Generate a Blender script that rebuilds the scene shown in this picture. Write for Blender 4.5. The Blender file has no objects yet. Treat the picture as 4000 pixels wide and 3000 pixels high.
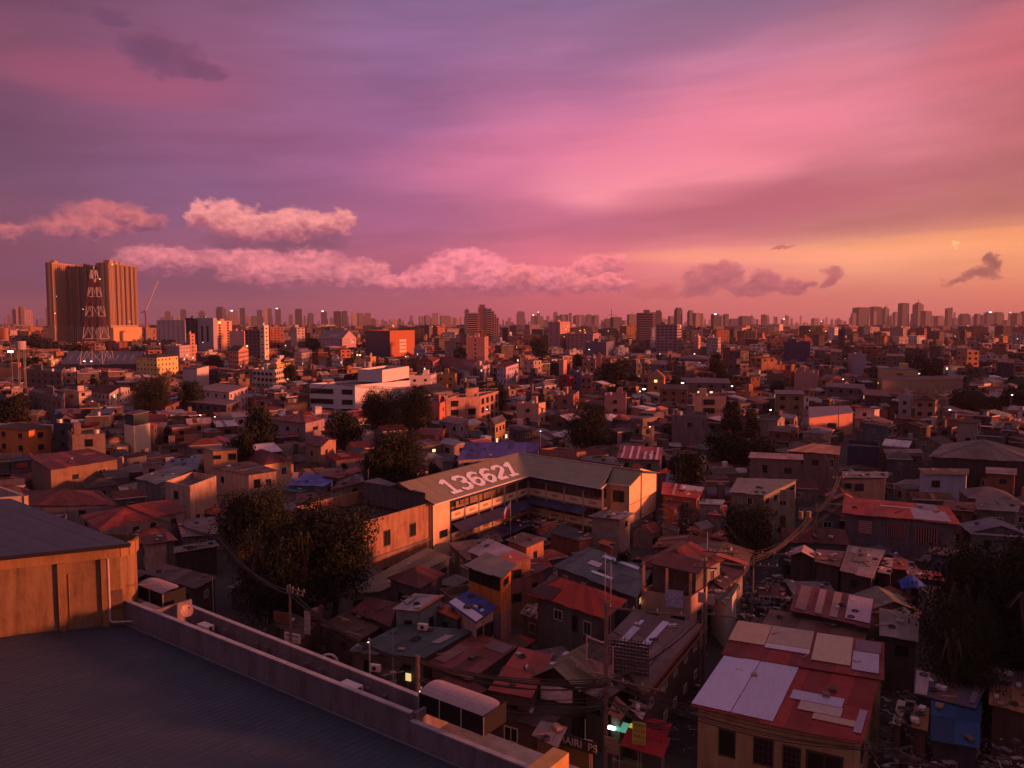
import bpy, math, random
from mathutils import Vector, Matrix
random.seed(7)
R = math.radians
SC = bpy.context.scene
COL = SC.collection

# ------------------------------------------------------------------ camera
FPX, HOR, CAMH = 3140.0, 1262.0, 36.0
PITCH = math.atan((1500 - HOR) / FPX)
cam_d = bpy.data.cameras.new('camera')
cam = bpy.data.objects.new('camera', cam_d); COL.objects.link(cam)
cam.location = (0, 0, CAMH); cam.rotation_euler = (math.pi / 2 - PITCH, 0, 0)
cam_d.sensor_width = 36; cam_d.lens = FPX / 4000 * 36
cam_d.clip_start = .5; cam_d.clip_end = 60000
SC.camera = cam
cp, sp = math.cos(PITCH), math.sin(PITCH)

def ray(px, py):
    x, u = px - 2000, 1500 - py
    return Vector((x, FPX * cp + u * sp, u * cp - FPX * sp))
def P(px, py, z):
    """the point of the place at height z that is seen at photo pixel (px, py)"""
    r = ray(px, py); k = (z - CAMH) / r.z
    return Vector((r.x * k, r.y * k, z))
def PD(px, py, D):
    """the point seen at a pixel, D metres ahead"""
    r = ray(px, py); k = D / r.y
    return Vector((r.x * k, D, CAMH + r.z * k))
def proj(p):
    x, y, z = p[0], p[1], p[2] - CAMH
    f = y * cp - z * sp; u = y * sp + z * cp
    return 2000 + FPX * x / f, 1500 - FPX * u / f

def S(r, g, b):
    def f(c):
        c /= 255.
        return c / 12.92 if c <= .04045 else ((c + .055) / 1.055) ** 2.4
    return (f(r), f(g), f(b), 1)

# ------------------------------------------------------------------ sky
world = bpy.data.worlds.new('World'); SC.world = world; world.use_nodes = True
wn = world.node_tree; wn.nodes.clear()
SUN_AZ, SUN_EL = 99.0, 6.6

class G:
    """small helper that writes maths as nodes"""
    def __init__(s, nt): s.nt = nt
    def n(s, t, **k):
        nd = s.nt.nodes.new(t)
        for a, v in k.items(): setattr(nd, a, v)
        return nd
    def put(s, inp, v):
        if isinstance(v, bpy.types.NodeSocket): s.nt.links.new(v, inp)
        else: inp.default_value = v
    def m(s, op, a, b=0.0, c=None, clamp=False):
        nd = s.n('ShaderNodeMath', operation=op, use_clamp=clamp)
        s.put(nd.inputs[0], a); s.put(nd.inputs[1], b)
        if c is not None: s.put(nd.inputs[2], c)
        return nd.outputs[0]
    def mr(s, v, a, b, c=0.0, d=1.0, smooth=False):
        nd = s.n('ShaderNodeMapRange', interpolation_type='SMOOTHSTEP' if smooth else 'LINEAR')
        for i, x in enumerate((v, a, b, c, d)): s.put(nd.inputs[i], x)
        return nd.outputs[0]
    def mix(s, f, a, b, mode='MIX'):
        nd = s.n('ShaderNodeMix', data_type='RGBA', blend_type=mode)
        s.put(nd.inputs[0], f); s.put(nd.inputs[6], a); s.put(nd.inputs[7], b)
        return nd.outputs[2]
    def comb(s, x, y, z):
        nd = s.n('ShaderNodeCombineXYZ')
        s.put(nd.inputs[0], x); s.put(nd.inputs[1], y); s.put(nd.inputs[2], z)
        return nd.outputs[0]
    def noise(s, v, scale, detail=4, rough=.55):
        nd = s.n('ShaderNodeTexNoise')
        if v is not None: s.nt.links.new(v, nd.inputs['Vector'])
        nd.inputs['Scale'].default_value = scale; nd.inputs['Detail'].default_value = detail
        nd.inputs['Roughness'].default_value = rough
        return nd.outputs['Fac']
    def ramp(s, f, stops, interp='LINEAR'):
        nd = s.n('ShaderNodeValToRGB'); cr = nd.color_ramp; cr.interpolation = interp
        while len(cr.elements) < len(stops): cr.elements.new(.5)
        for e, (p, c) in zip(cr.elements, stops): e.position = p
        for e, (p, c) in zip(cr.elements, stops): e.position = p; e.color = c
        s.put(nd.inputs[0], f)
        return nd.outputs[0]

def build_sky():
    grp = bpy.data.node_groups.new('sky_colour', 'ShaderNodeTree')
    grp.interface.new_socket('Color', in_out='OUTPUT', socket_type='NodeSocketColor')
    g = G(grp)
    tc = g.n('ShaderNodeTexCoord'); sep = g.n('ShaderNodeSeparateXYZ')
    grp.links.new(tc.outputs['Generated'], sep.inputs[0])
    x, y, z = sep.outputs
    az = g.m('MULTIPLY', g.m('ARCTAN2', x, y), 57.29578)
    el = g.m('MULTIPLY', g.m('ARCSINE', z), 57.29578)
    els = [0, 2, 4.5, 6.5, 9, 12, 16, 21, 45, 90]
    st = [
     (-180, [(120,72,92),(112,70,95),(100,66,98),(95,64,98),(90,62,98),(85,60,96),(80,58,92),(76,56,90),(138,103,128),(134,104,126)]),
     (-60,  [(90,62,90),(92,62,92),(100,62,92),(98,62,94),(95,62,96),(98,62,94),(100,62,92),(95,60,90),(138,103,128),(134,104,126)]),
     (-33,  [(84,56,86),(88,58,90),(112,62,90),(112,64,95),(98,60,92),(108,62,95),(124,64,94),(106,60,92),(138,103,128),(134,104,126)]),
     (-20,  [(112,64,92),(104,66,98),(140,74,104),(128,76,116),(126,76,122),(138,76,120),(138,76,116),(122,74,112),(138,103,128),(134,104,126)]),
     (-8,   [(158,70,96),(150,76,106),(172,82,116),(165,84,126),(158,84,132),(150,82,134),(140,86,138),(120,86,130),(138,103,128),(134,104,126)]),
     (4,    [(188,76,96),(200,86,108),(222,98,122),(190,90,124),(204,100,138),(200,100,144),(168,96,144),(126,90,136),(138,103,128),(134,104,126)]),
     (14,   [(196,86,96),(210,106,108),(240,128,126),(186,92,112),(198,94,116),(226,116,142),(192,104,140),(138,96,132),(138,103,128),(134,104,126)]),
     (24,   [(194,94,94),(210,114,102),(250,158,116),(190,104,106),(178,90,104),(206,108,126),(192,106,130),(152,94,124),(138,103,128),(134,104,126)]),
     (33,   [(178,88,84),(214,116,92),(246,150,98),(180,100,92),(172,90,94),(180,88,98),(184,88,106),(148,84,106),(138,103,128),(134,104,126)]),
     (70,   [(225,122,92),(240,138,98),(246,148,106),(226,126,102),(208,112,102),(194,100,104),(180,88,96),(150,76,94),(138,103,128),(134,104,126)]),
     (110,  [(252,158,112),(250,156,114),(246,148,114),(230,126,108),(214,114,108),(198,102,108),(180,90,96),(150,76,94),(138,103,128),(134,104,126)]),
     (180,  [(120,72,92),(112,70,95),(100,66,98),(95,64,98),(90,62,98),(85,60,96),(80,58,92),(76,56,90),(138,103,128),(134,104,126)])]
    def soft(c):
        L = .3 * c[0] + .55 * c[1] + .15 * c[2]; r, gg, b = [x + .13 * (L - x) for x in c]
        return (min(255, r * 1.01), gg * 1.03, b * 1.01)
    # soft wavy streaks of high cloud: bend the elevation a little before colouring
    sv = g.comb(g.m('MULTIPLY', az, .05), g.m('MULTIPLY', g.m('ADD', el, g.m('MULTIPLY', az, -.06)), .35), 0.0)
    n1 = g.noise(sv, 1.0, 4, .6)
    sv2 = g.comb(g.m('MULTIPLY', az, .018), g.m('MULTIPLY', el, .09), 3.7)
    n2 = g.noise(sv2, 3.0, 3, .5)
    elw = g.m('ADD', el, g.m('MULTIPLY', g.m('MULTIPLY', g.m('SUBTRACT', n2, .5), 3.0), g.mr(el, 3, 9)))
    f = g.mr(elw, 0, 90)
    col = None; prev = None
    for a, cs in st:
        rp = g.ramp(f, [(e / 90., S(*soft(c))) for e, c in zip(els, cs)], 'EASE' if False else 'LINEAR')
        col = rp if col is None else g.mix(g.mr(az, prev, a, 0, 1, True), col, rp)
        prev = a
    k = g.mr(n1, .3, .7, .84, 1.16)
    kk = g.m('ADD', 1.0, g.m('MULTIPLY', g.m('SUBTRACT', k, 1.0), g.mr(el, 0, 6)))
    col = g.mix(1.0, col, g.comb(kk, kk, kk), 'MULTIPLY')
    # the broad pink swath of lit high cloud that rises to the right
    def swath(c, px, py, rx, ry, tilt, colr, amt):
        a0 = math.degrees(math.atan((px - 2000) / FPX)); e0 = math.degrees(math.atan((HOR - py) / FPX))
        da = g.m('SUBTRACT', az, a0); de = g.m('SUBTRACT', g.m('SUBTRACT', elw, e0), g.m('MULTIPLY', da, tilt))
        d = g.m('ADD', g.m('POWER', g.m('DIVIDE', da, rx), 2), g.m('POWER', g.m('DIVIDE', de, ry), 2))
        w = g.m('MULTIPLY', g.m('MULTIPLY', g.mr(d, 1, 0, 0, 1, True), amt), g.mr(n1, .2, .62, .35, 1))
        return g.mix(w, c, S(*colr))
    col = swath(col, 2550, 720, 11, 2.6, .05, (250,150,162), .85)
    col = swath(col, 2850, 560, 14, 4.0, .12, (232,126,146), .75)
    col = swath(col, 3950, 330, 9, 3.0, .30, (208,102,112), .5)
    col = swath(col, 2150, 600, 15, 4.0, .10, (216,118,150), .6)
    col = swath(col, 500, 420, 10, 2.2, .02, (152,74,102), .6)
    col = swath(col, 2900, 820, 12, 1.6, .0, (168,84,104), .55)
    col = swath(col, 2900, 80, 14, 3.0, .2, (120,88,122), .6)
    col = swath(col, 3100, 1015, 17, .75, -.008, (250,160,122), .7)
    col = swath(col, 3750, 985, 11, .7, 0, (250,158,100), .5)
    # cumulus: groups of billows, each an ellipse with a ragged edge
    uv = g.comb(az, g.m('MULTIPLY', el, 1.5), 0.0)
    d1 = g.noise(uv, .8, 6, .56); d2 = g.noise(g.comb(g.m('MULTIPLY', el, 1.5), az, 5.0), .8, 6, .56); d3 = g.noise(uv, 1.5, 6, .6)
    U = g.m('ADD', az, g.m('MULTIPLY', g.m('SUBTRACT', d1, .5), 2.6))
    V = g.m('ADD', el, g.m('MULTIPLY', g.m('SUBTRACT', d2, .5), 2.0))
    def cloud(c, px, py, rx, ry, top, bot, soft=.35, amt=1.0, lift=0.0):
        a0 = math.degrees(math.atan((px - 2000) / FPX)); e0 = math.degrees(math.atan((HOR - py) / FPX))
        rx = rx / 54.8; ry = ry / 54.8
        du = g.m('DIVIDE', g.m('SUBTRACT', U, a0), rx)
        dv = g.m('DIVIDE', g.m('SUBTRACT', V, e0), ry)
        dvn = g.m('MINIMUM', dv, g.m('MULTIPLY', dv, 1.0))
        d = g.m('ADD', g.m('MULTIPLY', du, du), g.m('MULTIPLY', dvn, dvn))
        al = g.m('MULTIPLY', g.mr(d, 1.0 + soft * .4, 1.0 - soft, 0, amt, True), 1.0)
        sh = g.m('ADD', g.mr(dv, -.75 + lift, .75 + lift), g.m('MULTIPLY', g.m('SUBTRACT', d3, .5), 1.9), clamp=True)
        return g.mix(al, c, g.mix(sh, S(*bot), S(*top)))
    # high dark scraps, top left
    for a in [(690,330,130,70),(830,365,90,28),(600,300,90,50),(480,220,70,22),(300,215,60,16),(620,25,60,30)]:
        col = cloud(col, *a, (110,64,92), (96,62,96), 1.0, .75)
    for a in [(1200,1105,330,22),(760,1090,420,60),(300,1080,300,60)]:
        col = cloud(col, *a, (110,68,98), (98,66,96), 1.0, .55)
    for a in [(430,900,150,66),(330,940,170,44),(60,965,60,28),(560,905,90,40)]:
        col = cloud(col, *a, (200,106,110), (112,66,96), .8, .95)
    for a in [(650,1040,170,40),(980,1045,200,46),(1230,1045,130,56),(1400,1085,140,46),(1480,1080,60,50),(1120,1080,230,44)]:
        col = cloud(col, a[0], a[1], a[2] * .95, a[3] * 1.35, (236,134,144), (130,74,104), .75, .92)
    for a in [(1000,960,210,44),(1200,950,180,44)]:
        col = cloud(col, *a, (130,77,102), (112,70,98), .9, .9)
    for a in [(800,875,40,54),(900,880,95,66),(1020,905,110,60),(1160,895,100,62),(1260,890,80,52),(1352,880,42,50)]:
        col = cloud(col, *a, (240,148,144), (160,84,106), .6, .95, -.05)
    for a in [(1820,1030,120,60),(1730,1060,90,50),(1905,1045,80,55),(1850,1075,170,92),(1780,1045,90,76),(1700,1090,110,60),(1960,1095,190,66),(2130,1100,160,58),(1560,1110,120,40)]:
        col = cloud(col, *a, (250,138,154), (148,78,106), .7, .95)
    for a in [(2250,1090,90,54),(2320,1055,70,54),(2390,1040,46,44),(2340,1110,140,40),(2050,1085,90,50)]:
        col = cloud(col, *a, (246,132,140), (156,84,106), .5, 1.0)
    for a in [(2520,1140,70,28),(2600,1150,60,30)]:
        col = cloud(col, *a, (196,96,104), (164,84,98), .8, .7)
    for a in [(2740,1095,70,62),(2690,1125,60,36),(2830,1085,60,60),(2900,1130,90,30),(2985,1105,60,52),(3080,1125,90,28),(3120,1120,50,20)]:
        col = cloud(col, *a, (192,106,114), (140,78,98), .8, .92)
    for a in [(3240,1100,38,42),(3230,1120,30,26)]:
        col = cloud(col, *a, (176,100,104), (150,82,96), .8, .85)
    for a in [(3848,1085,34,44),(3790,1092,40,18),(3735,1115,45,16),(3860,1060,30,20)]:
        col = cloud(col, *a, (140,88,86), (128,78,82), .9, .85)
    col = cloud(col, 3040, 985, 40, 8, (170,95,90), (160,85,85), .8, .7)
    col = cloud(col, 3720, 992, 20, 6, (255,205,140), (255,190,130), .8, .8)
    go = g.n('NodeGroupOutput'); grp.links.new(col, go.inputs[0])
    g = G(wn); gn = g.n('ShaderNodeGroup'); gn.node_tree = grp; col = gn.outputs[0]
    nb = g.n('ShaderNodeBackground'); wn.links.new(col, nb.inputs[0]); nb.inputs[1].default_value = .88
    sk = g.n('ShaderNodeTexSky', sky_type='NISHITA'); sk.sun_disc = False
    sk.sun_elevation = R(SUN_EL); sk.sun_rotation = R(SUN_AZ); sk.dust_density = 3
    nb2 = g.n('ShaderNodeBackground'); wn.links.new(sk.outputs[0], nb2.inputs[0]); nb2.inputs[1].default_value = .004
    ad = g.n('ShaderNodeAddShader'); wn.links.new(nb.outputs[0], ad.inputs[0]); wn.links.new(nb2.outputs[0], ad.inputs[1])
    out = g.n('ShaderNodeOutputWorld'); wn.links.new(ad.outputs[0], out.inputs[0])
build_sky()
world.cycles.sampling_method = 'MANUAL'; world.cycles.sample_map_resolution = 256

# ------------------------------------------------------------------ sun and exposure
sd = bpy.data.lights.new('sun', 'SUN'); sun = bpy.data.objects.new('sun', sd); COL.objects.link(sun)
sd.energy = 5.0; sd.color = (1, .255, .12); sd.angle = R(5)
sun.rotation_euler = Vector((math.sin(R(SUN_AZ)) * math.cos(R(SUN_EL)), math.cos(R(SUN_AZ)) * math.cos(R(SUN_EL)),
                             math.sin(R(SUN_EL)))).to_track_quat('Z', 'Y').to_euler()
SC.view_settings.view_transform = 'Standard'; SC.view_settings.look = 'None'
SC.view_settings.gamma = 1; SC.view_settings.exposure = .42; SC.view_settings.use_curve_mapping = False

# ------------------------------------------------------------------ materials
_M = {}
def _pr(name, rough=.8, metal=0.0):
    m = bpy.data.materials.new(name); m.use_nodes = True
    nt = m.node_tree; b = nt.nodes['Principled BSDF']
    b.inputs['Roughness'].default_value = rough; b.inputs['Metallic'].default_value = metal; b.inputs['Specular IOR Level'].default_value = .18
    return m, nt, b, G(nt)
def bump(g, b, h, dist, strength=1.0):
    bp = g.n('ShaderNodeBump'); bp.inputs['Distance'].default_value = dist; bp.inputs['Strength'].default_value = strength
    g.put(bp.inputs['Height'], h); g.nt.links.new(bp.outputs[0], b.inputs['Normal'])
def coords(g, kind='Object'):
    tc = g.n('ShaderNodeTexCoord'); return tc.outputs[kind]
def scaled(g, v, sx, sy, sz):
    mp = g.n('ShaderNodeMapping'); g.nt.links.new(v, mp.inputs[0]); mp.inputs['Scale'].default_value = (sx, sy, sz)
    return mp.outputs[0]
def var(g, amt=.25):
    oi = g.n('ShaderNodeObjectInfo')
    return g.mr(oi.outputs['Random'], 0, 1, 1 - amt, 1 + amt)

def plaster(c, dirt=.5, name=None):
    k = ('pl', tuple(c), dirt)
    if k in _M: return _M[k]
    m, nt, b, g = _pr('plaster', .88)
    o = coords(g)
    n = g.noise(o, .7, 6, .65); st = g.noise(scaled(g, o, 1.1, 1.1, .16), 1.3, 6, .7); fine = g.noise(o, 9, 3, .6)
    f = g.m('MULTIPLY', g.mr(st, .4, .68), g.m('MULTIPLY', g.mr(n, .3, .6, .35, 1), min(1, dirt * 1.25)))
    dc = (c[0] * .42, c[1] * .38, c[2] * .36, 1)
    col = g.mix(f, (*c, 1), dc)
    col = g.mix(g.m('MULTIPLY', g.mr(n, .5, .75), dirt * .7), col, (c[0] * .55, c[1] * .52, c[2] * .5, 1))
    v = g.m('MULTIPLY', g.mr(fine, .2, .8, .86, 1.12), var(g, .06))
    col = g.mix(1.0, col, g.comb(v, v, v), 'MULTIPLY')
    nt.links.new(col, b.inputs['Base Color']); bump(g, b, fine, .02, .5)
    _M[k] = m; return m
def metal(c, rust=.35, rib=.22, vary=.3):
    """painted or bare corrugated sheet; ribs run down the slope (uv in metres)"""
    k = ('me', tuple(c), rust, rib, vary)
    if k in _M: return _M[k]
    m, nt, b, g = _pr('corrugated_metal', .5, .0)
    uv = coords(g, 'UV'); o = coords(g)
    w = g.n('ShaderNodeTexWave'); w.bands_direction = 'X'; w.wave_profile = 'SIN'
    nt.links.new(uv, w.inputs['Vector']); w.inputs['Scale'].default_value = .314 / rib
    n = g.noise(o, .55, 6, .7); st = g.noise(scaled(g, uv, 3.0, .25, 1), 1.5, 4, .65); fi = g.noise(o, 5, 3, .6)
    rc = (.16 * .8, .055, .03, 1)
    col = g.mix(g.m('MULTIPLY', g.mr(st, .42, .64), rust), (*c, 1), rc)
    col = g.mix(g.m('MULTIPLY', g.mr(n, .48, .64), rust * .9), col, (c[0] * .45 + .02, c[1] * .42 + .01, c[2] * .42 + .01, 1))
    v = g.m('MULTIPLY', g.mr(fi, .2, .8, .82, 1.15), var(g, vary))
    col = g.mix(1.0, col, g.comb(v, v, v), 'MULTIPLY')
    nt.links.new(col, b.inputs['Base Color'])
    g.put(b.inputs['Roughness'], g.mr(n, .3, .7, .42, .75))
    bump(g, b, w.outputs['Fac'], .012, .7)
    _M[k] = m; return m
def plain(name, c, rough=.7, met=0.0, noise=.15):
    k = ('x', name, tuple(c), rough)
    if k in _M: return _M[k]
    m, nt, b, g = _pr(name, rough, met)
    o = coords(g); n = g.noise(o, 3.0, 5, .6); v = g.mr(n, .25, .75, 1 - noise, 1 + noise)
    nt.links.new(g.mix(1.0, (*c, 1), g.comb(v, v, v), 'MULTIPLY'), b.inputs['Base Color'])
    _M[k] = m; return m
def glow(name, c, strength):
    k = ('g', name)
    if k in _M: return _M[k]
    m, nt, b, g = _pr(name, .5)
    b.inputs['Base Color'].default_value = (*c, 1); b.inputs['Emission Color'].default_value = (*c, 1)
    b.inputs['Emission Strength'].default_value = strength
    _M[k] = m; return m
def blockwork(c):
    k = ('bw', tuple(c))
    if k in _M: return _M[k]
    m, nt, b, g = _pr('hollow_block', .9)
    uv = coords(g, 'UV'); o = coords(g)
    br = g.n('ShaderNodeTexBrick'); nt.links.new(uv, br.inputs['Vector'])
    br.inputs['Scale'].default_value = 1; br.inputs['Brick Width'].default_value = .42; br.inputs['Row Height'].default_value = .21
    br.inputs['Mortar Size'].default_value = .014
    br.inputs['Color1'].default_value = (*c, 1); br.inputs['Color2'].default_value = (c[0] * .8, c[1] * .78, c[2] * .76, 1)
    br.inputs['Mortar'].default_value = (c[0] * .45, c[1] * .42, c[2] * .4, 1)
    n = g.noise(o, 1.2, 5, .65); v = g.mr(n, .3, .7, .72, 1.15)
    nt.links.new(g.mix(1.0, br.outputs['Color'], g.comb(v, v, v), 'MULTIPLY'), b.inputs['Base Color'])
    bump(g, b, g.m('SUBTRACT', 1.0, br.outputs['Fac']), .015, .8)
    _M[k] = m; return m

PANE = plain('dark_glass', (.015, .017, .022), .18, 0, .3)
PANEW = glow('lit_pane', (1.0, .62, .3), 1.3)
FRAMEW = plain('frame_white', (.5, .47, .44), .6)
FRAMED = plain('frame_dark', (.06, .045, .04), .7)
WOOD = plain('pole_timber', (.16, .115, .09), .85, 0, .3)
STEEL = plain('galvanised_steel', (.3, .3, .31), .5, .4)
CABLE = plain('black_cable', (.05, .035, .032), .6)
DARK = plain('dark_void', (.02, .018, .018), .9)
CONC = plaster((.26, .235, .22), .6)

# ------------------------------------------------------------------ mesh helpers
class MB:
    """collects faces; build() links them as one mesh object"""
    def __init__(s): s.v = []; s.f = []; s.m = []; s.uv = []; s.c = []
    def face(s, pts, mi=0, uv=None, col=None):
        i = len(s.v); s.v.extend([tuple(p) for p in pts]); s.f.append(tuple(range(i, i + len(pts)))); s.m.append(mi)
        if uv is None:
            a, b = Vector(pts[0]), Vector(pts[1]); ex = (b - a)
            L = ex.length or 1; ex = ex / L; n = ex.cross(Vector(pts[-1]) - a)
            ey = n.cross(ex); ey = ey.normalized() if ey.length > 1e-9 else Vector((0, 0, 1))
            uv = [((Vector(p) - a).dot(ex), (Vector(p) - a).dot(ey)) for p in pts]
        s.uv.append(uv); s.c.append(col)
    def prism(s, pts, h, mi=0, up=Vector((0, 0, 1)), col=None, bottom=True):
        """pts anticlockwise seen from above; extruded by h along up"""
        n = len(pts); p = [Vector(q) for q in pts]; t = [q + up * h for q in p]
        s.face(t, mi, col=col)
        if bottom: s.face(list(reversed(p)), mi, col=col)
        for i in range(n):
            j = (i + 1) % n; s.face([p[i], p[j], t[j], t[i]], mi, col=col)
    def box(s, c, d, ang=0.0, mi=0, col=None):
        """c = centre of the base, d = sizes"""
        ca, sa = math.cos(ang), math.sin(ang); hx, hy = d[0] / 2, d[1] / 2
        q = [Vector((c[0] + x * ca - y * sa, c[1] + x * sa + y * ca, c[2])) for x, y in ((-hx, -hy), (hx, -hy), (hx, hy), (-hx, hy))]
        s.prism(q, d[2], mi, col=col)
    def bar(s, a, b, w, h=None, mi=0):
        a, b = Vector(a), Vector(b); h = h or w; d = (b - a)
        if d.length < 1e-6: return
        d.normalize(); up = Vector((0, 0, 1)) if abs(d.z) < .95 else Vector((1, 0, 0))
        sx = d.cross(up).normalized() * (w / 2); sy = sx.cross(d).normalized() * (h / 2)
        q = [a - sx - sy, a + sx - sy, a + sx + sy, a - sx + sy]; r = [p + (b - a) for p in q]
        s.face(list(reversed(q)), mi); s.face(r, mi)
        for i in range(4):
            j = (i + 1) % 4; s.face([q[i], q[j], r[j], r[i]], mi)
    def tube(s, pts, rad, seg=6, mi=0, cap=True):
        pts = [Vector(p) for p in pts]; rs = rad if isinstance(rad, (list, tuple)) else [rad] * len(pts); rings = []
        for i, p in enumerate(pts):
            d = (pts[min(i + 1, len(pts) - 1)] - pts[max(i - 1, 0)])
            d = d.normalized() if d.length > 1e-9 else Vector((0, 0, 1))
            up = Vector((0, 0, 1)) if abs(d.z) < .9 else Vector((1, 0, 0))
            a = d.cross(up).normalized(); b = a.cross(d)
            rings.append([p + (a * math.cos(2 * math.pi * k / seg) + b * math.sin(2 * math.pi * k / seg)) * rs[i] for k in range(seg)])
        for i in range(len(rings) - 1):
            for k in range(seg):
                l = (k + 1) % seg; s.face([rings[i][k], rings[i][l], rings[i + 1][l], rings[i + 1][k]], mi)
        if cap: s.face(list(reversed(rings[0])), mi); s.face(rings[-1], mi)
    def mesh(s, name, mats, org=Vector((0, 0, 0))):
        me = bpy.data.meshes.new(name)
        me.from_pydata([(a - org.x, b - org.y, c - org.z) for a, b, c in s.v], [], s.f)
        for m in (mats if isinstance(mats, (list, tuple)) else [mats]): me.materials.append(m)
        me.polygons.foreach_set('material_index', s.m)
        ul = me.uv_layers.new(name='UVMap'); flat = []
        for u in s.uv:
            for q in u: flat.extend(q)
        ul.data.foreach_set('uv', flat)
        if s.c and s.c[0] is not None:
            ca = me.color_attributes.new('Col', 'FLOAT_COLOR', 'CORNER'); fl = []
            for f, c in zip(s.f, s.c):
                fl.extend([c[0], c[1], c[2], 1.0] * len(f))
            ca.data.foreach_set('color', fl)
        me.update(); return me
    def build(s, name, mats, parent=None, org=None):
        if not s.f: return None
        o_ = org if org is not None else (parent_world(parent) if parent else Vector((0, 0, 0)))
        ob = bpy.data.objects.new(name, s.mesh(name, mats, o_)); COL.objects.link(ob)
        if parent: ob.parent = parent
        elif org is not None: ob.location = org
        return ob
_PW = {}
def parent_world(p): return _PW.get(p.name, Vector(p.location))
def thing(name, label, cat, loc=(0, 0, 0), group=None):
    o = bpy.data.objects.new(name, None); COL.objects.link(o); o.location = loc; o.empty_display_size = .5
    o['label'] = label; o['category'] = cat
    if group: o['group'] = group
    _PW[o.name] = Vector(loc); return o
def tag(o, label, cat, group=None):
    o['label'] = label; o['category'] = cat
    if group: o['group'] = group
    return o
def reg(o, w): _PW[o.name] = Vector(w); return o
def sub(o, parent): _PW[o.name] = parent_world(parent); return o   # a part with its origin at its thing's base
def struct(o, kind='structure'): o['kind'] = kind; return o
def lerp(a, b, t): return a + (b - a) * t
# ------------------------------------------------------------------ ground
def ground():
    m, nt, b, g = _pr('street_dirt', .9)
    o = coords(g); n = g.noise(o, .25, 6, .6); f = g.noise(o, 2.5, 4, .6)
    col = g.mix(g.mr(n, .35, .65), (.05, .045, .042, 1), (.1, .085, .075, 1))
    v = g.mr(f, .2, .8, .8, 1.2); nt.links.new(g.mix(1.0, col, g.comb(v, v, v), 'MULTIPLY'), b.inputs['Base Color'])
    q = MB(); q.face([(-22000, -200, 0), (22000, -200, 0), (22000, 24000, 0), (-22000, 24000, 0)])
    struct(q.build('ground', m, org=Vector((0, 0, 0))))
ground()
def haze():
    m = bpy.data.materials.new('haze_air'); m.use_nodes = True; nt = m.node_tree; nt.nodes.clear()
    v = nt.nodes.new('ShaderNodeVolumePrincipled'); o = nt.nodes.new('ShaderNodeOutputMaterial')
    v.inputs['Color'].default_value = (.95, .7, .78, 1); v.inputs['Density'].default_value = 5.5e-5; v.inputs['Anisotropy'].default_value = .2
    nt.links.new(v.outputs[0], o.inputs['Volume'])
    q = MB(); q.prism([Vector((-9000, -300, -1.2)), Vector((9000, -300, -1.2)), Vector((9000, 11000, -1.2)), Vector((-9000, 11000, -1.2))], 330)
    ob = q.build('haze', m, org=Vector((0, 0, 0))); struct(ob, 'stuff')
haze()
# ------------------------------------------------------------------ windows
def unit_frame(name, mat, mull=1, bars=0):
    """window frame, 1 m x 1 m in the x-z plane, looking along -y"""
    q = MB(); t = .07
    for x0, x1, z0, z1 in [(-.5, .5, -.5, -.5 + t), (-.5, .5, .5 - t, .5), (-.5, -.5 + t, -.5 + t, .5 - t), (.5 - t, .5, -.5 + t, .5 - t)] + \
            [(-.02 + (i + 1) / (mull + 1) - .5, .02 + (i + 1) / (mull + 1) - .5, -.5 + t, .5 - t) for i in range(mull)] + \
            [(-.5 + t, .5 - t, (i + 1) / (bars + 1) - .52, (i + 1) / (bars + 1) - .49) for i in range(bars)]:
        q.prism([Vector((x0, -.06, z0)), Vector((x1, -.06, z0)), Vector((x1, .03, z0)), Vector((x0, .03, z0))], z1 - z0)
    return q.mesh(name, mat)
def unit_pane(name, mat):
    q = MB(); q.prism([Vector((-.46, -.02, -.46)), Vector((.46, -.02, -.46)), Vector((.46, .02, -.46)), Vector((-.46, .02, -.46))], .92)
    return q.mesh(name, mat)
WF = {('w', 1, 0): unit_frame('window', FRAMEW, 1), ('d', 1, 0): unit_frame('window', FRAMED, 1), ('d', 3, 3): unit_frame('window', FRAMED, 3, 3),
      ('d', 0, 0): unit_frame('window', FRAMED, 0), ('w', 3, 0): unit_frame('window', FRAMEW, 3)}
WP = {0: unit_pane('pane', PANE), 1: unit_pane('pane', PANEW)}
def window(parent, p, n, w, h, kind=('d', 1, 0), lit=0, label=None):
    """window centred on p, n = outward horizontal normal"""
    ang = math.atan2(n.x, -n.y); base = parent_world(parent)
    f = bpy.data.objects.new('window', WF[kind]); COL.objects.link(f); f.parent = parent
    f.location = p - base; f.rotation_euler = (0, 0, ang); f.scale = (w, 1, h)
    g = bpy.data.objects.new('pane', WP[lit]); COL.objects.link(g); g.parent = f
    if label: f['label'] = label
    return f
def door(parent, p, n, w=.9, h=2.1, c=(.1, .05, .035)):
    ang = math.atan2(n.x, -n.y)
    q = MB(); q.prism([Vector((-.5 * w, -.05, 0)), Vector((.5 * w, -.05, 0)), Vector((.5 * w, .02, 0)), Vector((-.5 * w, .02, 0))], h)
    o = q.build('door', plain('door_paint', c), None, Vector((0, 0, 0))); o.parent = parent
    o.location = p - parent_world(parent); o.rotation_euler = (0, 0, ang); return o

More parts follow.
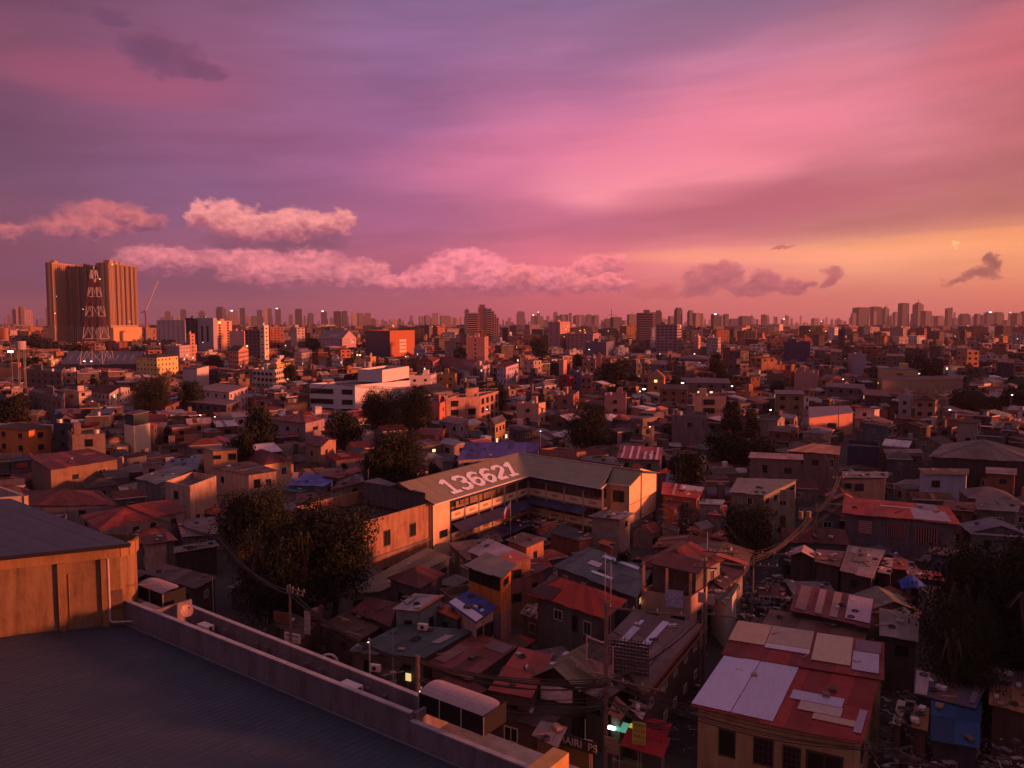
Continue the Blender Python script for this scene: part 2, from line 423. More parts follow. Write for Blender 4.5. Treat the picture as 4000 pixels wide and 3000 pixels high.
# ------------------------------------------------------------------ footprints already taken
TAKEN = []   # (poly of 2-tuples, centre, radius, top z, protect_y, pxmin, pxmax)
def poly_overlap(a, b):
    for poly in (a, b):
        n = len(poly)
        for i in range(n):
            x0, y0 = poly[i]; x1, y1 = poly[(i + 1) % n]; nx, ny = y1 - y0, x0 - x1
            pa = [nx * x + ny * y for x, y in a]; pb = [nx * x + ny * y for x, y in b]
            if max(pa) <= min(pb) or max(pb) <= min(pa): return False
    return True
def take(pts, z, see=.5):
    pl = [(p[0], p[1]) for p in pts]; cx = sum(p[0] for p in pl) / len(pl); cy = sum(p[1] for p in pl) / len(pl)
    r = max(math.hypot(p[0] - cx, p[1] - cy) for p in pl)
    near = sorted(pts, key=lambda p: p[1])[:2]
    ylim = min(proj((p[0], p[1], z * (1 - see)))[1] for p in near)
    xs = [proj((p[0], p[1], z))[0] for p in pts]
    TAKEN.append((pl, (cx, cy), r, z, ylim, min(xs), max(xs)))
LANDMARKS = []

# ------------------------------------------------------------------ houses
def planes_for(Q, z, roof, rise):
    """roof slopes as (eave0, eave1, top1, top0)"""
    A, B, C, D = [Vector((p.x, p.y, z)) for p in Q]
    up = Vector((0, 0, rise))
    if roof == 'flat': return [(A, B, C + Vector((0, 0, .12)), D + Vector((0, 0, .12)))]
    if roof == 'shed': return [(A, B, C + up, D + up)]
    if roof == 'shedr': return [(D, A, B + up, C + up)]      # low on the left, high on the right
    if roof == 'shedl': return [(B, C, D + up, A + up)]
    if roof == 'gs':
        l, r = lerp(A, D, .5) + up, lerp(B, C, .5) + up; return [(A, B, r, l), (C, D, l, r)]
    if roof == 'gt':
        f, b = lerp(A, B, .5) + up, lerp(D, C, .5) + up; return [(B, C, b, f), (D, A, f, b)]
    if roof == 'hip':
        w, d = (B - A).length, (D - A).length
        if w >= d:
            k = min(.45, d / w * .5); l = lerp(lerp(A, D, .5), lerp(B, C, .5), k) + up; r = lerp(lerp(A, D, .5), lerp(B, C, .5), 1 - k) + up
            return [(A, B, r, l), (B, C, r, r), (C, D, l, r), (D, A, l, l)]
        k = min(.45, w / d * .5); f = lerp(lerp(A, B, .5), lerp(D, C, .5), k) + up; b = lerp(lerp(A, B, .5), lerp(D, C, .5), 1 - k) + up
        return [(A, B, f, f), (B, C, b, f), (C, D, b, b), (D, A, f, b)]
def slope_point(pl, s, t, lift=0.0):
    e0, e1, t1, t0 = pl; p = lerp(lerp(e0, e1, s), lerp(t0, t1, s), t)
    n = (e1 - e0).cross(t0 - e0 if (t0 - e0).length > .01 else t1 - e0).normalized()
    if n.z < 0: n = -n
    return p + n * lift
def sheet_mesh(pl, s0, s1, t0, t1, lift, th=.03):
    q = MB(); p = [slope_point(pl, s, t, lift) for s, t in ((s0, t0), (s1, t0), (s1, t1), (s0, t1))]
    nrm = (slope_point(pl, .5, .5, 1) - slope_point(pl, .5, .5, 0))
    L = (pl[1] - pl[0]).length; H = (lerp(pl[2], pl[3], .5) - lerp(pl[0], pl[1], .5)).length
    uv = [(s0 * L, t0 * H), (s1 * L, t0 * H), (s1 * L, t1 * H), (s0 * L, t1 * H)]
    top = [x + nrm * th for x in p]
    if (top[0] - top[2]).length < .05: return None
    dup = [i for i in range(4) if (top[i] - top[(i + 1) % 4]).length < 1e-4]
    if dup:
        k = dup[0]; top.pop(k); p.pop(k); uv.pop(k)
    q.face(top, 0, uv)
    n = len(p)
    for i in range(n):
        j = (i + 1) % n; q.face([p[i], p[j], top[j], top[i]], 0)
    return q
def roof_parts(parent, pls, cols, rust, sheet_w, rng, patches=(), under=.05, rib=.22, fascia=None, jag=0.0, vary=.3):
    """roof > roof_sheet: a thin deck that carries separate metal sheets"""
    q = MB()
    for pl in pls:
        n_ = max(1, int(round((pl[1] - pl[0]).length / sheet_w)))
        for i in range(n_):
            for r in range(2):
                a = [slope_point(pl, s, t, 0) for s, t in ((i / n_, r / 2), ((i + 1) / n_, r / 2), ((i + 1) / n_, (r + 1) / 2), (i / n_, (r + 1) / 2))]
                if (a[2] - a[3]).length < 1e-3: a = a[:3]
                q.face(a); q.face([x - Vector((0, 0, under)) for x in reversed(a)])
        e = [slope_point(pl, s, t, 0) for s, t in ((0, 0), (1, 0), (1, 1), (0, 1))]
        for k in range(4):
            if (e[k] - e[(k + 1) % 4]).length > .01: u_ = Vector((0, 0, under)); q.face([e[k] - u_, e[(k + 1) % 4] - u_, e[(k + 1) % 4], e[k]])
    deck = q.build('roof', fascia or plain('roof_frame', (.05, .035, .03), .85), parent); sub(deck, parent)
    for pi, pl in enumerate(pls):
        L = (pl[1] - pl[0]).length; H = (lerp(pl[2], pl[3], .5) - lerp(pl[0], pl[1], .5)).length
        n = max(1, int(round(L / sheet_w))); rows = 2 if H > 5 and sheet_w < 3 else 1
        for i in range(n):
            for r in range(rows):
                c = cols[0] if rng.random() < .72 else rng.choice(cols)
                sp_ = rng.uniform(0, .012)
                qq = sheet_mesh(pl, i / n, (i + 1) / n + rng.uniform(-.01, .05) / n, r / rows - (jag * rng.random() if r == 0 else 0), min(1, (r + 1) / rows + (.03 if r + 1 < rows else 0)), .012 + sp_ + .018 * (r % 2) + .014 * (i % 2))
                if qq:
                    o = qq.build('roof_sheet', metal(c, rust, rib, vary), deck)
        for (k, s0, s1, t0, t1, c) in patches:
            if k == pi:
                qq = sheet_mesh(pl, s0, s1, t0, t1, .1 + rng.uniform(0, .012))
                qq.build('roof_sheet', metal(c, rust * .5, rib), deck)['label'] = 'paler or differently coloured sheet laid on the roof'
    return deck
JUNK = [plain('junk', c, .9, 0, .5) for c in ((.1, .07, .06), (.45, .36, .38), (.2, .12, .1), (.05, .045, .05), (.33, .2, .15))]
def roof_junk(t, pl, rng):
    """planks, tyres and scraps that hold sheets down"""
    p = slope_point(pl, rng.uniform(.08, .92), rng.uniform(.08, .85), .1); m = MB(); k = rng.random(); a = rng.uniform(0, 3.1)
    if k < .25: m.tube([p + Vector((.28 * math.cos(i * math.pi / 5), .28 * math.sin(i * math.pi / 5), .06)) for i in range(11)], .09, 6, cap=False); m.build('tyre', JUNK[3], t); return
    if k < .55: d = Vector((math.cos(a), math.sin(a), 0)) * rng.uniform(.5, 1.5); m.bar(p - d, p + d, .12, .07); m.build('plank', JUNK[rng.choice((0, 2, 4))], t); return
    m.box(p[:], (rng.uniform(.3, .9), rng.uniform(.2, .6), rng.uniform(.05, .3)), a); m.build('scrap', JUNK[rng.choice((1, 1, 2, 0, 4))], t)
def wall_quad(Q, o):
    """Q pulled in by the overhang o"""
    c = (Q[0] + Q[1] + Q[2] + Q[3]) / 4; r = []
    for p in Q:
        d = (p - c); d.z = 0; L = d.length; r.append(p - d / L * min(o * 1.3, L * .3))
    return r
def body(parent, Q, z, roof, rise, mat, over, z0=0, mats=None, name='wall'):
    W = wall_quad(Q, over) if over else [Vector(p) for p in Q]
    q = MB(); A, B, C, D = [Vector((p.x, p.y, z0)) for p in W]
    Z = Vector((0, 0, z - z0 - .02)); u = Vector((0, 0, rise))
    for i, (a, b) in enumerate(((A, B), (B, C), (C, D), (D, A))):
        ha = hb = 0.0
        if roof == 'shed': ha, hb = ((0, 0), (0, rise), (rise, rise), (rise, 0))[i]
        if roof == 'shedr': ha, hb = ((0, rise), (rise, rise), (rise, 0), (0, 0))[i]
        if roof == 'shedl': ha, hb = ((rise, 0), (0, 0), (0, rise), (rise, rise))[i]
        ra, rb = Z + Vector((0, 0, ha * .9)), Z + Vector((0, 0, hb * .9))
        if (roof == 'gs' and i in (1, 3)) or (roof == 'gt' and i in (0, 2)):
            m = lerp(a, b, .5) + Z + u * .95; q.face([a, b, b + rb, m, a + ra], 0)
        else: q.face([a, b, b + rb, a + ra], 0)
    w = q.build(name, mat, parent); sub(w, parent)
    return w, W
def face_frame(W, f):
    i = {'f': 0, 'r': 1, 'b': 2, 'l': 3}[f]; a, b = W[i], W[(i + 1) % 4]
    a = Vector((a.x, a.y, 0)); b = Vector((b.x, b.y, 0)); d = b - a; n = Vector((d.y, -d.x, 0)).normalized()
    return a, b, d.length, n
def seen(W, f):
    a, b, L, n = face_frame(W, f); m = (a + b) / 2; return n.dot(Vector((0, 0, 0)) - m) > 0
def parapet(parent, Q, z, h, mat, th=.18, name='parapet'):
    q = MB(); c = (Q[0] + Q[1] + Q[2] + Q[3]) / 4
    for i in range(4):
        a, b = Q[i], Q[(i + 1) % 4]; a = Vector((a.x, a.y, z)); b = Vector((b.x, b.y, z)); d = (b - a).normalized()
        n = Vector((d.y, -d.x, 0)); q.prism([a - d * .003 * i, b + d * .0, b - n * th, a - n * th], h + .004 * i)
    return q.build(name, mat, parent)

def house(label, Q, z, roof='shed', rise=.6, wall=(.3, .25, .22), cols=((.2, .05, .035),), rust=.35, wins=None, patches=(),
          over=.35, name='house', cat='house', group=None, near=True, base=0, blk=False, par=.9, seed=None, dirt=.6, see=.4, sheet_w=1.6, rib=.22, lit=.006,
          dens=3.0, lm=None, wallmat=None, win=True, wk=None, doors=True):
    rng = random.Random(seed if seed is not None else hash((round(Q[0].x, 2), round(Q[0].y, 2))) & 0xffff)
    if len(Q) == 3: Q = [Q[0], Q[1], Q[2], Q[0] + (Q[2] - Q[1])]
    Q = [Vector((p.x, p.y, z)) for p in Q]
    c = (Q[0] + Q[1] + Q[2] + Q[3]) / 4; loc = Vector((c.x, c.y, base))
    t = thing(name, label, cat, loc, group)
    mat = wallmat or (blockwork(wall) if blk else plaster(wall, dirt))
    if roof == 'flat':
        w, W = body(t, Q, z, 'flat', 0, mat, 0, base)
        q = MB(); q.face([Vector((p.x, p.y, z - (par if par else 0) + .02)) for p in Q])
        fl = q.build('roof', plaster(tuple(x * .7 for x in cols[0]), .8), t)
        if par:
            # parapet walls stand on the roof edge, inside the outer face
            q = MB()
            for i in range(4):
                a, b = Vector(Q[i]), Vector(Q[(i + 1) % 4]); d = (b - a).normalized(); n = Vector((d.y, -d.x, 0)) * -.16
                a.z = b.z = z - .021 + .001 * i
                q.prism([a, b, b + n, a + n], .05)
                q.face([b + n, a + n, a + n - Vector((0, 0, par)), b + n - Vector((0, 0, par))])
            q.build('parapet', mat, t)
    else:
        w, W = body(t, Q, z, roof, rise, mat, over, base)
        pls = planes_for(Q, z, roof, rise)
        if near: roof_parts(t, pls, cols, rust, sheet_w, rng, patches, rib=rib, jag=.05)
        if near:
            for _ in range(rng.randrange(2, 8) if see < .96 and z < 8.5 and roof != 'hip' else 0): roof_junk(t, pls[rng.randrange(len(pls))], rng)
        else:
            q = MB()
            for pl in pls:
                a = [slope_point(pl, s, tt, .02) for s, tt in ((0, 0), (1, 0), (1, 1), (0, 1))]
                L = (pl[1] - pl[0]).length; H = (pl[2] - pl[1]).length
                if (a[2] - a[3]).length < 1e-3: q.face(a[:3], 0, [(0, 0), (L, 0), (L / 2, H)])
                else: q.face(a, 0, [(0, 0), (L, 0), (L, H), (0, H)])
                q.prism(a if (a[2] - a[3]).length > 1e-3 else a[:3], .12, up=Vector((0, 0, -1)), mi=0)
            rf = q.build('roof', metal(cols[0], rust, rib), t); sub(rf, t)
            n = rng.choice((0, 0, 1, 2, 3)) if len(cols) > 1 else 0
            for _ in range(n):
                pi = rng.randrange(len(pls)) if roof not in ('hip',) else 0
                s0 = rng.uniform(0, .7); t0 = rng.choice((0, 0, .4)); qq = sheet_mesh(pls[pi], s0, s0 + rng.uniform(.1, .3), t0, min(1, t0 + rng.uniform(.5, 1)), .05)
                if roof != 'hip' and qq: qq.build('roof_sheet', metal(rng.choice(cols[1:]), rust * .6, rib), rf)
    if win:
        if wins is None:
            zt = z - (par if roof == 'flat' and par else 0)
            nst = max(1, int((zt - base + .6) // 2.9))
            for f in 'frl':
                if not seen(W, f): continue
                a, b, L, n = face_frame(W, f); k = int(L / dens)
                if L > 2 and k == 0: k = 1
                ww = rng.uniform(.8, 1.4); hh = rng.uniform(.8, 1.3); kk = wk or rng.choice((('d', 1, 0), ('w', 1, 0), ('d', 3, 3), ('d', 0, 0), ('w', 3, 0)))
                for st in range(nst):
                    zc = zt - 1.35 - st * 2.9
                    if zc < base + .8: break
                    for i in range(k):
                        if rng.random() < .22: continue
                        s = (i + .5 + rng.uniform(-.12, .12)) / k; p = lerp(a, b, s) + n * .02; p.z = zc
                        window(t, p, n, ww, hh, kk, 1 if rng.random() < lit else 0)
                if doors and near and f == 'f' and base == 0 and L > 4: door(t, lerp(a, b, .3 + .4 * rng.random()) + n * .03, n)
        else:
            for wd in wins:
                f, s, zc, ww, hh = wd[:5]; a, b, L, n = face_frame(W, f); p = lerp(a, b, s) + n * .02; p.z = zc
                window(t, p, n, ww, hh, wd[5] if len(wd) > 5 else ('d', 1, 0), wd[6] if len(wd) > 6 else 0)
    take(Q, z + rise, see)
    LANDMARKS.append((lm, c.x, c.y)) if lm else None
    return t, Q, W
def q(code, *pts, z=0):
    """roof corners read off the photograph in enlarged crops: row letter + column"""
    oy = {'u': 1000, 'm': 1700, 'l': 2250}; out = []; cur = code
    for p in pts:
        if len(p) == 3: cur = p[0]; p = p[1:]
        out.append(P(int(cur[1]) * 1000 + p[0] / 2.212, oy[cur[0]] + p[1] / 2.212, z)); cur = code
    return out
def px_of(code, x, y):
    oy = {'u': 1000, 'm': 1700, 'l': 2250}; return int(code[1]) * 1000 + x / 2.212, oy[code[0]] + y / 2.212
# sheet colours
RED = (.26, .035, .02); DRED = (.12, .022, .018); ORG = (.42, .085, .03); ZINC = (.25, .24, .25); PALE = (.5, .47, .52); GRN = (.065, .085, .085)
OLV = (.16, .14, .1); BLU = (.04, .05, .22); TEAL = (.03, .13, .12); BRN = (.12, .07, .05); LIL = (.42, .36, .42); TAN = (.42, .27, .17); GRY = (.16, .14, .14)
MARO = (.09, .02, .02)
CREAM = (.62, .5, .36); OWALL = (.55, .3, .16); GWALL = (.24, .21, .2); BWALL = (.22, .15, .12); WWALL = (.6, .55, .54); PWALL = (.3, .24, .25); TWALL = (.16, .24, .25)
# ------------------------------------------------------------------ the school
def school():
    t = thing('school_building', 'L-shaped cream school with olive roof painted with the number 136621', 'school', P(2068, 1856, 10).to_2d().to_3d())
    sub(t, t) if False else None
    Z = 10.0
    I = P(2068, 1858, Z); L0 = P(1696, 1971, Z); R0 = P(1560, 1890, 12.2); RC = P(2027, 1770, 12.2); R1 = P(2513, 1841, 12.0)
    E1 = P(2348, 1908, Z); E2 = P(2372, 1888, Z); E3 = P(2460, 1897, Z); F = P(2581, 1846, Z)
    def flat(v): return Vector((v.x, v.y, 0))
    def at(v, z): return Vector((v.x, v.y, z))
    L0b = R0 * 2 - L0; L0b.z = Z; Cb = RC * 2 - I; Cb.z = Z
    Rx = lerp(RC, R1, .78)
    olive = (.25, .2, .125)
    pls = [(L0, I, RC, R0), (Cb, L0b, R0, RC), (I, E1, Rx, RC), (E2, E3, R1, Rx), (F, Cb, RC, R1)]
    roof_parts(t, pls, [olive, tuple(x * .96 for x in olive)], .12, 1.1, random.Random(3), rib=.3, vary=.05, under=.16, fascia=plain('eave_board', (.1, .07, .06)))
    # white gutters and flashing
    g = MB(); up = Vector((0, 0, .02))
    for a, b in ((L0, I), (I, E1), (E1, E2), (E2, E3)): g.bar(a - Vector((0, 0, .05)), b - Vector((0, 0, .05)), .16, .2)
    for a, b in ((L0b, Cb),): g.bar(a + up, b + up, .25, .12)
    g.build('gutter', plain('gutter_paint', (.55, .5, .48)), t)
    g = MB(); g.bar(R0 + up * 4, RC + up * 4, .5, .06); g.bar(RC + up * 4, R1 + up * 4, .5, .06)
    g.build('ridge_cap', metal((.2, .15, .11), .1), t)
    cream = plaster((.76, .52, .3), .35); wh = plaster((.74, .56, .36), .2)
    # wing directions
    dl = (I - L0).normalized(); dl.z = 0; nl = Vector((dl.y, -dl.x, 0)).normalized()        # toward the court
    dr = (E1 - I).normalized(); nr = Vector((dr.y, -dr.x, 0)).normalized()
    if nr.dot(-I) < 0: nr = -nr
    # solid bodies (facades set back behind the gallery)
    set_back = 2.4; over = .9
    bl = MB()
    fl0 = flat(L0) - nl * set_back + dl * 5.0; fli = flat(I) - nl * set_back - nr * set_back * 0
    lb0 = flat(L0b) + nl * .5 + dl * .5; lbi = flat(Cb) + nl * .5 - dl * .6
    end0 = flat(L0) - nl * over + dl * .5
    stair1 = flat(L0) - nl * over + dl * 5.0
    inner = flat(I) - nl * set_back - nr * set_back
    innr = flat(I) - nr * set_back
    e1w = flat(E1) - nr * set_back; e2w = flat(E2) - nr * .2 - dr * .2; e3w = flat(E3) - dr * .5 - nr * .3; fw = flat(F) - dr * .5 + nr * .4
    def wallrun(pts, z0, z1, name, mat):
        m = MB()
        for a, b in zip(pts, pts[1:]): m.face([at(a, z0), at(b, z0), at(b, z1), at(a, z1)])
        return m.build(name, mat, t)
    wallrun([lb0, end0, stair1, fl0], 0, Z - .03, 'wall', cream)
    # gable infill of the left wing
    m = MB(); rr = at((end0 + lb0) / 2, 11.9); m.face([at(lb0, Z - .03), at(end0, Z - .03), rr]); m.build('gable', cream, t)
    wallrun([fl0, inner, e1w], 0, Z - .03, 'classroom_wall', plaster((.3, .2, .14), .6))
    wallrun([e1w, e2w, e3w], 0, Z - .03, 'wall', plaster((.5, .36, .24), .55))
    # right gable end: cream panels above, bare concrete at the foot
    gm = MB(); ap = at(lerp(e3w, fw, .42), 11.85)
    gm.face([at(e3w, 3.4), at(fw, 3.4), at(fw, Z - .03), ap, at(e3w, Z - .03)])
    gw = gm.build('gable_wall', plaster((.82, .56, .32), .25), t)
    wallrun([e3w, fw], 0, 3.4, 'foundation_wall', plaster((.2, .19, .15), .7))
    wallrun([fw, lbi, lb0], 0, Z - .03, 'back_wall', cream)
    dg = (fw - e3w).normalized(); ng = Vector((dg.y, -dg.x, 0))
    pm = MB()
    for s in (.005, .42, .985): pm.bar(at(lerp(e3w, fw, s), 3.4) + ng * .06, at(lerp(e3w, fw, s), Z - .1 + (1.6 if s == .42 else 0)) + ng * .06, .16, .16)
    pm.bar(at(e3w, 6.6) + ng * .04, at(fw, 6.6) + ng * .04, .06, .06)
    pm.build('wall_joint', plain('stained_joint', (.16, .08, .05)), t)
    # galleries: slabs, parapet panels, posts, awnings
    slab = plaster((.3, .22, .17), .5); post_m = plaster((.55, .36, .22), .4); awn = metal((.05, .05, .11), .1, .2)
    def gallery(a, b, n, bays, lev):
        d = (b - a).normalized(); L = (b - a).length
        for zf in lev:
            s = MB(); s.prism([at(a, zf - .25), at(b, zf - .25), at(b - n * (set_back - over), zf - .25), at(a - n * (set_back - over), zf - .25)], .25); s.build('gallery_floor', slab, t)
            for i in range(bays):
                p0 = a + d * (L * i / bays + .16); p1 = a + d * (L * (i + 1) / bays - .16)
                s = MB(); s.prism([at(p0, zf), at(p1, zf), at(p1 - n * .14, zf), at(p0 - n * .14, zf)], 1.15)
                panel = s.build('parapet_panel', wh, t)
                s = MB(); m0 = lerp(p0, p1, .3); m1 = lerp(p0, p1, .7)
                s.prism([at(m0, zf + .35) + n * .02, at(m1, zf + .35) + n * .02, at(m1, zf + .35) - n * .01, at(m0, zf + .35) - n * .01], .45)
                sub(panel, t); s.build('pattern_block', plaster((.5, .28, .16), .6), panel)
        for i in range(bays + 1):
            p = a + d * (L * i / bays); s = MB(); s.bar(at(p, 0) - n * .07, at(p, Z - .1) - n * .07, .3, .3); s.build('column', post_m, t)
        # dark window bands on the classroom wall, with mullions
        bw = a - n * (set_back - over) + n * .03
        for zf in (0,) + tuple(lev):
            for i in range(bays):
                s0 = L * i / bays + .35; s1 = L * (i + 1) / bays - .3
                for j in range(2):
                    u0 = s0 + (s1 - s0) * j / 2; u1 = s0 + (s1 - s0) * (j + 1) / 2 - .1
                    c = bw + d * (u0 + u1) / 2; c.z = zf + 2.05
                    window(t, c, n, u1 - u0, 1.5, ('d', 3, 3))
        return
    aL = flat(L0) - nl * over + dl * 5.0; bL = flat(I) - nl * over - nr * over
    gallery(aL, bL, nl, 6, (3.3, 6.6))
    aR = flat(I) - nl * over - nr * over; bR = flat(E1) - nr * over - dr * .4
    gallery(aR, bR, nr, 4, (3.3, 6.6))
    def awning(a, b, n, z, drop=1.0, out=2.2, name='awning'):
        k = max(1, int((b - a).length / 2.2))
        for i in range(k):
            p, r = lerp(a, b, i / k), lerp(a, b, (i + .985) / k); s = MB()
            top = [at(p, z) + n * out - Vector((0, 0, drop)), at(r, z) + n * out - Vector((0, 0, drop)), at(r, z), at(p, z)]
            s.face(top, 0); s.face([x - Vector((0, 0, .05)) for x in reversed(top)]); s.build(name, awn, t)
    awning(aL + dl * .3, lerp(aL, bL, .97) , nl, 5.95, 1.0, 2.0)
    awning(aL + dl * .3, lerp(aL, bL, .97), nl, 2.9, .8, 2.6)
    awning(lerp(aR, bR, .02), lerp(aR, bR, .82), nr, 6.25, .8, 1.6)
    awning(lerp(aR, bR, .02), lerp(aR, bR, .9), nr, 9.8, .5, .9)
    awning(aL + dl * .3, bL, nl, 9.85, .5, .5)
    # end blocks
    window(t, at(lerp(end0, stair1, .62), 4.9) + nl * .03, nl, 1.9, 1.1, ('d', 1, 0))
    a, b = e2w, e3w; d = (b - a).normalized(); n = Vector((d.y, -d.x, 0))
    window(t, at(lerp(a, b, .55), 8.0) + n * .03, n, 1.9, 1.9, ('d', 3, 3))
    window(t, at(lerp(lb0, end0, .6), 8.0) - dl * .03, -dl, 1.2, 1.2, ('d', 1, 0))
    s = MB(); s.bar(at(end0, 0) + nl * .1 + dl * .1, at(end0, Z - .2) + nl * .1 + dl * .1, .14, .14); s.bar(at(stair1, 0) + nl * .1, at(stair1, Z - .2) + nl * .1, .16, .16)
    s.build('downpipe', plain('pipe_brown', (.12, .06, .04)), t)
    # the number on the roof: seven-stroke slab digits built as thin painted sheets
    PL = pls[0]; L = (I - L0).length; Hh = (R0 - L0).length
    D = {'1': [[(.1, .76), (.5, .95)], [(.5, 1), (.5, .06)], [(.06, .07), (.94, .07)]],
         '3': [[(.04, .76), (.22, .93), (.62, .93), (.84, .8), (.84, .64), (.64, .53), (.38, .53)], [(.62, .52), (.87, .38), (.87, .2), (.64, .07), (.24, .07), (.04, .22)]],
         '6': [[(.9, .8), (.66, .93), (.36, .93), (.12, .75), (.12, .25), (.36, .07), (.66, .07), (.88, .24), (.88, .4), (.66, .55), (.36, .55), (.14, .42)]],
         '2': [[(.06, .76), (.26, .93), (.66, .93), (.88, .78), (.86, .6), (.14, .14)], [(.04, .07), (.96, .07)]]}
    wht = plain('white_roof_paint', (.8, .72, .74), .7, 0, .2)
    s_start, wd, gap, t0_, th_ = .2, .104, .014, .13, .6
    ux, uy = (slope_point(PL, .6, .4) - slope_point(PL, .5, .4)).normalized(), (slope_point(PL, .5, .6) - slope_point(PL, .5, .4)).normalized()
    nz = ux.cross(uy).normalized(); hw = .38
    for i, ch in enumerate('136621'):
        m = MB()
        for si, line in enumerate(D[ch]):
            P3 = [slope_point(PL, s_start + i * (wd + gap) + x * wd, t0_ + y * th_, .14 + .004 * si) for x, y in line]
            offs = []
            for k, p in enumerate(P3):
                d0 = (P3[k] - P3[k - 1]).normalized() if k else (P3[1] - P3[0]).normalized(); d1 = (P3[k + 1] - P3[k]).normalized() if k + 1 < len(P3) else d0
                n0, n1 = nz.cross(d0), nz.cross(d1); mt = (n0 + n1).normalized(); offs.append(mt * hw / max(.5, mt.dot(n0)))
            for k in range(len(P3) - 1): m.face([P3[k] - offs[k], P3[k + 1] - offs[k + 1], P3[k + 1] + offs[k + 1], P3[k] + offs[k]])
        m.build('painted_digit', wht, t)
    for quad, z in (([L0b, L0, I, Cb], 12.2), ([I, E1, F, Cb], 12.2)): take([Vector(p) for p in quad], z, .8)
    LANDMARKS.append(('school', I.x - 4, I.y - 2))
    return dict(I=I, L0=L0, nl=nl, dl=dl)
SCH = school()

# flag pole in the school court with its flag
def flagpole():
    b = P(1994, 2100, 3.4); b.z = 0; t = thing('flagpole', 'thin flagpole with a hanging flag in the school court', 'flagpole', b)
    s = MB(); s.tube([b, b + Vector((0, 0, 9.5))], [.07, .04], 6); s.build('pole', STEEL, t)
    s = MB(); c = b + Vector((0, 0, 9.0)); cols = [0, 1, 2]
    for j, (z0, z1) in enumerate(((0, -.8), (-.8, -1.6))):
        for i in range(4):
            def w(u, z): return c + Vector((-u * .55, .12 * math.sin(u * 3 + z), z - u * .75))
            s.face([w(i * .45, z0), w(i * .45, z1), w(i * .45 + .45, z1), w(i * .45 + .45, z0)], j)
    s.build('flag', [plain('flag_pale', (.6, .55, .6)), plain('flag_red', (.5, .04, .03))], t)
flagpole()
print('school ok')
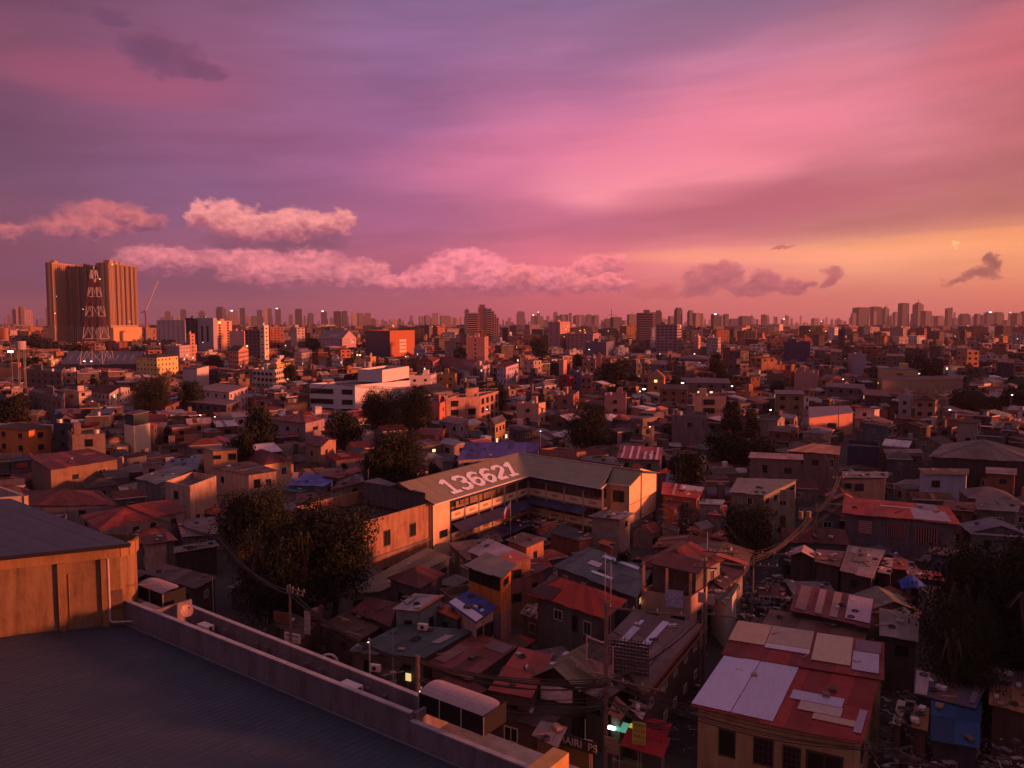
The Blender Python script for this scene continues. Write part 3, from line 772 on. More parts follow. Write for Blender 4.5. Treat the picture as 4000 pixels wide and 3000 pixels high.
# ------------------------------------------------------------------ the building in front: its roofs, parapets and fittings
def foreground():
    blue = metal((.04, .056, .08), .12, .12, .04)
    ZR = 15.2
    t = thing('front_building', 'large dark building below the viewer with blue ribbed roof and long parapets', 'building', Vector((-18, 40, 0)))
    pi0, pi1, pi2 = P(583, 2384, 16.8), P(1601, 2785, 16.8), P(2085, 3010, 16.8)
    po0, po1, po2 = P(735, 2365, 16.8), P(1640, 2722, 16.8), P(2170, 2985, 16.9)
    dirn = (pi1 - pi0); dirn.z = 0; dirn.normalize(); nrm = Vector((-dirn.y, dirn.x, 0))
    if nrm.y < 0: nrm = -nrm
    par = plaster((.2, .155, .17), .7); cap = plaster((.4, .33, .34), .5)
    def at(p, z): return Vector((p.x, p.y, z))
    def wall(a, b, z0, z1, th, name, mat, capit=True):
        s = MB(); s.prism([at(a, z0), at(b, z0), at(b + nrm * th, z0), at(a + nrm * th, z0)], z1 - z0); o = s.build(name, mat, t)
        if capit:
            sub(o, t); s = MB(); s.prism([at(a - nrm * .04, z1 + .002), at(b - nrm * .04, z1 + .002), at(b + nrm * (th + .04), z1 + .002), at(a + nrm * (th + .04), z1 + .002)], .07)
            s.build('coping', cap, o)
        return o
    a0 = pi0 - dirn * 6; end = pi1 + dirn * 26
    wall(a0, pi1, ZR - .3, 16.75, .22, 'parapet', par)
    wall(pi1 + dirn * .02, end, ZR - .3, 16.35, .22, 'parapet', par)
    gap = 2.6
    wall(po0 - dirn * .3, po1, 14.0, 16.75, .2, 'outer_parapet', par)
    s = MB(); s.prism([at(pi0 + nrm * .23 - dirn * 6, 15.0), at(end + nrm * .23, 15.0), at(end + nrm * 3.1, 15.0), at(pi0 + nrm * 3.1 - dirn * 6, 15.0)], .25); s.build('gutter_deck', CONC, t)
    # outer face of the building down to the street
    s = MB(); s.face([at(a0 + nrm * 3.1, 0), at(end + nrm * 3.1, 0), at(end + nrm * 3.1, 15.0), at(a0 + nrm * 3.1, 15.0)][::-1]); s.build('street_wall', plaster((.3, .24, .22), .6), t)
    # cross walls of the service channel
    for k, w in ((0.0, po0), (1.0, po1)):
        pa = pi0 if k == 0 else pi1; s = MB(); pb = at(pa, 0) + nrm * 3.0
        a = at(pa, 14.8) + nrm * .24 ; b = at(pb, 14.8); s.prism([a, a + dirn * .2, b + dirn * .2, b], 1.95); o = s.build('cross_wall', par, t)
    # stubs against the outer parapet
    base = at(po0, 0)
    for fr in (.14, .2, .36, .41, .58, .64, .82, .88):
        p = lerp(po0, po1, fr); s = MB(); s.prism([at(p, 15.25) - nrm * .25, at(p, 15.25) - nrm * .25 + dirn * .25, at(p, 15.25) - nrm * .002 + dirn * .25, at(p, 15.25) - nrm * .002], 1.0); s.build('wall_rib', par, t)
    # ribbed blue roof: rises gently away from the parapet, real ribs
    n_sheet = 44; p0 = a0 - nrm * .05; L = (end - a0).length; W = 46.0; sl = .055
    rib = MB()
    for i in range(n_sheet):
        u0, u1 = L * i / n_sheet, L * (i + .996) / n_sheet; z0 = ZR + random.uniform(0, .006)
        a = at(p0 + dirn * u0, z0); b = at(p0 + dirn * u1, z0); c = at(p0 + dirn * u1 - nrm * W, z0 + W * sl); d = at(p0 + dirn * u0 - nrm * W, z0 + W * sl)
        s = MB(); s.face([d, c, b, a], 0, [(u0, W), (u1, W), (u1, 0), (u0, 0)]); s.build('roof_sheet', blue, t)
        for k in range(3):
            w = u0 + (u1 - u0) * (k + .5) / 3; rib.bar(at(p0 + dirn * w, z0 + .008), at(p0 + dirn * w - nrm * W, z0 + .008 + W * sl), .04, .012)
    struct(rib.build('roof_rib', blue, t), 'stuff')
    s = MB(); s.bar(at(p0 - nrm * .12, ZR + .03), at(end - nrm * .12, ZR + .03), .12, .05); s.build('flashing', plain('flashing', (.16, .15, .17), .5), t)
    take([at(a0 - nrm * 40, 0), at(a0 + nrm * 3.3, 0), at(end + nrm * 3.3, 0), at(end - nrm * 40, 0)], 15, 1)
    # ---- the ochre plant room on the roof, upper left
    r = thing('rooftop_plant_room', 'ochre rendered plant room with dark blue sloping roof standing on the front roof', 'building', P(300, 2300, 18))
    och = plaster((.25, .145, .075), .8)
    c0 = P(547, 2110, 20.9); bl = P(-260, 2500, 15.9); br = P(400, 2412, 15.9)
    wd = (br - bl); wd.z = 0; wd.normalize(); wn_ = Vector((wd.y, -wd.x, 0))
    A = at(bl, 0) - wd * 6; B = at(br, 0) + wd * .5
    C = P(505, 2380, 15.9); C.z = 0; Dp = P(545, 2340, 15.9); Dp.z = 0
    E = at(P(548, 2120, 20.7), 0)
    # curved corner
    s = MB(); ztop = 20.9; pts = [A, B]
    corner = [B + wd * x + Vector((-wn_.x, -wn_.y, 0)) * y for x, y in ((.7, .1), (1.2, .35), (1.55, .75), (1.7, 1.3), (1.72, 1.9))]
    corner.append(P(38, 1950, 22.9) + wn_ * .6 - wd * .3); corner[-1].z = 0
    pts += corner
    for a, b in zip(pts, pts[1:]): s.face([at(a, 15.1), at(b, 15.1), at(b, ztop), at(a, ztop)])
    s.build('wall', och, r)
    band = MB(); 
    for a, b in zip(pts[:-1], pts[1:-1]):
        d = (b - a).normalized(); n = Vector((d.y, -d.x, 0)); band.prism([at(a, 20.0), at(b, 20.0), at(b, 20.0) + n * .16, at(a, 20.0) + n * .16][::-1], .85)
    band.build('cornice', plaster((.3, .16, .07), .7), r)
    for px in (232, 402):
        p = P(px, 2440 if px < 300 else 2412, 15.9); u = (at(p, 0) - A).dot(wd); b = A + wd * u
        m = MB(); m.prism([at(b, 15.1), at(b + wd * .42, 15.1), at(b + wd * .42 + wn_ * .22, 15.1), at(b + wn_ * .22, 15.1)][::-1], 4.88); m.build('pilaster', plaster((.26, .135, .06), .7), r)
    # downpipe that runs out along the roof
    b = A + wd * ((at(P(408, 2412, 15.9), 0) - A).dot(wd) + .35) + wn_ * .2
    m = MB(); m.tube([at(b, 20.0), at(b, 15.75), at(b + wn_ * .15 + wd * .1, 15.6), at(b, 15.48) + wn_ * .5 + wd * 2.4], .075, 8); m.build('downpipe', plain('pipe_pvc', (.42, .33, .28)), r)
    b = A + wd * ((at(P(272, 2440, 15.9), 0) - A).dot(wd)) + wn_ * .04
    m = MB(); m.tube([at(b, 19.2), at(b, 16.0)], .03, 6); m.tube([at(b + wd * 4.0, 17.9), at(b + wd * 5.0, 17.85), at(b + wd * 5.5, 18.0), at(b + wd * 6.2, 17.1)], .025, 6); m.build('conduit', plain('conduit', (.25, .13, .06)), r)
    m = MB(); p = at(B - wd * .1, 16.4) ; m.prism([p, p + wd * .9, p + wd * .9 + wn_ * .05, p + wn_ * .05][::-1], 1.3); m.build('hatch', plain('hatch_brown', (.12, .07, .045)), r)
    # blue hip roof
    ev0 = at(A, 20.92) + wn_ * .5; ev1 = P(508, 2100, 20.92); bk = P(45, 1952, 22.6); bk2 = bk - wd * 14
    ev1 = at(B + wd * 1.35 + wn_ * .4, 20.92)
    dz = 22.9
    apex = P(38, 1950, dz); ap2 = apex - wd * 20
    bluel = metal((.045, .055, .09), .05, .2, .04)
    for pl in ((ev0, ev1, apex, ap2),):
        k = 14
        for i in range(k):
            qq = sheet_mesh(pl, i / k, (i + 1) / k - .001, 0, 1, .02 + .006 * (i % 2), .04)
            if qq: qq.build('roof_sheet', bluel, r)
    m = MB(); m.bar(ev0 - Vector((0, 0, .1)), ev1 - Vector((0, 0, .1)), .22, .22); m.bar(ev1 - Vector((0, 0, .1)), apex - Vector((0, 0, .1)), .22, .22); m.build('gutter', plain('gutter_dark', (.02, .017, .02), .6), r)
    take([A, corner[5], corner[-1], A - wn_ * 20], 22, 1)
    # pale coping of another wing behind
    w = thing('far_wing_parapet', 'pale parapet wall of a rear wing behind the dark blue roof', 'wall', P(60, 1930, 20))
    m = MB(); a, b, c = P(-140, 1850, 20.3), P(108, 1936, 20.3), P(-60, 1948, 20.3)
    for x, y in ((a, b), (b, c)):
        d = (y - x).normalized(); n = Vector((d.y, -d.x, 0)); m.prism([at(x, 15), at(y, 15), at(y, 15) + n * .3, at(x, 15) + n * .3], 5.3)
    m.build('wall', plaster((.45, .33, .26), .5), w)
    # end pier with ochre face, bottom edge
    pr = thing('parapet_pier', 'ochre rendered pier ending the long parapet at the bottom edge', 'wall', P(2100, 2990, 16))
    a = P(2045, 3010, 17.3); b = P(2162, 2918, 17.3); m = MB(); d = (b - a); d.z = 0; d.normalize(); n = Vector((d.y, -d.x, 0))
    m.prism([at(a - d * 1.5, 13), at(a - d * 1.5, 13) + n * .8, at(b, 13) + n * .8, at(b, 13)], 4.3); m.build('wall', plaster((.5, .28, .1), .3), pr)
    # ---- fittings
    def ac(label, px, py, L=1.1, W=.55, H=.62, z=16.45):
        c = P(px, py, z); o = thing('air_conditioner', label, 'air conditioner', at(c, z - H), 'condenser units on stands in the parapet channel')
        m = MB(); a = c - dirn * L / 2 - nrm * W / 2; m.prism([at(a, z - .26), at(a + dirn * L, z - .26), at(a + dirn * L + nrm * W, z - .26), at(a + nrm * W, z - .26)], .28)
        m.build('casing', plain('enamel', (.62, .5, .47), .5), o)
        m = MB()
        for x, y in ((.05, .05), (L - .05, .05), (L - .05, W - .05), (.05, W - .05)): m.bar(at(a + dirn * x + nrm * y, 15.25), at(a + dirn * x + nrm * y, z - .26), .06)
        m.build('stand', plain('stand_paint', (.5, .4, .38)), o)
        m = MB(); f = at(a + dirn * (L + .012) + nrm * W * .5, z - .12); m.tube([f, f + dirn * .02], .11, 12); m.build('fan_grille', DARK, o)
    ac('white condenser unit nearest the satellite dish in the parapet channel', 803, 2440)
    ac('white condenser unit on tall stand halfway down the long parapet', 1372, 2672, 1.3)
    d = P(730, 2385, 17.1); t2 = thing('satellite_dish', 'orange-pink satellite dish at the start of the outer parapet', 'satellite dish', at(d, 16.6))
    m = MB(); ax = Vector((.62, -.55, .55)).normalized(); e1 = ax.cross(Vector((0, 0, 1))).normalized(); e2 = ax.cross(e1); rings = []
    for k in range(5):
        rr = .42 * k / 4; rings.append([d + e1 * rr * math.cos(j * math.pi / 10) + e2 * rr * math.sin(j * math.pi / 10) - ax * (.13 - .8 * rr * rr) for j in range(20)])
    for k in range(4):
        for j in range(20):
            l = (j + 1) % 20; m.face([rings[k][j], rings[k][l], rings[k + 1][l], rings[k + 1][j]])
    m.build('dish', plain('dish_paint', (.36, .22, .18), .5), t2)
    m = MB(); m.bar(d - ax * .12, at(d - ax * .3, 16.8), .05); m.bar(at(d - ax * .3, 16.0), at(d - ax * .3, 16.9), .06); m.bar(d + e2 * .4, d + ax * .4, .025); m.build('bracket', STEEL, t2)
    m = MB(); m.box((d + ax * .4)[:], (.08, .08, .1)); m.build('receiver', FRAMED, t2)
    # curved translucent canopies over the stair openings
    def canopy(label, A_, B_, w, z, h, rise, panes):
        o = thing('stair_canopy', label, 'canopy', at(A_, z - h)); d = (B_ - A_); d.z = 0; L = d.length; d.normalize(); n = Vector((-d.y, d.x, 0))
        if n.y < 0: n = -n
        pur = plain('canopy_sheet', (.34, .235, .24), .55); K = 7
        outl = []
        for k in range(panes):
            m = MB(); u0, u1 = L * k / panes, L * (k + .99) / panes
            for i in range(K):
                def pt(u, i):
                    f = i / K; zz = z + rise * (1 - (2 * f - 1) ** 2 * .9) * .6; ww = w * f
                    if k == panes - 1 and u > u0 + .01: u2 = L - (L / panes) * .75 * (2 * f - 1) ** 2 * (1 if f > .5 else .25); u = max(u0, u2)
                    return at(A_ + d * u + n * ww, zz)
                a_, b_, c_, e_ = pt(u0, i), pt(u1, i), pt(u1, i + 1), pt(u0, i + 1); m.face([a_, b_, c_, e_]); m.face([x - Vector((0, 0, .04)) for x in (e_, c_, b_, a_)])
            m.build('canopy_sheet', pur, o)
        m = MB(); m.face([at(A_, z - h), at(A_ + d * L * .96, z - h), at(A_ + d * L * .96, z + .02), at(A_, z + .02)]); m.face([at(A_ + d * L * .96, z - h), at(A_ + d * L * .96 + n * w, z - h), at(A_ + d * L * .96 + n * w, z + .1), at(A_ + d * L * .96, z + .02)])
        m.build('screen', plain('mesh_screen', (.012, .01, .012), .7), o)
        for k in range(panes + 1):
            m = MB(); p = A_ + d * L * .96 * k / panes - n * .04; m.bar(at(p, z - h), at(p, z), .05); m.build('post', plain('post_paint', (.35, .28, .27)), o)
    a = P(1637, 2707, 17.35); b = P(1905, 2815, 18.0)
    canopy('purple curved canopy with black mesh sides at the lower parapet', a, a + dirn * max(3.5, (P(1895, 2810, 17.35) - a).dot(dirn)), 1.75, 17.35, .95, .45, 3)
    a = P(535, 2285, 17.2); canopy('smaller curved canopy beside the ochre plant room corner', a, a + dirn * 3.6, 1.7, 17.2, .95, .45, 2)
    return dirn, nrm
FD, FN = foreground()
print('foreground ok')
# ------------------------------------------------------------------ named houses, nearest band
def H(label, Q, z, **k): return house(label, Q, z, **k)
W1 = ('w', 1, 0); D1 = ('d', 1, 0); D3 = ('d', 3, 3); W3 = ('w', 3, 0); D0 = ('d', 0, 0)
# left side
H('long red hip-roofed house beyond the dark blue roof', q('m0', (850, 815), (1612, 655), (1450, 560), (700, 690), z=6), 6, roof='hip', rise=1.4, cols=(RED, DRED), wall=PWALL, lm='long red hip roof')
H('low house under dark maroon hip roof behind the plant room roof', q('m0', (230, 610), (1010, 600), (860, 480), (220, 480), z=6), 6, roof='hip', rise=1.3, cols=(DRED, MARO), wall=PWALL)
H('two-storey brown house with one white-framed window under red and grey roof', q('m0', (430, 300), (1030, 205), (770, 135), (250, 205), z=8.2), 8.2, roof='shed', rise=.5, cols=(DRED, RED, GRY), wall=(.26, .16, .11), wins=[('f', .76, 6.2, 1.7, 1.0, W1), ('f', .35, 6.0, 1.3, 1.0, D1), ('f', .5, 3.2, 1.6, 1.2, D3)], lm='brown house with the white window')
H('concrete box house with glowing orange balcony side and lattice screen', q('m0', (1425, 400), (1640, 440), (1868, 352), z=8.4), 8.4, roof='flat', cols=(GRY,), wall=(.5, .33, .24), wins=[('f', .45, 6.4, 1.1, 1.4, D1), ('r', .25, 2.2, 1.2, 1.6, D1), ('r', .62, 2.0, 1.9, 2.2, D3)], dirt=.8, par=1.1, lm='orange-sided concrete box house')
H('house with grey-green shed roof left of the orange balcony house', q('m0', (1160, 375), (1375, 420), (1700, 300), (1480, 275), z=6.6), 6.6, roof='shed', rise=.3, cols=((.13, .15, .14), (.1, .12, .12)), wall=GWALL)
H('house with long blue-grey sheet roof behind the grey-green one', q('m0', (1400, 285), (1700, 305), (1740, 205), (1480, 215), z=6.6), 6.6, roof='shed', rise=.3, cols=((.09, .12, .17),), wall=GWALL, see=.2)
H('high house with bright orange upper wall and flat grey roof', q('m0', (1830, 135), (2062, 125), (2010, 86), (1740, 112), z=10.4), 10.4, roof='shed', rise=.2, cols=(GRY,), wall=(.7, .38, .2), wins=[('f', .8, 9.0, 1.5, 1.3, D1), ('f', .15, 9.0, 1.6, .8, D0)], see=.35)
H('orange-walled house with striped brown roof at the left of the mango trees', q('m0', (1812, 275), (2150, 345), ('m1', 190, 320), ('m0', 2150, 235), z=8), 8, roof='shed', rise=.3, cols=(BRN, GRY, (.2, .13, .1)), rust=.7, wall=(.55, .36, .26), wins=[('r', .3, 6.2, 1.2, 1.6, D1), ('r', .72, 6.2, 1.1, 1.5, W1), ('f', .3, 6, 1, 1.3, D1), ('r', .3, 3.2, 1.2, 1.4, D1)], lm='orange-walled house by the mango trees')
H('maroon hip-roofed house with cream front catching the sun', q('m1', (-130, 180), (70, 258), (318, 212), (130, 150), z=8.2), 8.2, roof='hip', rise=1.5, cols=(DRED, MARO), wall=(.6, .4, .25), wins=[('r', .3, 6.4, 1.2, .9, D1), ('r', .72, 6.2, 1.3, 1.6, W1)], lm='maroon hip-roofed house')
H('two-storey purple house with dull red hip roof left of the round tree', q('u1', (108, 1408), (430, 1445), (605, 1402), (310, 1368), z=9.4), 9.4, roof='hip', rise=1.2, cols=((.24, .05, .04), DRED), wall=(.4, .28, .28), wins=[('f', .2, 7.3, 1.3, 1.1, D1), ('f', .5, 7.3, 1.3, 1.1, D1), ('f', .8, 7.3, 1.2, 1.1, W1), ('r', .5, 7.3, 2.8, .9, D1), ('f', .4, 4.2, 1.2, 1.1, D1)], lm='purple house with dull red hip roof')
H('lower brick-brown house with a lit pink panel below the purple house', q('m1', (415, 60), (560, 105), (705, 40), (540, 5), z=7.6), 7.6, roof='gs', rise=1.0, cols=(DRED, RED), wall=(.42, .24, .17), wins=[('r', .35, 5.6, 1.6, 1.7, D3), ('f', .4, 5.4, 1.2, 1.2, D1)])
H('shelter with bright blue sheet roof beside the teal one', q('m1', (262, 432), (590, 442), (700, 385), (440, 335), z=5.6), 5.6, roof='shed', rise=.2, cols=((.07, .09, .32), (.08, .1, .36)), rust=.1, wall=GWALL, lm='bright blue sheet roof')
H('shelter with low teal green sheet roof', q('m1', (200, 470), (380, 496), (590, 448), (255, 436), z=4.9), 4.9, roof='shed', rise=.15, cols=(TEAL,), rust=.15, wall=GWALL, win=False)
H('shelter with flat orange-red sheet roof behind the blue one', q('m1', (560, 350), (720, 376), (912, 318), (870, 283), z=6.2), 6.2, roof='shed', rise=.2, cols=(RED, (.3, .05, .03)), rust=.15, wall=GWALL)
H('long narrow shed with red roof behind the terrace building', q('m1', (930, 312), (1280, 348), (1282, 312), (900, 286), z=5.8), 5.8, roof='shed', rise=.3, cols=(RED,), rust=.2, wall=PWALL)
H('dark-roofed workshop beside the thin mast', q('m1', (640, 470), (960, 400), (900, 330), (740, 400), z=5.8), 5.8, roof='shed', rise=.3, cols=(MARO, GRY), wall=GWALL, see=.2)
H('low maroon-roofed house under the mast left of the terrace building', q('m1', (340, 600), (760, 470), (640, 500), (350, 520), z=6), 6, roof='shed', rise=.3, cols=(MARO, DRED), wall=GWALL, see=.1)
# stained terrace building left of the school
tq = q('m1', (925, 752), (1488, 590), (1025, 448), (330, 622), z=10)
t, Q, W = H('dirty orange concrete block with open roof terrace left of the school', tq, 10, roof='flat', cols=((.07, .05, .05),), wall=(.34, .18, .11), par=1.9, dirt=1.0,
  wins=[('f', .34, 6.9, 1.3, 2.2, D1), ('f', .74, 6.9, 1.3, 1.9, D1), ('f', .3, 1.8, 1.7, 2.2, D0), ('f', .52, 1.9, 1.5, 2.2, D0), ('f', .78, 2.0, 1.7, 2.3, D0)], lm='orange terrace building')
m = MB(); a, b = Q[0], Q[1]; d = (b - a).normalized(); n = Vector((d.y, -d.x, 0))
m.prism([Vector((a.x, a.y, 4.7)), Vector((b.x, b.y, 4.7)), Vector((b.x, b.y, 4.7)) + n * .35, Vector((a.x, a.y, 4.7)) + n * .35][::-1], .18); m.build('ledge', CONC, t)
H('dark tin shed standing on the roof terrace against the school gable', [lerp(Q[1], Q[2], .1), lerp(Q[1], Q[2], .02) + (Q[1] - Q[0]) * -.02, lerp(Q[1], Q[2], .9) + (Q[1] - Q[0]) * -.02, lerp(Q[1], Q[2], .9) - (Q[1] - Q[0]) * .3], 11.4, base=8.3, roof='shed', rise=.3, over=.1, cols=((.07, .06, .065),), wall=(.12, .1, .1), name='rooftop_shed', cat='shed', win=False)
H('long low olive-grey roof in front of the terrace building', q('m1', (700, 1390), (1100, 1340), (1690, 1070), (1480, 985), z=4.4), 4.4, roof='shed', rise=.2, cols=(OLV, (.14, .125, .09)), rust=.2, wall=GWALL, see=.05, rib=.3)
H('dark purple house under broken maroon hip roof right of the mango trees', q('m1', (1128, 1235), (1400, 1325), (1640, 1200), (1400, 1120), z=6.4), 6.4, roof='hip', rise=1.1, cols=(MARO, DRED), wall=(.13, .095, .1), wins=[('f', .4, 4.6, 1, 1.1, D1), ('r', .4, 4.6, .9, 1.1, D1)], lm='dark purple hip-roofed house')
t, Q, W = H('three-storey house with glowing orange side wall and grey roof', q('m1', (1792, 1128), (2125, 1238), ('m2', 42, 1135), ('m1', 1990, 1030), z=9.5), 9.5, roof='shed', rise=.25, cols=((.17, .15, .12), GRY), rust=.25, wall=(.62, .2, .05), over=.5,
  wins=[('f', .3, 8.4, .9, .9, D0), ('f', .2, 3.4, 1.0, 1.5, D0), ('r', .5, 8.4, 1.6, .7, D0)], lm='orange three-storey house')
for (fi, fj), mt, nm_ in (((0, 1), plaster((.36, .29, .3), .7), 'lower_wall'), ((1, 2), blockwork((.6, .3, .2)), 'block_wall')):
    a, b = W[fi], W[fj]; d = (b - a).normalized(); n = Vector((d.y, -d.x, 0)); m = MB(); L_ = (b - a).length; e = n * .05
    m.face([Vector((a.x, a.y, 0)) + e, Vector((b.x, b.y, 0)) + e, Vector((b.x, b.y, 5.6)) + e, Vector((a.x, a.y, 5.6)) + e], 0, [(0, 0), (L_, 0), (L_, 5.6), (0, 5.6)]); m.build(nm_, mt, t)
m = MB(); a, b = W[0], W[1]; d = (b - a).normalized(); n = Vector((d.y, -d.x, 0)) * .06; m.face([Vector((a.x, a.y, 7.9)) + n, Vector((b.x, b.y, 7.9)) + n, Vector((b.x, b.y, 9.4)) + n, Vector((a.x, a.y, 9.4)) + n]); m.build('dark_window_strip', DARK, t)  # one flat dark strip stands for the top row of windows
H('house with wide lilac-grey and orange-red roof behind the orange house', q('m1', (1830, 1000), (2150, 1130), ('m2', 190, 1085), ('m1', 2010, 912), z=7.6), 7.6, roof='shed', rise=.3, cols=((.33, .25, .27), (.3, .22, .25)), patches=[(0, .62, .99, .1, .9, ORG)], wall=(.3, .14, .1), rust=.2)
H('small maroon-roofed hut with an orange window recess right of the orange house', q('m2', (50, 1190), (150, 1225), (320, 1160), (200, 1110), z=5.6), 5.6, roof='shed', rise=.3, cols=(MARO,), wall=(.36, .14, .09), wins=[('r', .3, 3.9, .9, 1.2, D0)])
H('pale teal house with grey sheet roof and a wall air conditioner', q('m1', (1175, 1505), (1425, 1518), (1632, 1415), (1370, 1393), z=7.2), 7.2, roof='shed', rise=.3, cols=((.26, .22, .22), (.34, .28, .29)), rust=.2, wall=(.2, .26, .27), patches=[(0, .86, 1, 0, 1, ORG)],
  wins=[('f', .5, 5.2, .8, 1.7, D0), ('r', .5, 5.2, .7, 1.4, D1)], lm='pale teal house')
H('small annex with stepped orange sheet roof beside the teal house', q('l1', (1525, 290), (1740, 382), (1812, 348), (1600, 250), z=6.2), 6.2, roof='shed', rise=.35, cols=(ORG, (.5, .1, .03)), rust=.15, wall=(.1, .12, .12), over=.2, sheet_w=1.1)
H('house with royal blue roof crossed by a wide lilac-white strip', q('l1', (1665, 238), (1900, 408), (2085, 300), (1842, 150), z=7), 7, roof='shed', rise=.35, cols=((.03, .04, .2), (.035, .05, .23)), rust=.1, wall=(.45, .3, .27),
  patches=[(0, .0, 1, .02, .34, LIL), (0, .78, .86, .45, .6, LIL)], wins=[('r', .22, 5.2, 1.2, 1.9, D0), ('r', .6, 5.2, .9, 1.8, D0), ('r', .88, 5.2, .8, 1.6, D0)], lm='blue and white roof')
H('low building with big dark green roof edged by an orange gutter', q('l1', (800, 650), (1455, 708), (1880, 495), (1260, 440), z=5.4), 5.4, roof='shed', rise=.25, cols=((.05, .07, .07), (.06, .085, .08)), rust=.15, wall=(.12, .1, .09), patches=[(0, .78, .9, .45, .75, (.25, .2, .2))], lm='big dark green roof', see=.3)
H('wide dark red patched roof along the street', q('l1', (1480, 745), (1850, 905), ('l2', 50, 640), ('l1', 1900, 520), z=5), 5, roof='shed', rise=.3, cols=((.17, .035, .03), DRED, (.2, .05, .04)), patches=[(0, .05, .3, .1, .6, (.24, .1, .09)), (0, .5, .95, .72, .95, (.2, .13, .12))], wall=(.13, .09, .08), rust=.5, lm='wide dark red patched roof')
H('bright red shed roof beside the gabled ribbed roof', q('l1', (2010, 975), ('l2', 165, 1050), ('l2', 352, 712), ('l2', 60, 640), z=5.2), 5.2, roof='shed', rise=.25, cols=((.3, .045, .03), (.26, .04, .03)), rust=.3, wall=(.12, .08, .07), lm='bright red shed roof')
H('red-roofed shack between street wires and the dark red roof', q('l1', (1430, 990), (1780, 1120), (2000, 1000), (1720, 850), z=4.6), 4.6, roof='shed', rise=.2, cols=(DRED, (.2, .09, .09)), wall=(.12, .08, .07), see=.1)
t, Q, W = H('house under big scarlet hip roof with a maroon corner and white balustrade', q('l2', (132, 148), (800, 372), (986, 212), (362, 12), z=7), 7, roof='hip', rise=1.5, cols=((.36, .035, .02), (.33, .03, .02)), rust=.15, wall=(.14, .12, .11), over=.9, sheet_w=1.4,
  patches=[(3, .02, .98, 0, .9, (.07, .03, .04)), (0, .0, .33, .0, .55, (.08, .03, .04))], wins=[('f', .35, 5.5, 1.2, 1.1, W1), ('f', .62, 5.2, .8, 1.8, D0), ('f', .82, 5.2, 1.0, 1.5, W1)], lm='big scarlet hip roof')
a, b = P(*px_of('l2', 415, 400), 4.4), P(*px_of('l2', 742, 505), 4.4); m = MB()
for k in range(19): p = lerp(a, b, k / 18); m.bar(p - Vector((0, 0, 1.1)), p, .035)
for k in range(6): m.bar(a - Vector((0, 0, .22 * k)), b - Vector((0, 0, .22 * k)), .035)
m.build('balustrade', plain('balustrade_paint', (.4, .33, .35)), t)
H('building with dark green-grey roof carrying white sheet patches', q('m2', (362, 1128), (1082, 1402), (1215, 1185), (660, 985), z=6.8), 6.8, roof='shed', rise=.3, cols=((.06, .075, .08), (.055, .07, .075)), rust=.12, wall=(.12, .11, .11),
  patches=[(0, .32, .84, .8, .9, (.5, .46, .55)), (0, .26, .42, .42, .58, (.55, .4, .42)), (0, .4, .66, .2, .27, (.5, .46, .55))], lm='dark green-grey roof with white patches')
H('dull red hip roof rising behind the balcony house', q('m2', (1095, 1120), (1560, 1210), (1830, 1075), (1440, 930), z=7.4), 7.4, roof='hip', rise=1.8, cols=(DRED, (.17, .03, .025)), wall=GWALL, see=.1)
# the balcony house
bq = q('m2', (1115, 1345), (1545, 1400), (1692, 1305), z=6.6)
t, Q, W = H('salmon house with red-roofed balcony, laundry and orange-lit side', bq, 6.6, roof='flat', par=1.0, cols=(GRY,), wall=(.5, .29, .21), dirt=.45, wins=[('f', .22, 3.7, 1.5, 1.7, D3), ('f', .75, 3.7, 1.5, 1.7, D3), ('r', .5, 3.6, 1.1, 1.9, D1)], lm='balcony house')
up = q('m2', (1190, 1110), (1602, 1203), (1695, 1128), (1290, 1030), z=9.9)
pls = planes_for([Vector((p.x, p.y, 9.9)) for p in up], 9.9, 'shed', .4); roof_parts(t, pls, [DRED, (.2, .035, .03)], .2, 1.3, random.Random(5))
for s, tt in ((.03, .05), (.97, .05), (.5, .05), (.97, .95), (.03, .95)):
    c = lerp(lerp(Q[0], Q[1], s), lerp(Q[3], Q[2], s), tt); m = MB(); m.bar(Vector((c.x, c.y, 6.6)), Vector((c.x, c.y, 9.85)), .28); m.build('column', plaster((.5, .28, .2), .4), t)
m = MB(); i0 = [lerp(lerp(Q[0], Q[1], s), lerp(Q[3], Q[2], s), tt) for s, tt in ((.06, .45), (.94, .45), (.94, .97), (.06, .97))]
m.prism([Vector((p.x, p.y, 5.7)) for p in i0], 4.15); m.build('upper_wall', plaster((.14, .11, .11), .5), t)
m = MB(); a, b = Q[0], Q[1]
for k in range(25):
    p = lerp(a, b, k / 24); m.bar(Vector((p.x, p.y, 6.6)), Vector((p.x, p.y, 7.15)), .03)
m.bar(Vector((a.x, a.y, 7.15)), Vector((b.x, b.y, 7.15)), .05); m.build('railing', plain('railing_iron', (.12, .07, .06)), t)
def cloth(label, p, d, w, h, c, name='hanging_laundry', cat='laundry', group=None):
    m = MB(); K = 5
    for i in range(K):
        for j in range(3):
            def pt(i, j): return p + d * (w * i / K) + Vector((d.y, -d.x, 0)) * (.06 * math.sin(i * 1.9 + j)) - Vector((0, 0, h * j / 3 + .05 * math.sin(i * 2.3) * j / 3))
            m.face([pt(i, j + 1), pt(i + 1, j + 1), pt(i + 1, j), pt(i, j)])
    o = m.build(name, plain('cloth', c, .9, 0, .3), org=p); tag(o, label, cat, group); return o
d = (Q[1] - Q[0]).normalized(); n = Vector((d.y, -d.x, 0))
cloth('pale lilac cloth hanging over the balcony rail', lerp(Q[0], Q[1], .5) + n * .12 + Vector((0, 0, .6)), d, 1.9, 1.9, (.5, .42, .55))
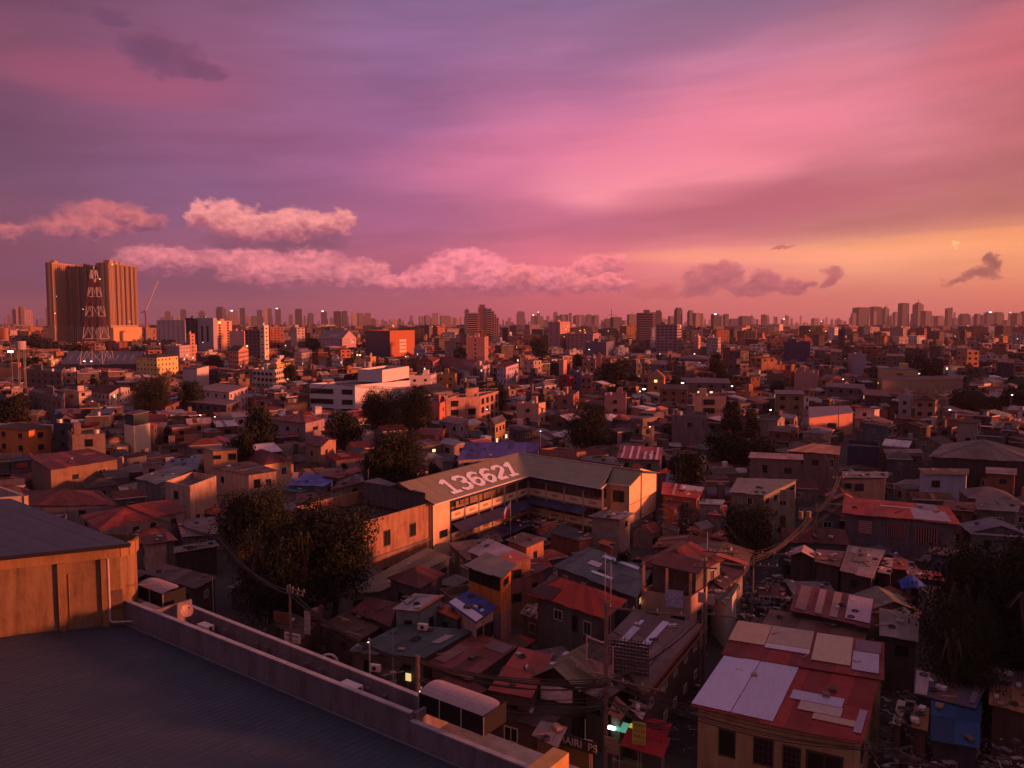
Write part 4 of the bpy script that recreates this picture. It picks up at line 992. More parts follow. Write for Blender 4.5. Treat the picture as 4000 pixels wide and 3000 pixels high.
# big rusty flat roof with white strips
H('large patchwork roof with lilac-white strips beside the tall pole', q('l2', (790, 560), (1160, 1012), (1640, 432), (1045, 318), z=6), 6, roof='shed', rise=.15, cols=((.14, .085, .08), (.12, .075, .08), (.17, .12, .12)), rust=.5, wall=(.12, .08, .07), over=.15, sheet_w=1.7,
  patches=[(0, .2, .31, .05, .62, (.46, .4, .52)), (0, .5, .6, .33, .9, (.48, .42, .53)), (0, .22, .27, .68, .8, (.45, .4, .5)), (0, .02, .2, .3, .9, (.13, .08, .085)), (0, .66, .8, .1, .5, (.2, .13, .13))], lm='large patchwork roof')
m = MB(); a, b = P(*px_of('l2', 1165, 1015), 6.25), P(*px_of('l2', 1645, 432), 6.25); 
o = thing('roof_edge_beam', 'rusty pair of beams along the right edge of the patchwork roof', 'beam', a); m.bar(a, b, .25, .2); m.build('beam', plain('rust_beam', (.16, .05, .03), .8, 0, .4), o)
m = MB(); m.bar(a + Vector((.5, -.1, -.1)), b + Vector((.5, -.1, -.1)), .12, .14); m.build('beam', plain('rust_beam', (.16, .05, .03), .8, 0, .4), o)
H('gabled house with olive ribbed roof and white tarpaulin under the gable', q('l2', (150, 885), (582, 1003), (880, 745), (430, 690), z=5.2), 5.2, roof='gt', rise=1.5, cols=((.17, .14, .085), (.15, .125, .08)), rust=.3, wall=(.07, .05, .05), over=.6, rib=.6, sheet_w=.7, win=False, lm='olive ribbed gable roof', doors=False)
p = P(*px_of('l2', 250, 930), 5.4); dd = P(*px_of('l2', 520, 1010), 5.1) - p; dd.z = 0
cloth('rolled white tarpaulin hanging beneath the ribbed gable', p, dd.normalized(), dd.length, 1.3, (.55, .42, .42), 'tarpaulin', 'tarpaulin')
H('low shack with grey patched sheets beside the ribbed gable', q('l2', (600, 1000), (800, 1080), (1060, 930), (830, 830), z=4.8), 4.8, roof='shed', rise=.15, cols=((.2, .13, .14), (.15, .1, .1), (.25, .1, .08)), rust=.6, wall=(.1, .07, .06), see=.1)
# red and lilac patchwork building, bottom right
yel = (.36, .27, .16)
H('cream building whose red roof is half covered with lilac sheets', q('l2', (1550, 1112), ('l3', 812, 1440), ('l3', 958, 958), ('l2', 1838, 732), z=6), 6, roof='shed', rise=.45, cols=((.24, .02, .018), (.22, .02, .017)), rust=.18, wall=yel, over=.45, sheet_w=1.9, dirt=.6,
  patches=[(0, .0, .245, .0, .99, (.44, .38, .5)), (0, .25, .5, .0, .99, (.45, .39, .51)), (0, .53, .84, .42, .57, (.46, .39, .5)), (0, .6, .85, .27, .41, (.42, .3, .26)), (0, .7, .96, .17, .26, (.42, .27, .2)), (0, .94, .985, .1, .45, (.3, .2, .26))],
  wins=[('f', .2, 3.4, 1.3, 2.2, D0), ('f', .44, 3.4, 1.5, 2.2, D3), ('f', .82, 3.2, 2.6, 2.4, D1), ('f', .62, 3.4, 1.3, 1.9, D3), ('r', .4, 3.4, 1.4, 1.6, D1)], lm='red and lilac patchwork roof')
H('rear block with tan sheets over red roof behind the lilac one', q('l2', (1812, 670), ('l3', 1002, 905), ('l3', 1002, 612), ('l2', 1952, 425), z=6.6), 6.6, roof='shed', rise=.35, cols=((.22, .02, .018), (.2, .02, .017)), rust=.2, wall=yel, over=.2, sheet_w=1.9,
  patches=[(0, .0, .245, .38, 1, (.46, .27, .17)), (0, .25, .54, .47, 1, (.4, .27, .2)), (0, .25, .54, .33, .46, (.46, .37, .42)), (0, .56, .8, .2, .98, (.43, .29, .2)), (0, .81, .97, .12, .62, (.46, .38, .46)), (0, .82, .98, .64, .95, (.2, .12, .15))], see=.05, win=False, lm='tan and red patchwork roof')
H('maroon roof with three pale mottled strips and a pale ribbed end', q('l3', (190, 290), (882, 448), (915, 232), (255, 98), z=6), 6, roof='shed', rise=.4, cols=((.13, .02, .025), (.12, .02, .022)), rust=.25, wall=(.1, .08, .08), sheet_w=1.3,
  patches=[(0, .06, .2, .05, .95, (.3, .17, .15)), (0, .31, .4, .05, .95, (.3, .17, .15)), (0, .5, .6, .05, .95, (.29, .17, .15)), (0, .69, .99, .1, .95, (.38, .26, .3))], lm='maroon roof with pale strips')
H('dark rusty roof below the maroon striped one', q('l3', (-60, 430), (830, 615), (870, 470), (20, 305), z=5.2), 5.2, roof='shed', rise=.2, cols=((.1, .05, .045), MARO, (.14, .1, .11)), rust=.7, wall=(.1, .08, .07), see=.1)
H('grey-brown ribbed roof right of the pale ribbed end', q('l3', (962, 512), (1298, 562), (1298, 372), (960, 302), z=5.6), 5.6, roof='shed', rise=.3, cols=((.17, .14, .13), (.15, .12, .14)), rust=.3, wall=(.1, .08, .08), rib=.35)
H('shack roof of pale, rust and violet ribbed sheets beside the big dark tree', q('l3', (1258, 1018), (1795, 1140), (1880, 980), (1272, 845), z=5), 5, roof='shed', rise=.3, cols=((.16, .09, .09), (.12, .1, .15), (.1, .08, .12)), rust=.6, wall=(.1, .07, .07), patches=[(0, .02, .22, .0, .98, (.36, .25, .27)), (0, .87, .96, .1, .9, (.2, .16, .22))], rib=.3)
H('sloping deep blue tarpaulin roof at the lower right', q('l3', (1400, 1400), (1830, 1482), (1838, 1135), (1410, 1088), z=4.4), 4.4, roof='shed', rise=.5, cols=((.01, .045, .12), (.012, .05, .13)), rust=.02, wall=(.05, .05, .07), rib=4, win=False, lm='deep blue tarpaulin roof', see=.2)
H('narrow shack with rust-brown ribbed roof left of the blue tarpaulin', q('l3', (1240, 1310), (1378, 1345), (1392, 1165), (1262, 1140), z=4.8), 4.8, roof='shed', rise=.2, cols=((.2, .08, .03),), rust=.6, wall=(.1, .06, .05), win=False)
H('thin lean-to with two pale sheets beside the yellow wall', q('l3', (1072, 1275), (1150, 1295), (1190, 1110), (1120, 1090), z=4.6), 4.6, roof='shed', rise=.2, cols=((.38, .27, .22),), rust=.3, wall=(.1, .07, .06), win=False)
H('shack with tan tarpaulin roof at the right edge', q('l3', (1905, 1110), (2290, 1200), (2290, 1010), (1915, 970), z=5), 5, roof='shed', rise=.3, cols=((.4, .2, .1), TAN), rust=.8, wall=(.1, .06, .05), win=False)
H('grey shack with torn sheets under the big dark tree', q('l3', (1840, 920), (2270, 1000), (2270, 860), (1850, 790), z=5), 5, roof='shed', rise=.3, cols=((.15, .12, .12), TAN), rust=.8, wall=(.1, .07, .07), win=False, see=.1)
# right middle
t, Q, W = H('long house with scarlet roof and three pink slatted windows', q('m3', (640, 672), (1665, 768), (1555, 645), (655, 562), z=8), 8, roof='shed', rise=.5, cols=((.42, .035, .02), (.36, .03, .02)), rust=.2, wall=(.16, .13, .14), over=.4, dirt=.7,
  patches=[(0, .62, .93, .02, .6, (.5, .35, .36)), (0, .7, .88, .62, .98, (.34, .25, .3)), (0, .35, .7, .6, .66, (.45, .3, .3))],
  wins=[('f', .19, 6.2, 1.8, 1.9, ('d', 0, 0)), ('f', .47, 6.1, 2.4, 2.0, ('d', 0, 0)), ('f', .74, 5.9, 3.0, 2.1, ('d', 0, 0))], lm='long scarlet roof with slatted windows')
a, b, L, n = face_frame(W, 'f'); d = (b - a).normalized()
slat = plain('window_slat', (.55, .25, .22), .6)
for s, zc, w, h, vert in ((.19, 6.2, 1.8, 1.9, 0), (.47, 6.1, 2.4, 2.0, 1), (.74, 5.9, 3.0, 2.1, 1)):
    c = lerp(a, b, s) + n * .13
    for k in range(9 if vert else 7):
        m = MB()
        if vert: u = (k + .5) / 9 - .5; m.bar(Vector((c.x, c.y, zc - h / 2)) + d * u * w, Vector((c.x, c.y, zc + h / 2)) + d * u * w, w / 9 * .66, .04)
        else: zz = zc + ((k + .5) / 7 - .5) * h; m.bar(Vector((c.x, c.y, zz)) - d * w / 2, Vector((c.x, c.y, zz)) + d * w / 2, .03, h / 7 * .66)
        m.build('slat', slat, t)
H('shanty with tan sheet roof full of holes below the long scarlet roof', q('m3', (618, 1172), (900, 1232), (1012, 1010), (690, 965), z=5.6), 5.6, roof='shed', rise=.2, cols=((.27, .18, .17), (.22, .15, .13)), rust=.5, wall=(.1, .07, .07), patches=[(0, .3, .6, .4, .75, (.17, .12, .08)), (0, .15, .3, .7, .95, (.4, .3, .3))], lm='tan shanty roof with holes')
H('little lean-to of pale pink and orange sheets beside the tan shanty', q('m3', (942, 1185), (1060, 1205), (1080, 1080), (1005, 1070), z=5), 5, roof='shed', rise=.2, cols=((.5, .3, .26), (.55, .26, .18)), rust=.4, wall=(.09, .06, .06), win=False)
H('small shack with orange-red sheet roof right of the pink lean-to', q('m3', (1062, 1150), (1210, 1168), (1212, 1090), (1080, 1065), z=5), 5, roof='shed', rise=.2, cols=((.26, .05, .03),), wall=(.09, .06, .06), win=False)
H('shack with deep blue front wall and silver roof edge', q('m3', (1385, 1022), (1655, 1058), (1650, 1000), (1400, 975), z=5.6), 5.6, roof='shed', rise=.2, cols=((.2, .12, .12), GRY), rust=.7, wall=(.07, .08, .2), win=False, lm='blue-fronted shack')
H('shanty with tented pink tarpaulin roof beside the alley', q('m3', (178, 1045), (400, 1065), (410, 1010), (210, 980), z=5.4), 5.4, roof='gt', rise=.7, cols=((.45, .28, .26), (.4, .22, .2)), rust=.2, rib=4, wall=(.09, .07, .06), win=False)
H('shanty with dull red sheets right of the tented tarpaulin', q('m3', (402, 1092), (620, 1140), (655, 1020), (415, 1000), z=5.4), 5.4, roof='shed', rise=.2, cols=((.22, .08, .07), DRED), wall=(.09, .07, .06))
H('row of bent red sheets on a shack beside the big dark tree', q('m3', (1212, 1225), (1540, 1265), (1500, 1200), (1215, 1172), z=5), 5, roof='shed', rise=.2, cols=((.36, .07, .05), (.3, .05, .04)), rust=.6, wall=(.08, .06, .06), win=False)
p = P(*px_of('m3', 1160, 1330), 4.6); 
m = MB(); K = 8; base = P(*px_of('m3', 1150, 1340), 4.2)
ex = (P(*px_of('m3', 1460, 1370), 4.2) - base); ey = Vector((1.0, 3.2, 0))
for i in range(K):
    for j in range(5):
        def pt(i, j): return base + ex * (i / K) + ey * (j / 5) + Vector((0, 0, 1.5 * math.exp(-((i / K - .35) * 3) ** 2) * math.sin(math.pi * (j + .6) / 6) + .08 * math.sin(i * 3 + j * 2)))
        m.face([pt(i, j), pt(i + 1, j), pt(i + 1, j + 1), pt(i, j + 1)])
o = m.build('tarpaulin', plain('blue_tarp', (.03, .07, .28), .7), org=base); tag(o, 'crumpled bright blue tarpaulin over a shanty beside the big dark tree', 'tarpaulin')
H('brown block house topped by a bright orange parapet strip', q('m3', (160, 135), (620, 168), (628, 118), (385, 92), z=9), 9, roof='shed', rise=.5, cols=((.55, .2, .09),), rust=.1, wall=(.25, .15, .13), wins=[('f', .25, 7, 1.2, 1.2, D0), ('f', .55, 7, 1.4, 1.2, D0), ('f', .87, 7, .9, 2, W1)], lm='orange parapet house')
H('plain brown block house left of the orange parapet house', q('m2', (2040, 195), ('m3', 305, 215), ('m3', 300, 180), ('m2', 2060, 160), z=9), 9, roof='shed', rise=.3, cols=((.35, .2, .17),), wall=(.25, .16, .15), wins=[('f', .3, 6.9, 1, 1.6, D0), ('f', .75, 6.7, 1.4, 1.1, D1)])
H('house with pale olive roof beyond the round dark tree', q('m2', (1880, 486), (2180, 518), ('m3', 255, 400), ('m2', 1945, 385), z=7), 7, roof='shed', rise=.3, cols=((.2, .18, .13), (.18, .16, .12)), rust=.2, wall=(.3, .25, .2), lm='pale olive roof')
H('low house with tan terrace wall beside the olive roof', q('m3', (0, 470), (235, 480), (240, 410), (0, 405), z=6.6), 6.6, roof='flat', cols=(GRY,), wall=(.38, .27, .2), see=.3)
H('wide pale blue-white fronted house with flat brown eave', q('m3', (1350, 338), (1735, 345), (1735, 305), (1290, 298), z=8), 8, roof='shed', rise=.3, cols=(BRN,), wall=(.42, .42, .5), wins=[('f', .25, 6.2, 1.5, 1.3, D1)], dirt=.4, lm='pale blue-white fronted house')
H('large open shed with dark hipped roof at the far right', q('m3', (1400, 185), (2330, 235), (2200, 120), (1520, 75), z=9.5), 9.5, roof='hip', rise=2.6, cols=((.1, .09, .085),), wall=(.06, .05, .05), win=False, lm='large dark hipped shed')
H('long brown plastered house with flat grey eave', q('m3', (640, 365), (1035, 372), (1035, 328), (640, 325), z=7.8), 7.8, roof='shed', rise=.2, cols=(GRY,), wall=(.26, .18, .16), wins=[('f', .1, 6.2, 1.3, 1.1, D0), ('f', .38, 6, 1.6, 1.4, D3)], lm='long brown plastered house')
H('dull red plastered house at the right edge', q('m3', (1880, 330), (2150, 345), (2150, 305), (1880, 290), z=9), 9, roof='shed', rise=.3, cols=(GRY,), wall=(.26, .1, .08))
H('grey house with upswept roof and one pale window', q('m3', (1800, 640), (2160, 665), (2185, 590), (1790, 560), z=8), 8, roof='shed', rise=.4, cols=((.13, .11, .1),), wall=(.17, .14, .13), wins=[('f', .5, 6.2, 1.8, 1.5, W3), ('f', .4, 3.2, .9, 1.1, W1), ('f', .52, 3.2, .9, 1.1, W1)])
H('dark navy box building behind the brown plastered house', q('m3', (690, 90), (960, 105), (960, 60), (690, 40), z=8), 8, roof='flat', cols=(GRY,), wall=(.05, .05, .09), win=False)
H('house with small red annex roof right of the alley', q('m3', (1500, 640), (1790, 665), (1800, 600), (1520, 590), z=7), 7, roof='shed', rise=.3, cols=(DRED,), wall=(.3, .12, .1), see=.4)
H('house with crimson roof crossed by six pale stripes', q('m2', (900, 198), (1288, 218), (1305, 124), (935, 106), z=8), 8, roof='shed', rise=.4, cols=((.28, .03, .03), (.25, .03, .03)), rust=.1, wall=GWALL,
  patches=[(0, .1, .15, .0, .98, (.55, .35, .36)), (0, .28, .33, .0, .98, (.55, .35, .36)), (0, .44, .49, .0, .98, (.55, .35, .36)), (0, .6, .66, .0, .6, (.55, .35, .36)), (0, .74, .8, .0, .6, (.55, .35, .36)), (0, .87, .92, .0, .98, (.55, .35, .36))], lm='striped crimson roof')
H('house with scarlet roof and a pale sheet just right of the school', q('m2', (1290, 505), (1600, 552), (1668, 468), (1300, 420), z=6.8), 6.8, roof='shed', rise=.3, cols=((.42, .05, .03),), rust=.15, wall=(.3, .13, .1), patches=[(0, .45, .98, .55, .98, (.4, .3, .3)), (0, .3, .36, .0, .98, (.5, .25, .2))], lm='scarlet roof right of the school')
H('low blue-grey roofs behind the scarlet roof', q('m2', (1320, 410), (1680, 440), (1660, 360), (1340, 330), z=6), 6, roof='shed', rise=.2, cols=((.09, .09, .17), (.12, .11, .17)), wall=PWALL)
H('small lilac-grey house with flat sheet roof', q('m2', (1605, 595), (1820, 602), (1842, 572), (1645, 560), z=6.4), 6.4, roof='shed', rise=.2, cols=((.25, .23, .25),), wall=(.26, .2, .22), win=False)
H('shack with coral sheet roof beside the round dark tree', q('m2', (1690, 680), (1850, 702), (1858, 622), (1795, 614), z=5), 5, roof='shed', rise=.3, cols=((.5, .12, .1),), rust=.1, wall=PWALL, win=False)
H('red plaster house with dark doorway right of the school gable', q('m2', (1290, 600), (1400, 650), (1530, 560), (1420, 520), z=5.6), 5.6, roof='shed', rise=.3, cols=(DRED,), wall=(.35, .12, .09), see=.3)
H('hollow-block hut with orange-lit end wall and overhanging tin roof', q('m2', (655, 700), (942, 732), (1056, 682), (800, 650), z=7.4), 7.4, roof='shed', rise=.15, cols=((.2, .15, .16), (.36, .25, .26)), rust=.6, wall=(.42, .3, .26), blk=True, over=.5, wins=[('r', .65, 6.2, .7, .9, D0)], lm='hollow-block hut', doors=False)
H('low dark hut roofed with framed black panels', q('m2', (310, 838), (590, 920), (720, 905), (440, 772), z=5.2), 5.2, roof='shed', rise=.2, cols=((.04, .03, .035),), rust=.1, wall=(.15, .07, .06), patches=[(0, .8, .99, .2, .8, (.3, .17, .15))], win=False)
H('rusty hut with lit orange side below the school court', q('m2', (-60, 905), (125, 972), (302, 908), (90, 850), z=6), 6, roof='shed', rise=.2, cols=((.14, .08, .07), MARO), rust=.7, wall=(.45, .2, .12), dirt=.9, wins=[('r', .5, 4.2, .8, 1.5, D0)])
H('orange-fronted low store between hut and hollow-block house', q('m2', (740, 930), (870, 975), (895, 940), (780, 905), z=4.4), 4.4, roof='shed', rise=.1, cols=((.45, .12, .05),), rust=.2, wall=(.4, .15, .08), win=False)
H('building with violet-blue gabled roof behind the school', q('m1', (1735, 215), ('m2', 225, 165), ('m2', 245, 115), ('m1', 1880, 70), z=7), 7, roof='gs', rise=2.0, cols=((.06, .05, .2), (.065, .06, .22)), rust=.05, wall=PWALL, see=.3, lm='violet-blue roof')
H('row of low brown roofs behind the school ridge', q('m2', (590, 215), (960, 265), (980, 235), (620, 190), z=7), 7, roof='shed', rise=.3, cols=((.09, .075, .07),), wall=GWALL, see=.2)
H('house with tiled terrace and small water drum behind the school', q('m2', (240, 120), (560, 150), (640, 140), (400, 100), z=8), 8, roof='flat', cols=(GRY,), wall=(.35, .16, .12), see=.2)
H('patchy red and orange strip roof right of the long red hip roof', q('m0', (1180, 935), (1530, 905), (1400, 790), (1100, 830), z=4.2), 4.2, roof='shed', rise=.2, cols=((.3, .06, .04), (.2, .04, .03), GRY), rust=.5, wall=GWALL, patches=[(0, .45, .75, .05, .95, (.36, .08, .04))], see=.1)
H('brown-grey flat roof beside the big mango tree', q('m0', (1570, 880), (1890, 850), (1860, 715), (1520, 745), z=4.2), 4.2, roof='shed', rise=.2, cols=((.17, .12, .11), (.14, .1, .1)), rust=.4, wall=GWALL, see=.05, patches=[(0, .0, .12, .1, .95, (.33, .12, .08))])
H('long dark slatted roof in front of the mango trees', q('m0', (1225, 1190), (1690, 1330), (1885, 1240), (1400, 1120), z=4.4), 4.4, roof='shed', rise=.2, cols=((.09, .055, .05), (.07, .045, .04)), rust=.5, wall=(.08, .06, .06), rib=.9, see=.1)
H('grey lean-to roofs below the slatted roof', q('m0', (1500, 1020), (1900, 960), (1860, 920), (1500, 980), z=4), 4, roof='shed', rise=.2, cols=((.15, .11, .11),), wall=(.08, .06, .06), see=.05, win=False)
# street-side stalls along the foot
H('small shop with pinkish curved awning roof beside the lettered sign', q('l2', (170, 1375), (395, 1480), (480, 1345), (250, 1285), z=5.6), 5.6, roof='shed', rise=.3, cols=((.3, .19, .19),), rust=.3, wall=(.16, .11, .09), rib=.3)
H('red-brown lean-to roof above the lit stall', q('l2', (830, 1190), (940, 1245), (1020, 1165), (900, 1060), z=4.6), 4.6, roof='shed', rise=.2, cols=((.22, .06, .05), (.3, .1, .07)), wall=(.1, .07, .06), win=False)
H('small tilted peach-coloured roof beside the lit stall', q('l2', (1020, 1150), (1128, 1245), (1180, 1150), (1060, 1100), z=4.8), 4.8, roof='shed', rise=.2, cols=((.42, .25, .22),), rust=.3, wall=(.1, .07, .06), win=False)
H('dark shop fronts under the dense wires', q('l1', (1960, 1180), ('l2', 300, 1330), ('l2', 560, 1130), ('l2', 120, 1040), z=3.6), 3.6, roof='shed', rise=.2, cols=((.05, .035, .035),), wall=(.1, .07, .06), see=.05)
H('teal-walled shop at the street below the slatted window', q('l1', (990, 800), (1165, 930), (1260, 790), (1060, 700), z=4), 4, roof='shed', rise=.2, cols=((.08, .07, .06), ORG), rust=.5, wall=(.12, .17, .16), see=.4)
H('small street stall with patched tin roof beside the arched gate', q('l1', (800, 650), (930, 690), (1010, 640), (880, 600), z=4.2), 4.2, roof='shed', rise=.2, cols=((.3, .22, .22), (.2, .1, .08)), rust=.5, wall=(.12, .09, .08), win=False)
H('narrow dark store behind the white sign board', q('l1', (170, 420), (390, 560), (520, 430), (300, 330), z=3.8), 3.8, roof='shed', rise=.2, cols=((.07, .05, .045),), wall=(.14, .06, .05), see=.1)
H('dull shed in the shade of the mango trees', q('l1', (560, 420), (900, 560), (1150, 420), (820, 300), z=4), 4, roof='shed', rise=.2, cols=((.07, .035, .03), MARO), wall=(.1, .07, .07), see=.05)
H('dark maroon roof between the green roof and the purple house', q('l1', (820, 300), (1160, 440), (1230, 250), (960, 200), z=4.6), 4.6, roof='shed', rise=.2, cols=(MARO, (.07, .02, .02)), wall=(.1, .07, .07), see=.05)
H('low house with grey-lilac wall beside the alley fence', q('l2', (1690, 130), (1850, 260), (1965, 90), (1760, 20), z=5), 5, roof='shed', rise=.2, cols=((.1, .09, .07),), wall=(.5, .47, .42), dirt=.3, see=.5, win=False)
H('long narrow dark roof along the alley behind the balcony house', q('m2', (1700, 1240), (1830, 1330), (2020, 1200), (1800, 1140), z=5.4), 5.4, roof='shed', rise=.2, cols=(MARO, (.14, .06, .055)), rust=.5, wall=GWALL, see=.1)
print('near houses ok', len(TAKEN))
# ------------------------------------------------------------------ middle distance landmarks
def panes_stuff(parent, W, zs, dens, w, h, faces='frl', mat=None, name='windows', lit=.03, rng=random):
    """window openings too small to pick apart singly: one mesh of framed recesses per building"""
    s = MB()
    for f in faces:
        if not seen(W, f): continue
        a, b, L, n = face_frame(W, f); k = max(1, int(L / dens)); d = (b - a).normalized()
        for z in zs:
            for i in range(k):
                if rng.random() < .06: continue
                p = lerp(a, b, (i + .5) / k); c = [p - d * w / 2 + n * .06, p + d * w / 2 + n * .06]
                mi = 1 if rng.random() < lit else 0
                s.face([Vector((c[0].x, c[0].y, z)), Vector((c[1].x, c[1].y, z)), Vector((c[1].x, c[1].y, z + h)), Vector((c[0].x, c[0].y, z + h))], mi)
                e = n * .25
                s.face([Vector((c[0].x, c[0].y, z)), Vector((c[1].x, c[1].y, z)), Vector((c[1].x, c[1].y, z)) + e, Vector((c[0].x, c[0].y, z)) + e][::-1], 2)
    if s.f:
        o = s.build(name, [PANE, PANEW, CONC], parent); struct(o, 'stuff'); return o
def B(label, Q, z, wall, roof='flat', rise=0, cols=(GRY,), fl=3.1, dens=3.2, w=1.4, h=1.2, win=True, cat='building', name='building', z0=0, see=.6, par=.8, lm=None, dirt=.35, faces='frl', lit=.03, rust=.2, tophouse=True, **k):
    t, Q, W = house(label, Q, z, roof=roof, rise=rise, wall=wall, cols=cols, win=False, near=False, cat=cat, name=name, see=see, par=par, lm=lm, dirt=dirt, over=0 if roof == 'flat' else .4, rust=rust, base=z0, **k)
    top = z - (par if roof == 'flat' else 0)
    if win: panes_stuff(t, W, [top - fl + .9 - fl * i for i in range(int((top - z0) // fl))], dens, w, h, faces, lit=lit, rng=random.Random(int(Q[0].x * 7)))
    if roof == 'flat' and tophouse:
        rg = random.Random(int(Q[1].x * 13)); u, v = Q[1] - Q[0], Q[3] - Q[0]
        s0, t0 = rg.uniform(.1, .6), rg.uniform(.3, .6); p = Q[0] + u * s0 + v * t0; m = MB()
        a = [p, p + u * .22, p + u * .22 + v * .25, p + v * .25]; m.prism([Vector((x.x, x.y, top)) for x in a], min(3.0, .2 * z + 1)); m.build('stair_tower', plaster(wall, dirt), t)
        m = MB(); p = Q[0] + u * rg.uniform(.2, .8) + v * .2; m.tube([Vector((p.x, p.y, top)), Vector((p.x, p.y, top + 1.6))], .8, 10); m.build('water_tank', plain('tank_steel', (.35, .33, .35), .4, .3), t)
    return t, Q, W
def bq(code, xl, xc, xr, y, D, ang=R(22)):
    f = lambda x: px_of(code, x, y); px, py = f(xc); N = PD(px, py, D); tl = (f(xl)[0] - 2000) / FPX; tr = (f(xr)[0] - 2000) / FPX; sa, ca = math.sin(ang), math.cos(ang)
    L = (N.x - tl * D) / (ca + tl * sa); M = (tr * D - N.x) / (sa - tr * ca) if abs(sa - tr * ca) > .05 else 12; M = max(6, min(60, M))
    return [Vector((N.x - ca * L, D + sa * L, N.z)), N, Vector((N.x + sa * M, D + ca * M, N.z))], N.z
def BQ(label, code, xl, xc, xr, y, D, wall, ang=R(22), **k):
    Q, z = bq(code, xl, xc, xr, y, D, ang); return B(label, Q, z, wall, **k)
def mid_landmarks():
    t, Q, W = B('long white modern office with dark ribbon windows, lower storeys', q('u1', (462, 1103), (855, 1116), (1330, 1075), z=12), 12, (.66, .58, .58), dirt=.08, win=False, see=.95, lm='white modern office', name='office_building', tophouse=False)
    for s, ww in ((.27, .52), (.83, .24)):
        for zc in (9.2, 5.2, 1.6):
            a, b, L, n = face_frame(W, 'f'); p = lerp(a, b, s) + n * .03; p.z = zc; window(t, p, n, L * ww, 2.0, ('d', 3, 3))
    a, b, L, n = face_frame(W, 'r')
    for s in (.15, .3, .45): p = lerp(a, b, s) + n * .03; p.z = 3; window(t, p, n, 2, 2, D1)
    B('white upper storey box standing on the long modern office', q('u1', (880, 978), (1090, 985), (1322, 952), z=17), 17, (.7, .6, .58), dirt=.05, win=False, z0=11.9, see=.95, name='office_upper_block', tophouse=False)
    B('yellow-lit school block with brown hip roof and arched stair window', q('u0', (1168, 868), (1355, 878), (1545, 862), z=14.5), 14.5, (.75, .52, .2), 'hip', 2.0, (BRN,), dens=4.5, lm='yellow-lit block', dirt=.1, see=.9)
    B('pink-lit warehouse with steep church-like roof', q('u1', (530, 712), (745, 716), (868, 706), z=19), 19, (.5, .32, .33), 'gs', 9, ((.5, .34, .36),), dens=6, lm='pink church-like roof', see=.6)
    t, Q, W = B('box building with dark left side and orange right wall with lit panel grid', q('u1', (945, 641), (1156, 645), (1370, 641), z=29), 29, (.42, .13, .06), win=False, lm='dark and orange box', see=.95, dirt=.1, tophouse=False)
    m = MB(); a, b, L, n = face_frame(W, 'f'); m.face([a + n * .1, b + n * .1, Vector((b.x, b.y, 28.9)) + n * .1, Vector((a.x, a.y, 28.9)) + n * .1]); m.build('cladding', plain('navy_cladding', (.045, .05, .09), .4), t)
    a, b, L, n = face_frame(W, 'r')
    for i in range(4):
        for j in range(4):
            p = lerp(a, b, .36 + .28 * (i + .5) / 4) + n * .05; p.z = 8 + 3.4 * j
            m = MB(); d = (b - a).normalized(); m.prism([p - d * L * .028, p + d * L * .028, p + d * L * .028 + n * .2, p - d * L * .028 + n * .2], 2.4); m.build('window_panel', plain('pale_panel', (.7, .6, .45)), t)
    B('white three-storey house with balcony rows catching yellow light', q('u1', (-30, 975), (145, 985), (253, 962), z=11.5), 11.5, (.62, .52, .4), dens=3.5, w=2.4, h=1.5, lm='balconied white house', see=.9)
    B('cream annex with yellow end wall behind the balconied white house', q('u1', (130, 925), (180, 935), (300, 925), z=13.5), 13.5, (.6, .42, .2), dens=6, see=.7)
    B('building with red hip roof and orange-lit corner', q('u1', (1385, 905), (1530, 915), (1588, 885), z=12.5), 12.5, (.45, .2, .14), 'hip', 2, (RED,), lm='red hip-roofed tall house', see=.8)
    B('long hall with red corrugated gable roof', q('u1', (1600, 905), (1870, 965), (1915, 925), z=10.5), 10.5, (.4, .2, .2), 'gs', 2.5, (RED, DRED), dens=5, see=.5)
    B('pale pink rounded-front building beside the long red-roofed hall', q('u1', (1870, 945), (1960, 955), (2025, 935), z=11), 11, (.6, .42, .42), dens=3)
    B('lilac painted tall house with red roof', q('u1', (2078, 950), (2160, 960), ('u2', 60, 935), z=13), 13, (.5, .38, .48), 'shed', .8, (RED,), dens=4, see=.9)
    t, Q, W = B('unfinished concrete building with orange end wall and roof rails', q('u1', (1640, 1230), (1938, 1212), (2095, 1165), z=10.5), 10.5, (.46, .24, .2), dens=5, w=3.0, h=2.0, lm='unfinished concrete building', see=.9, dirt=.7)
    m = MB()
    for i in range(4):
        for k in range(12):
            p = lerp(Q[i], Q[(i + 1) % 4], k / 12); m.bar(Vector((p.x, p.y, 10.5)), Vector((p.x, p.y, 11.5)), .06)
        m.bar(Vector((Q[i].x, Q[i].y, 11.5)), Vector((Q[(i + 1) % 4].x, Q[(i + 1) % 4].y, 11.5)), .06)
    m.build('railing', STEEL, t)
    B('coral red house with lit orange side beside the mid trees', q('u1', (1490, 1245), (1585, 1275), (1648, 1250), z=9.5), 9.5, (.55, .16, .11), dens=6, see=.9)
    B('house under wide grey gable roof behind the mid trees', q('u1', (1330, 1165), (1520, 1185), (1690, 1165), z=8), 8, (.2, .17, .17), 'gt', 2.8, ((.13, .11, .11),), dens=5, see=.4)
    B('pink-roofed pair of low houses with sunlit corrugated roofs', q('u1', (1330, 1540), (1555, 1552), (1645, 1505), z=6.8), 6.8, (.4, .15, .12), 'shed', .4, ((.45, .14, .12), (.5, .2, .18)), dens=5, see=.4)
    B('pale-roofed white house beside the ochre-lit small gabled house', q('u1', (1570, 1425), (1760, 1455), (1850, 1420), z=7.5), 7.5, (.4, .3, .3), 'shed', .4, ((.3, .18, .18),), dens=4, see=.5)
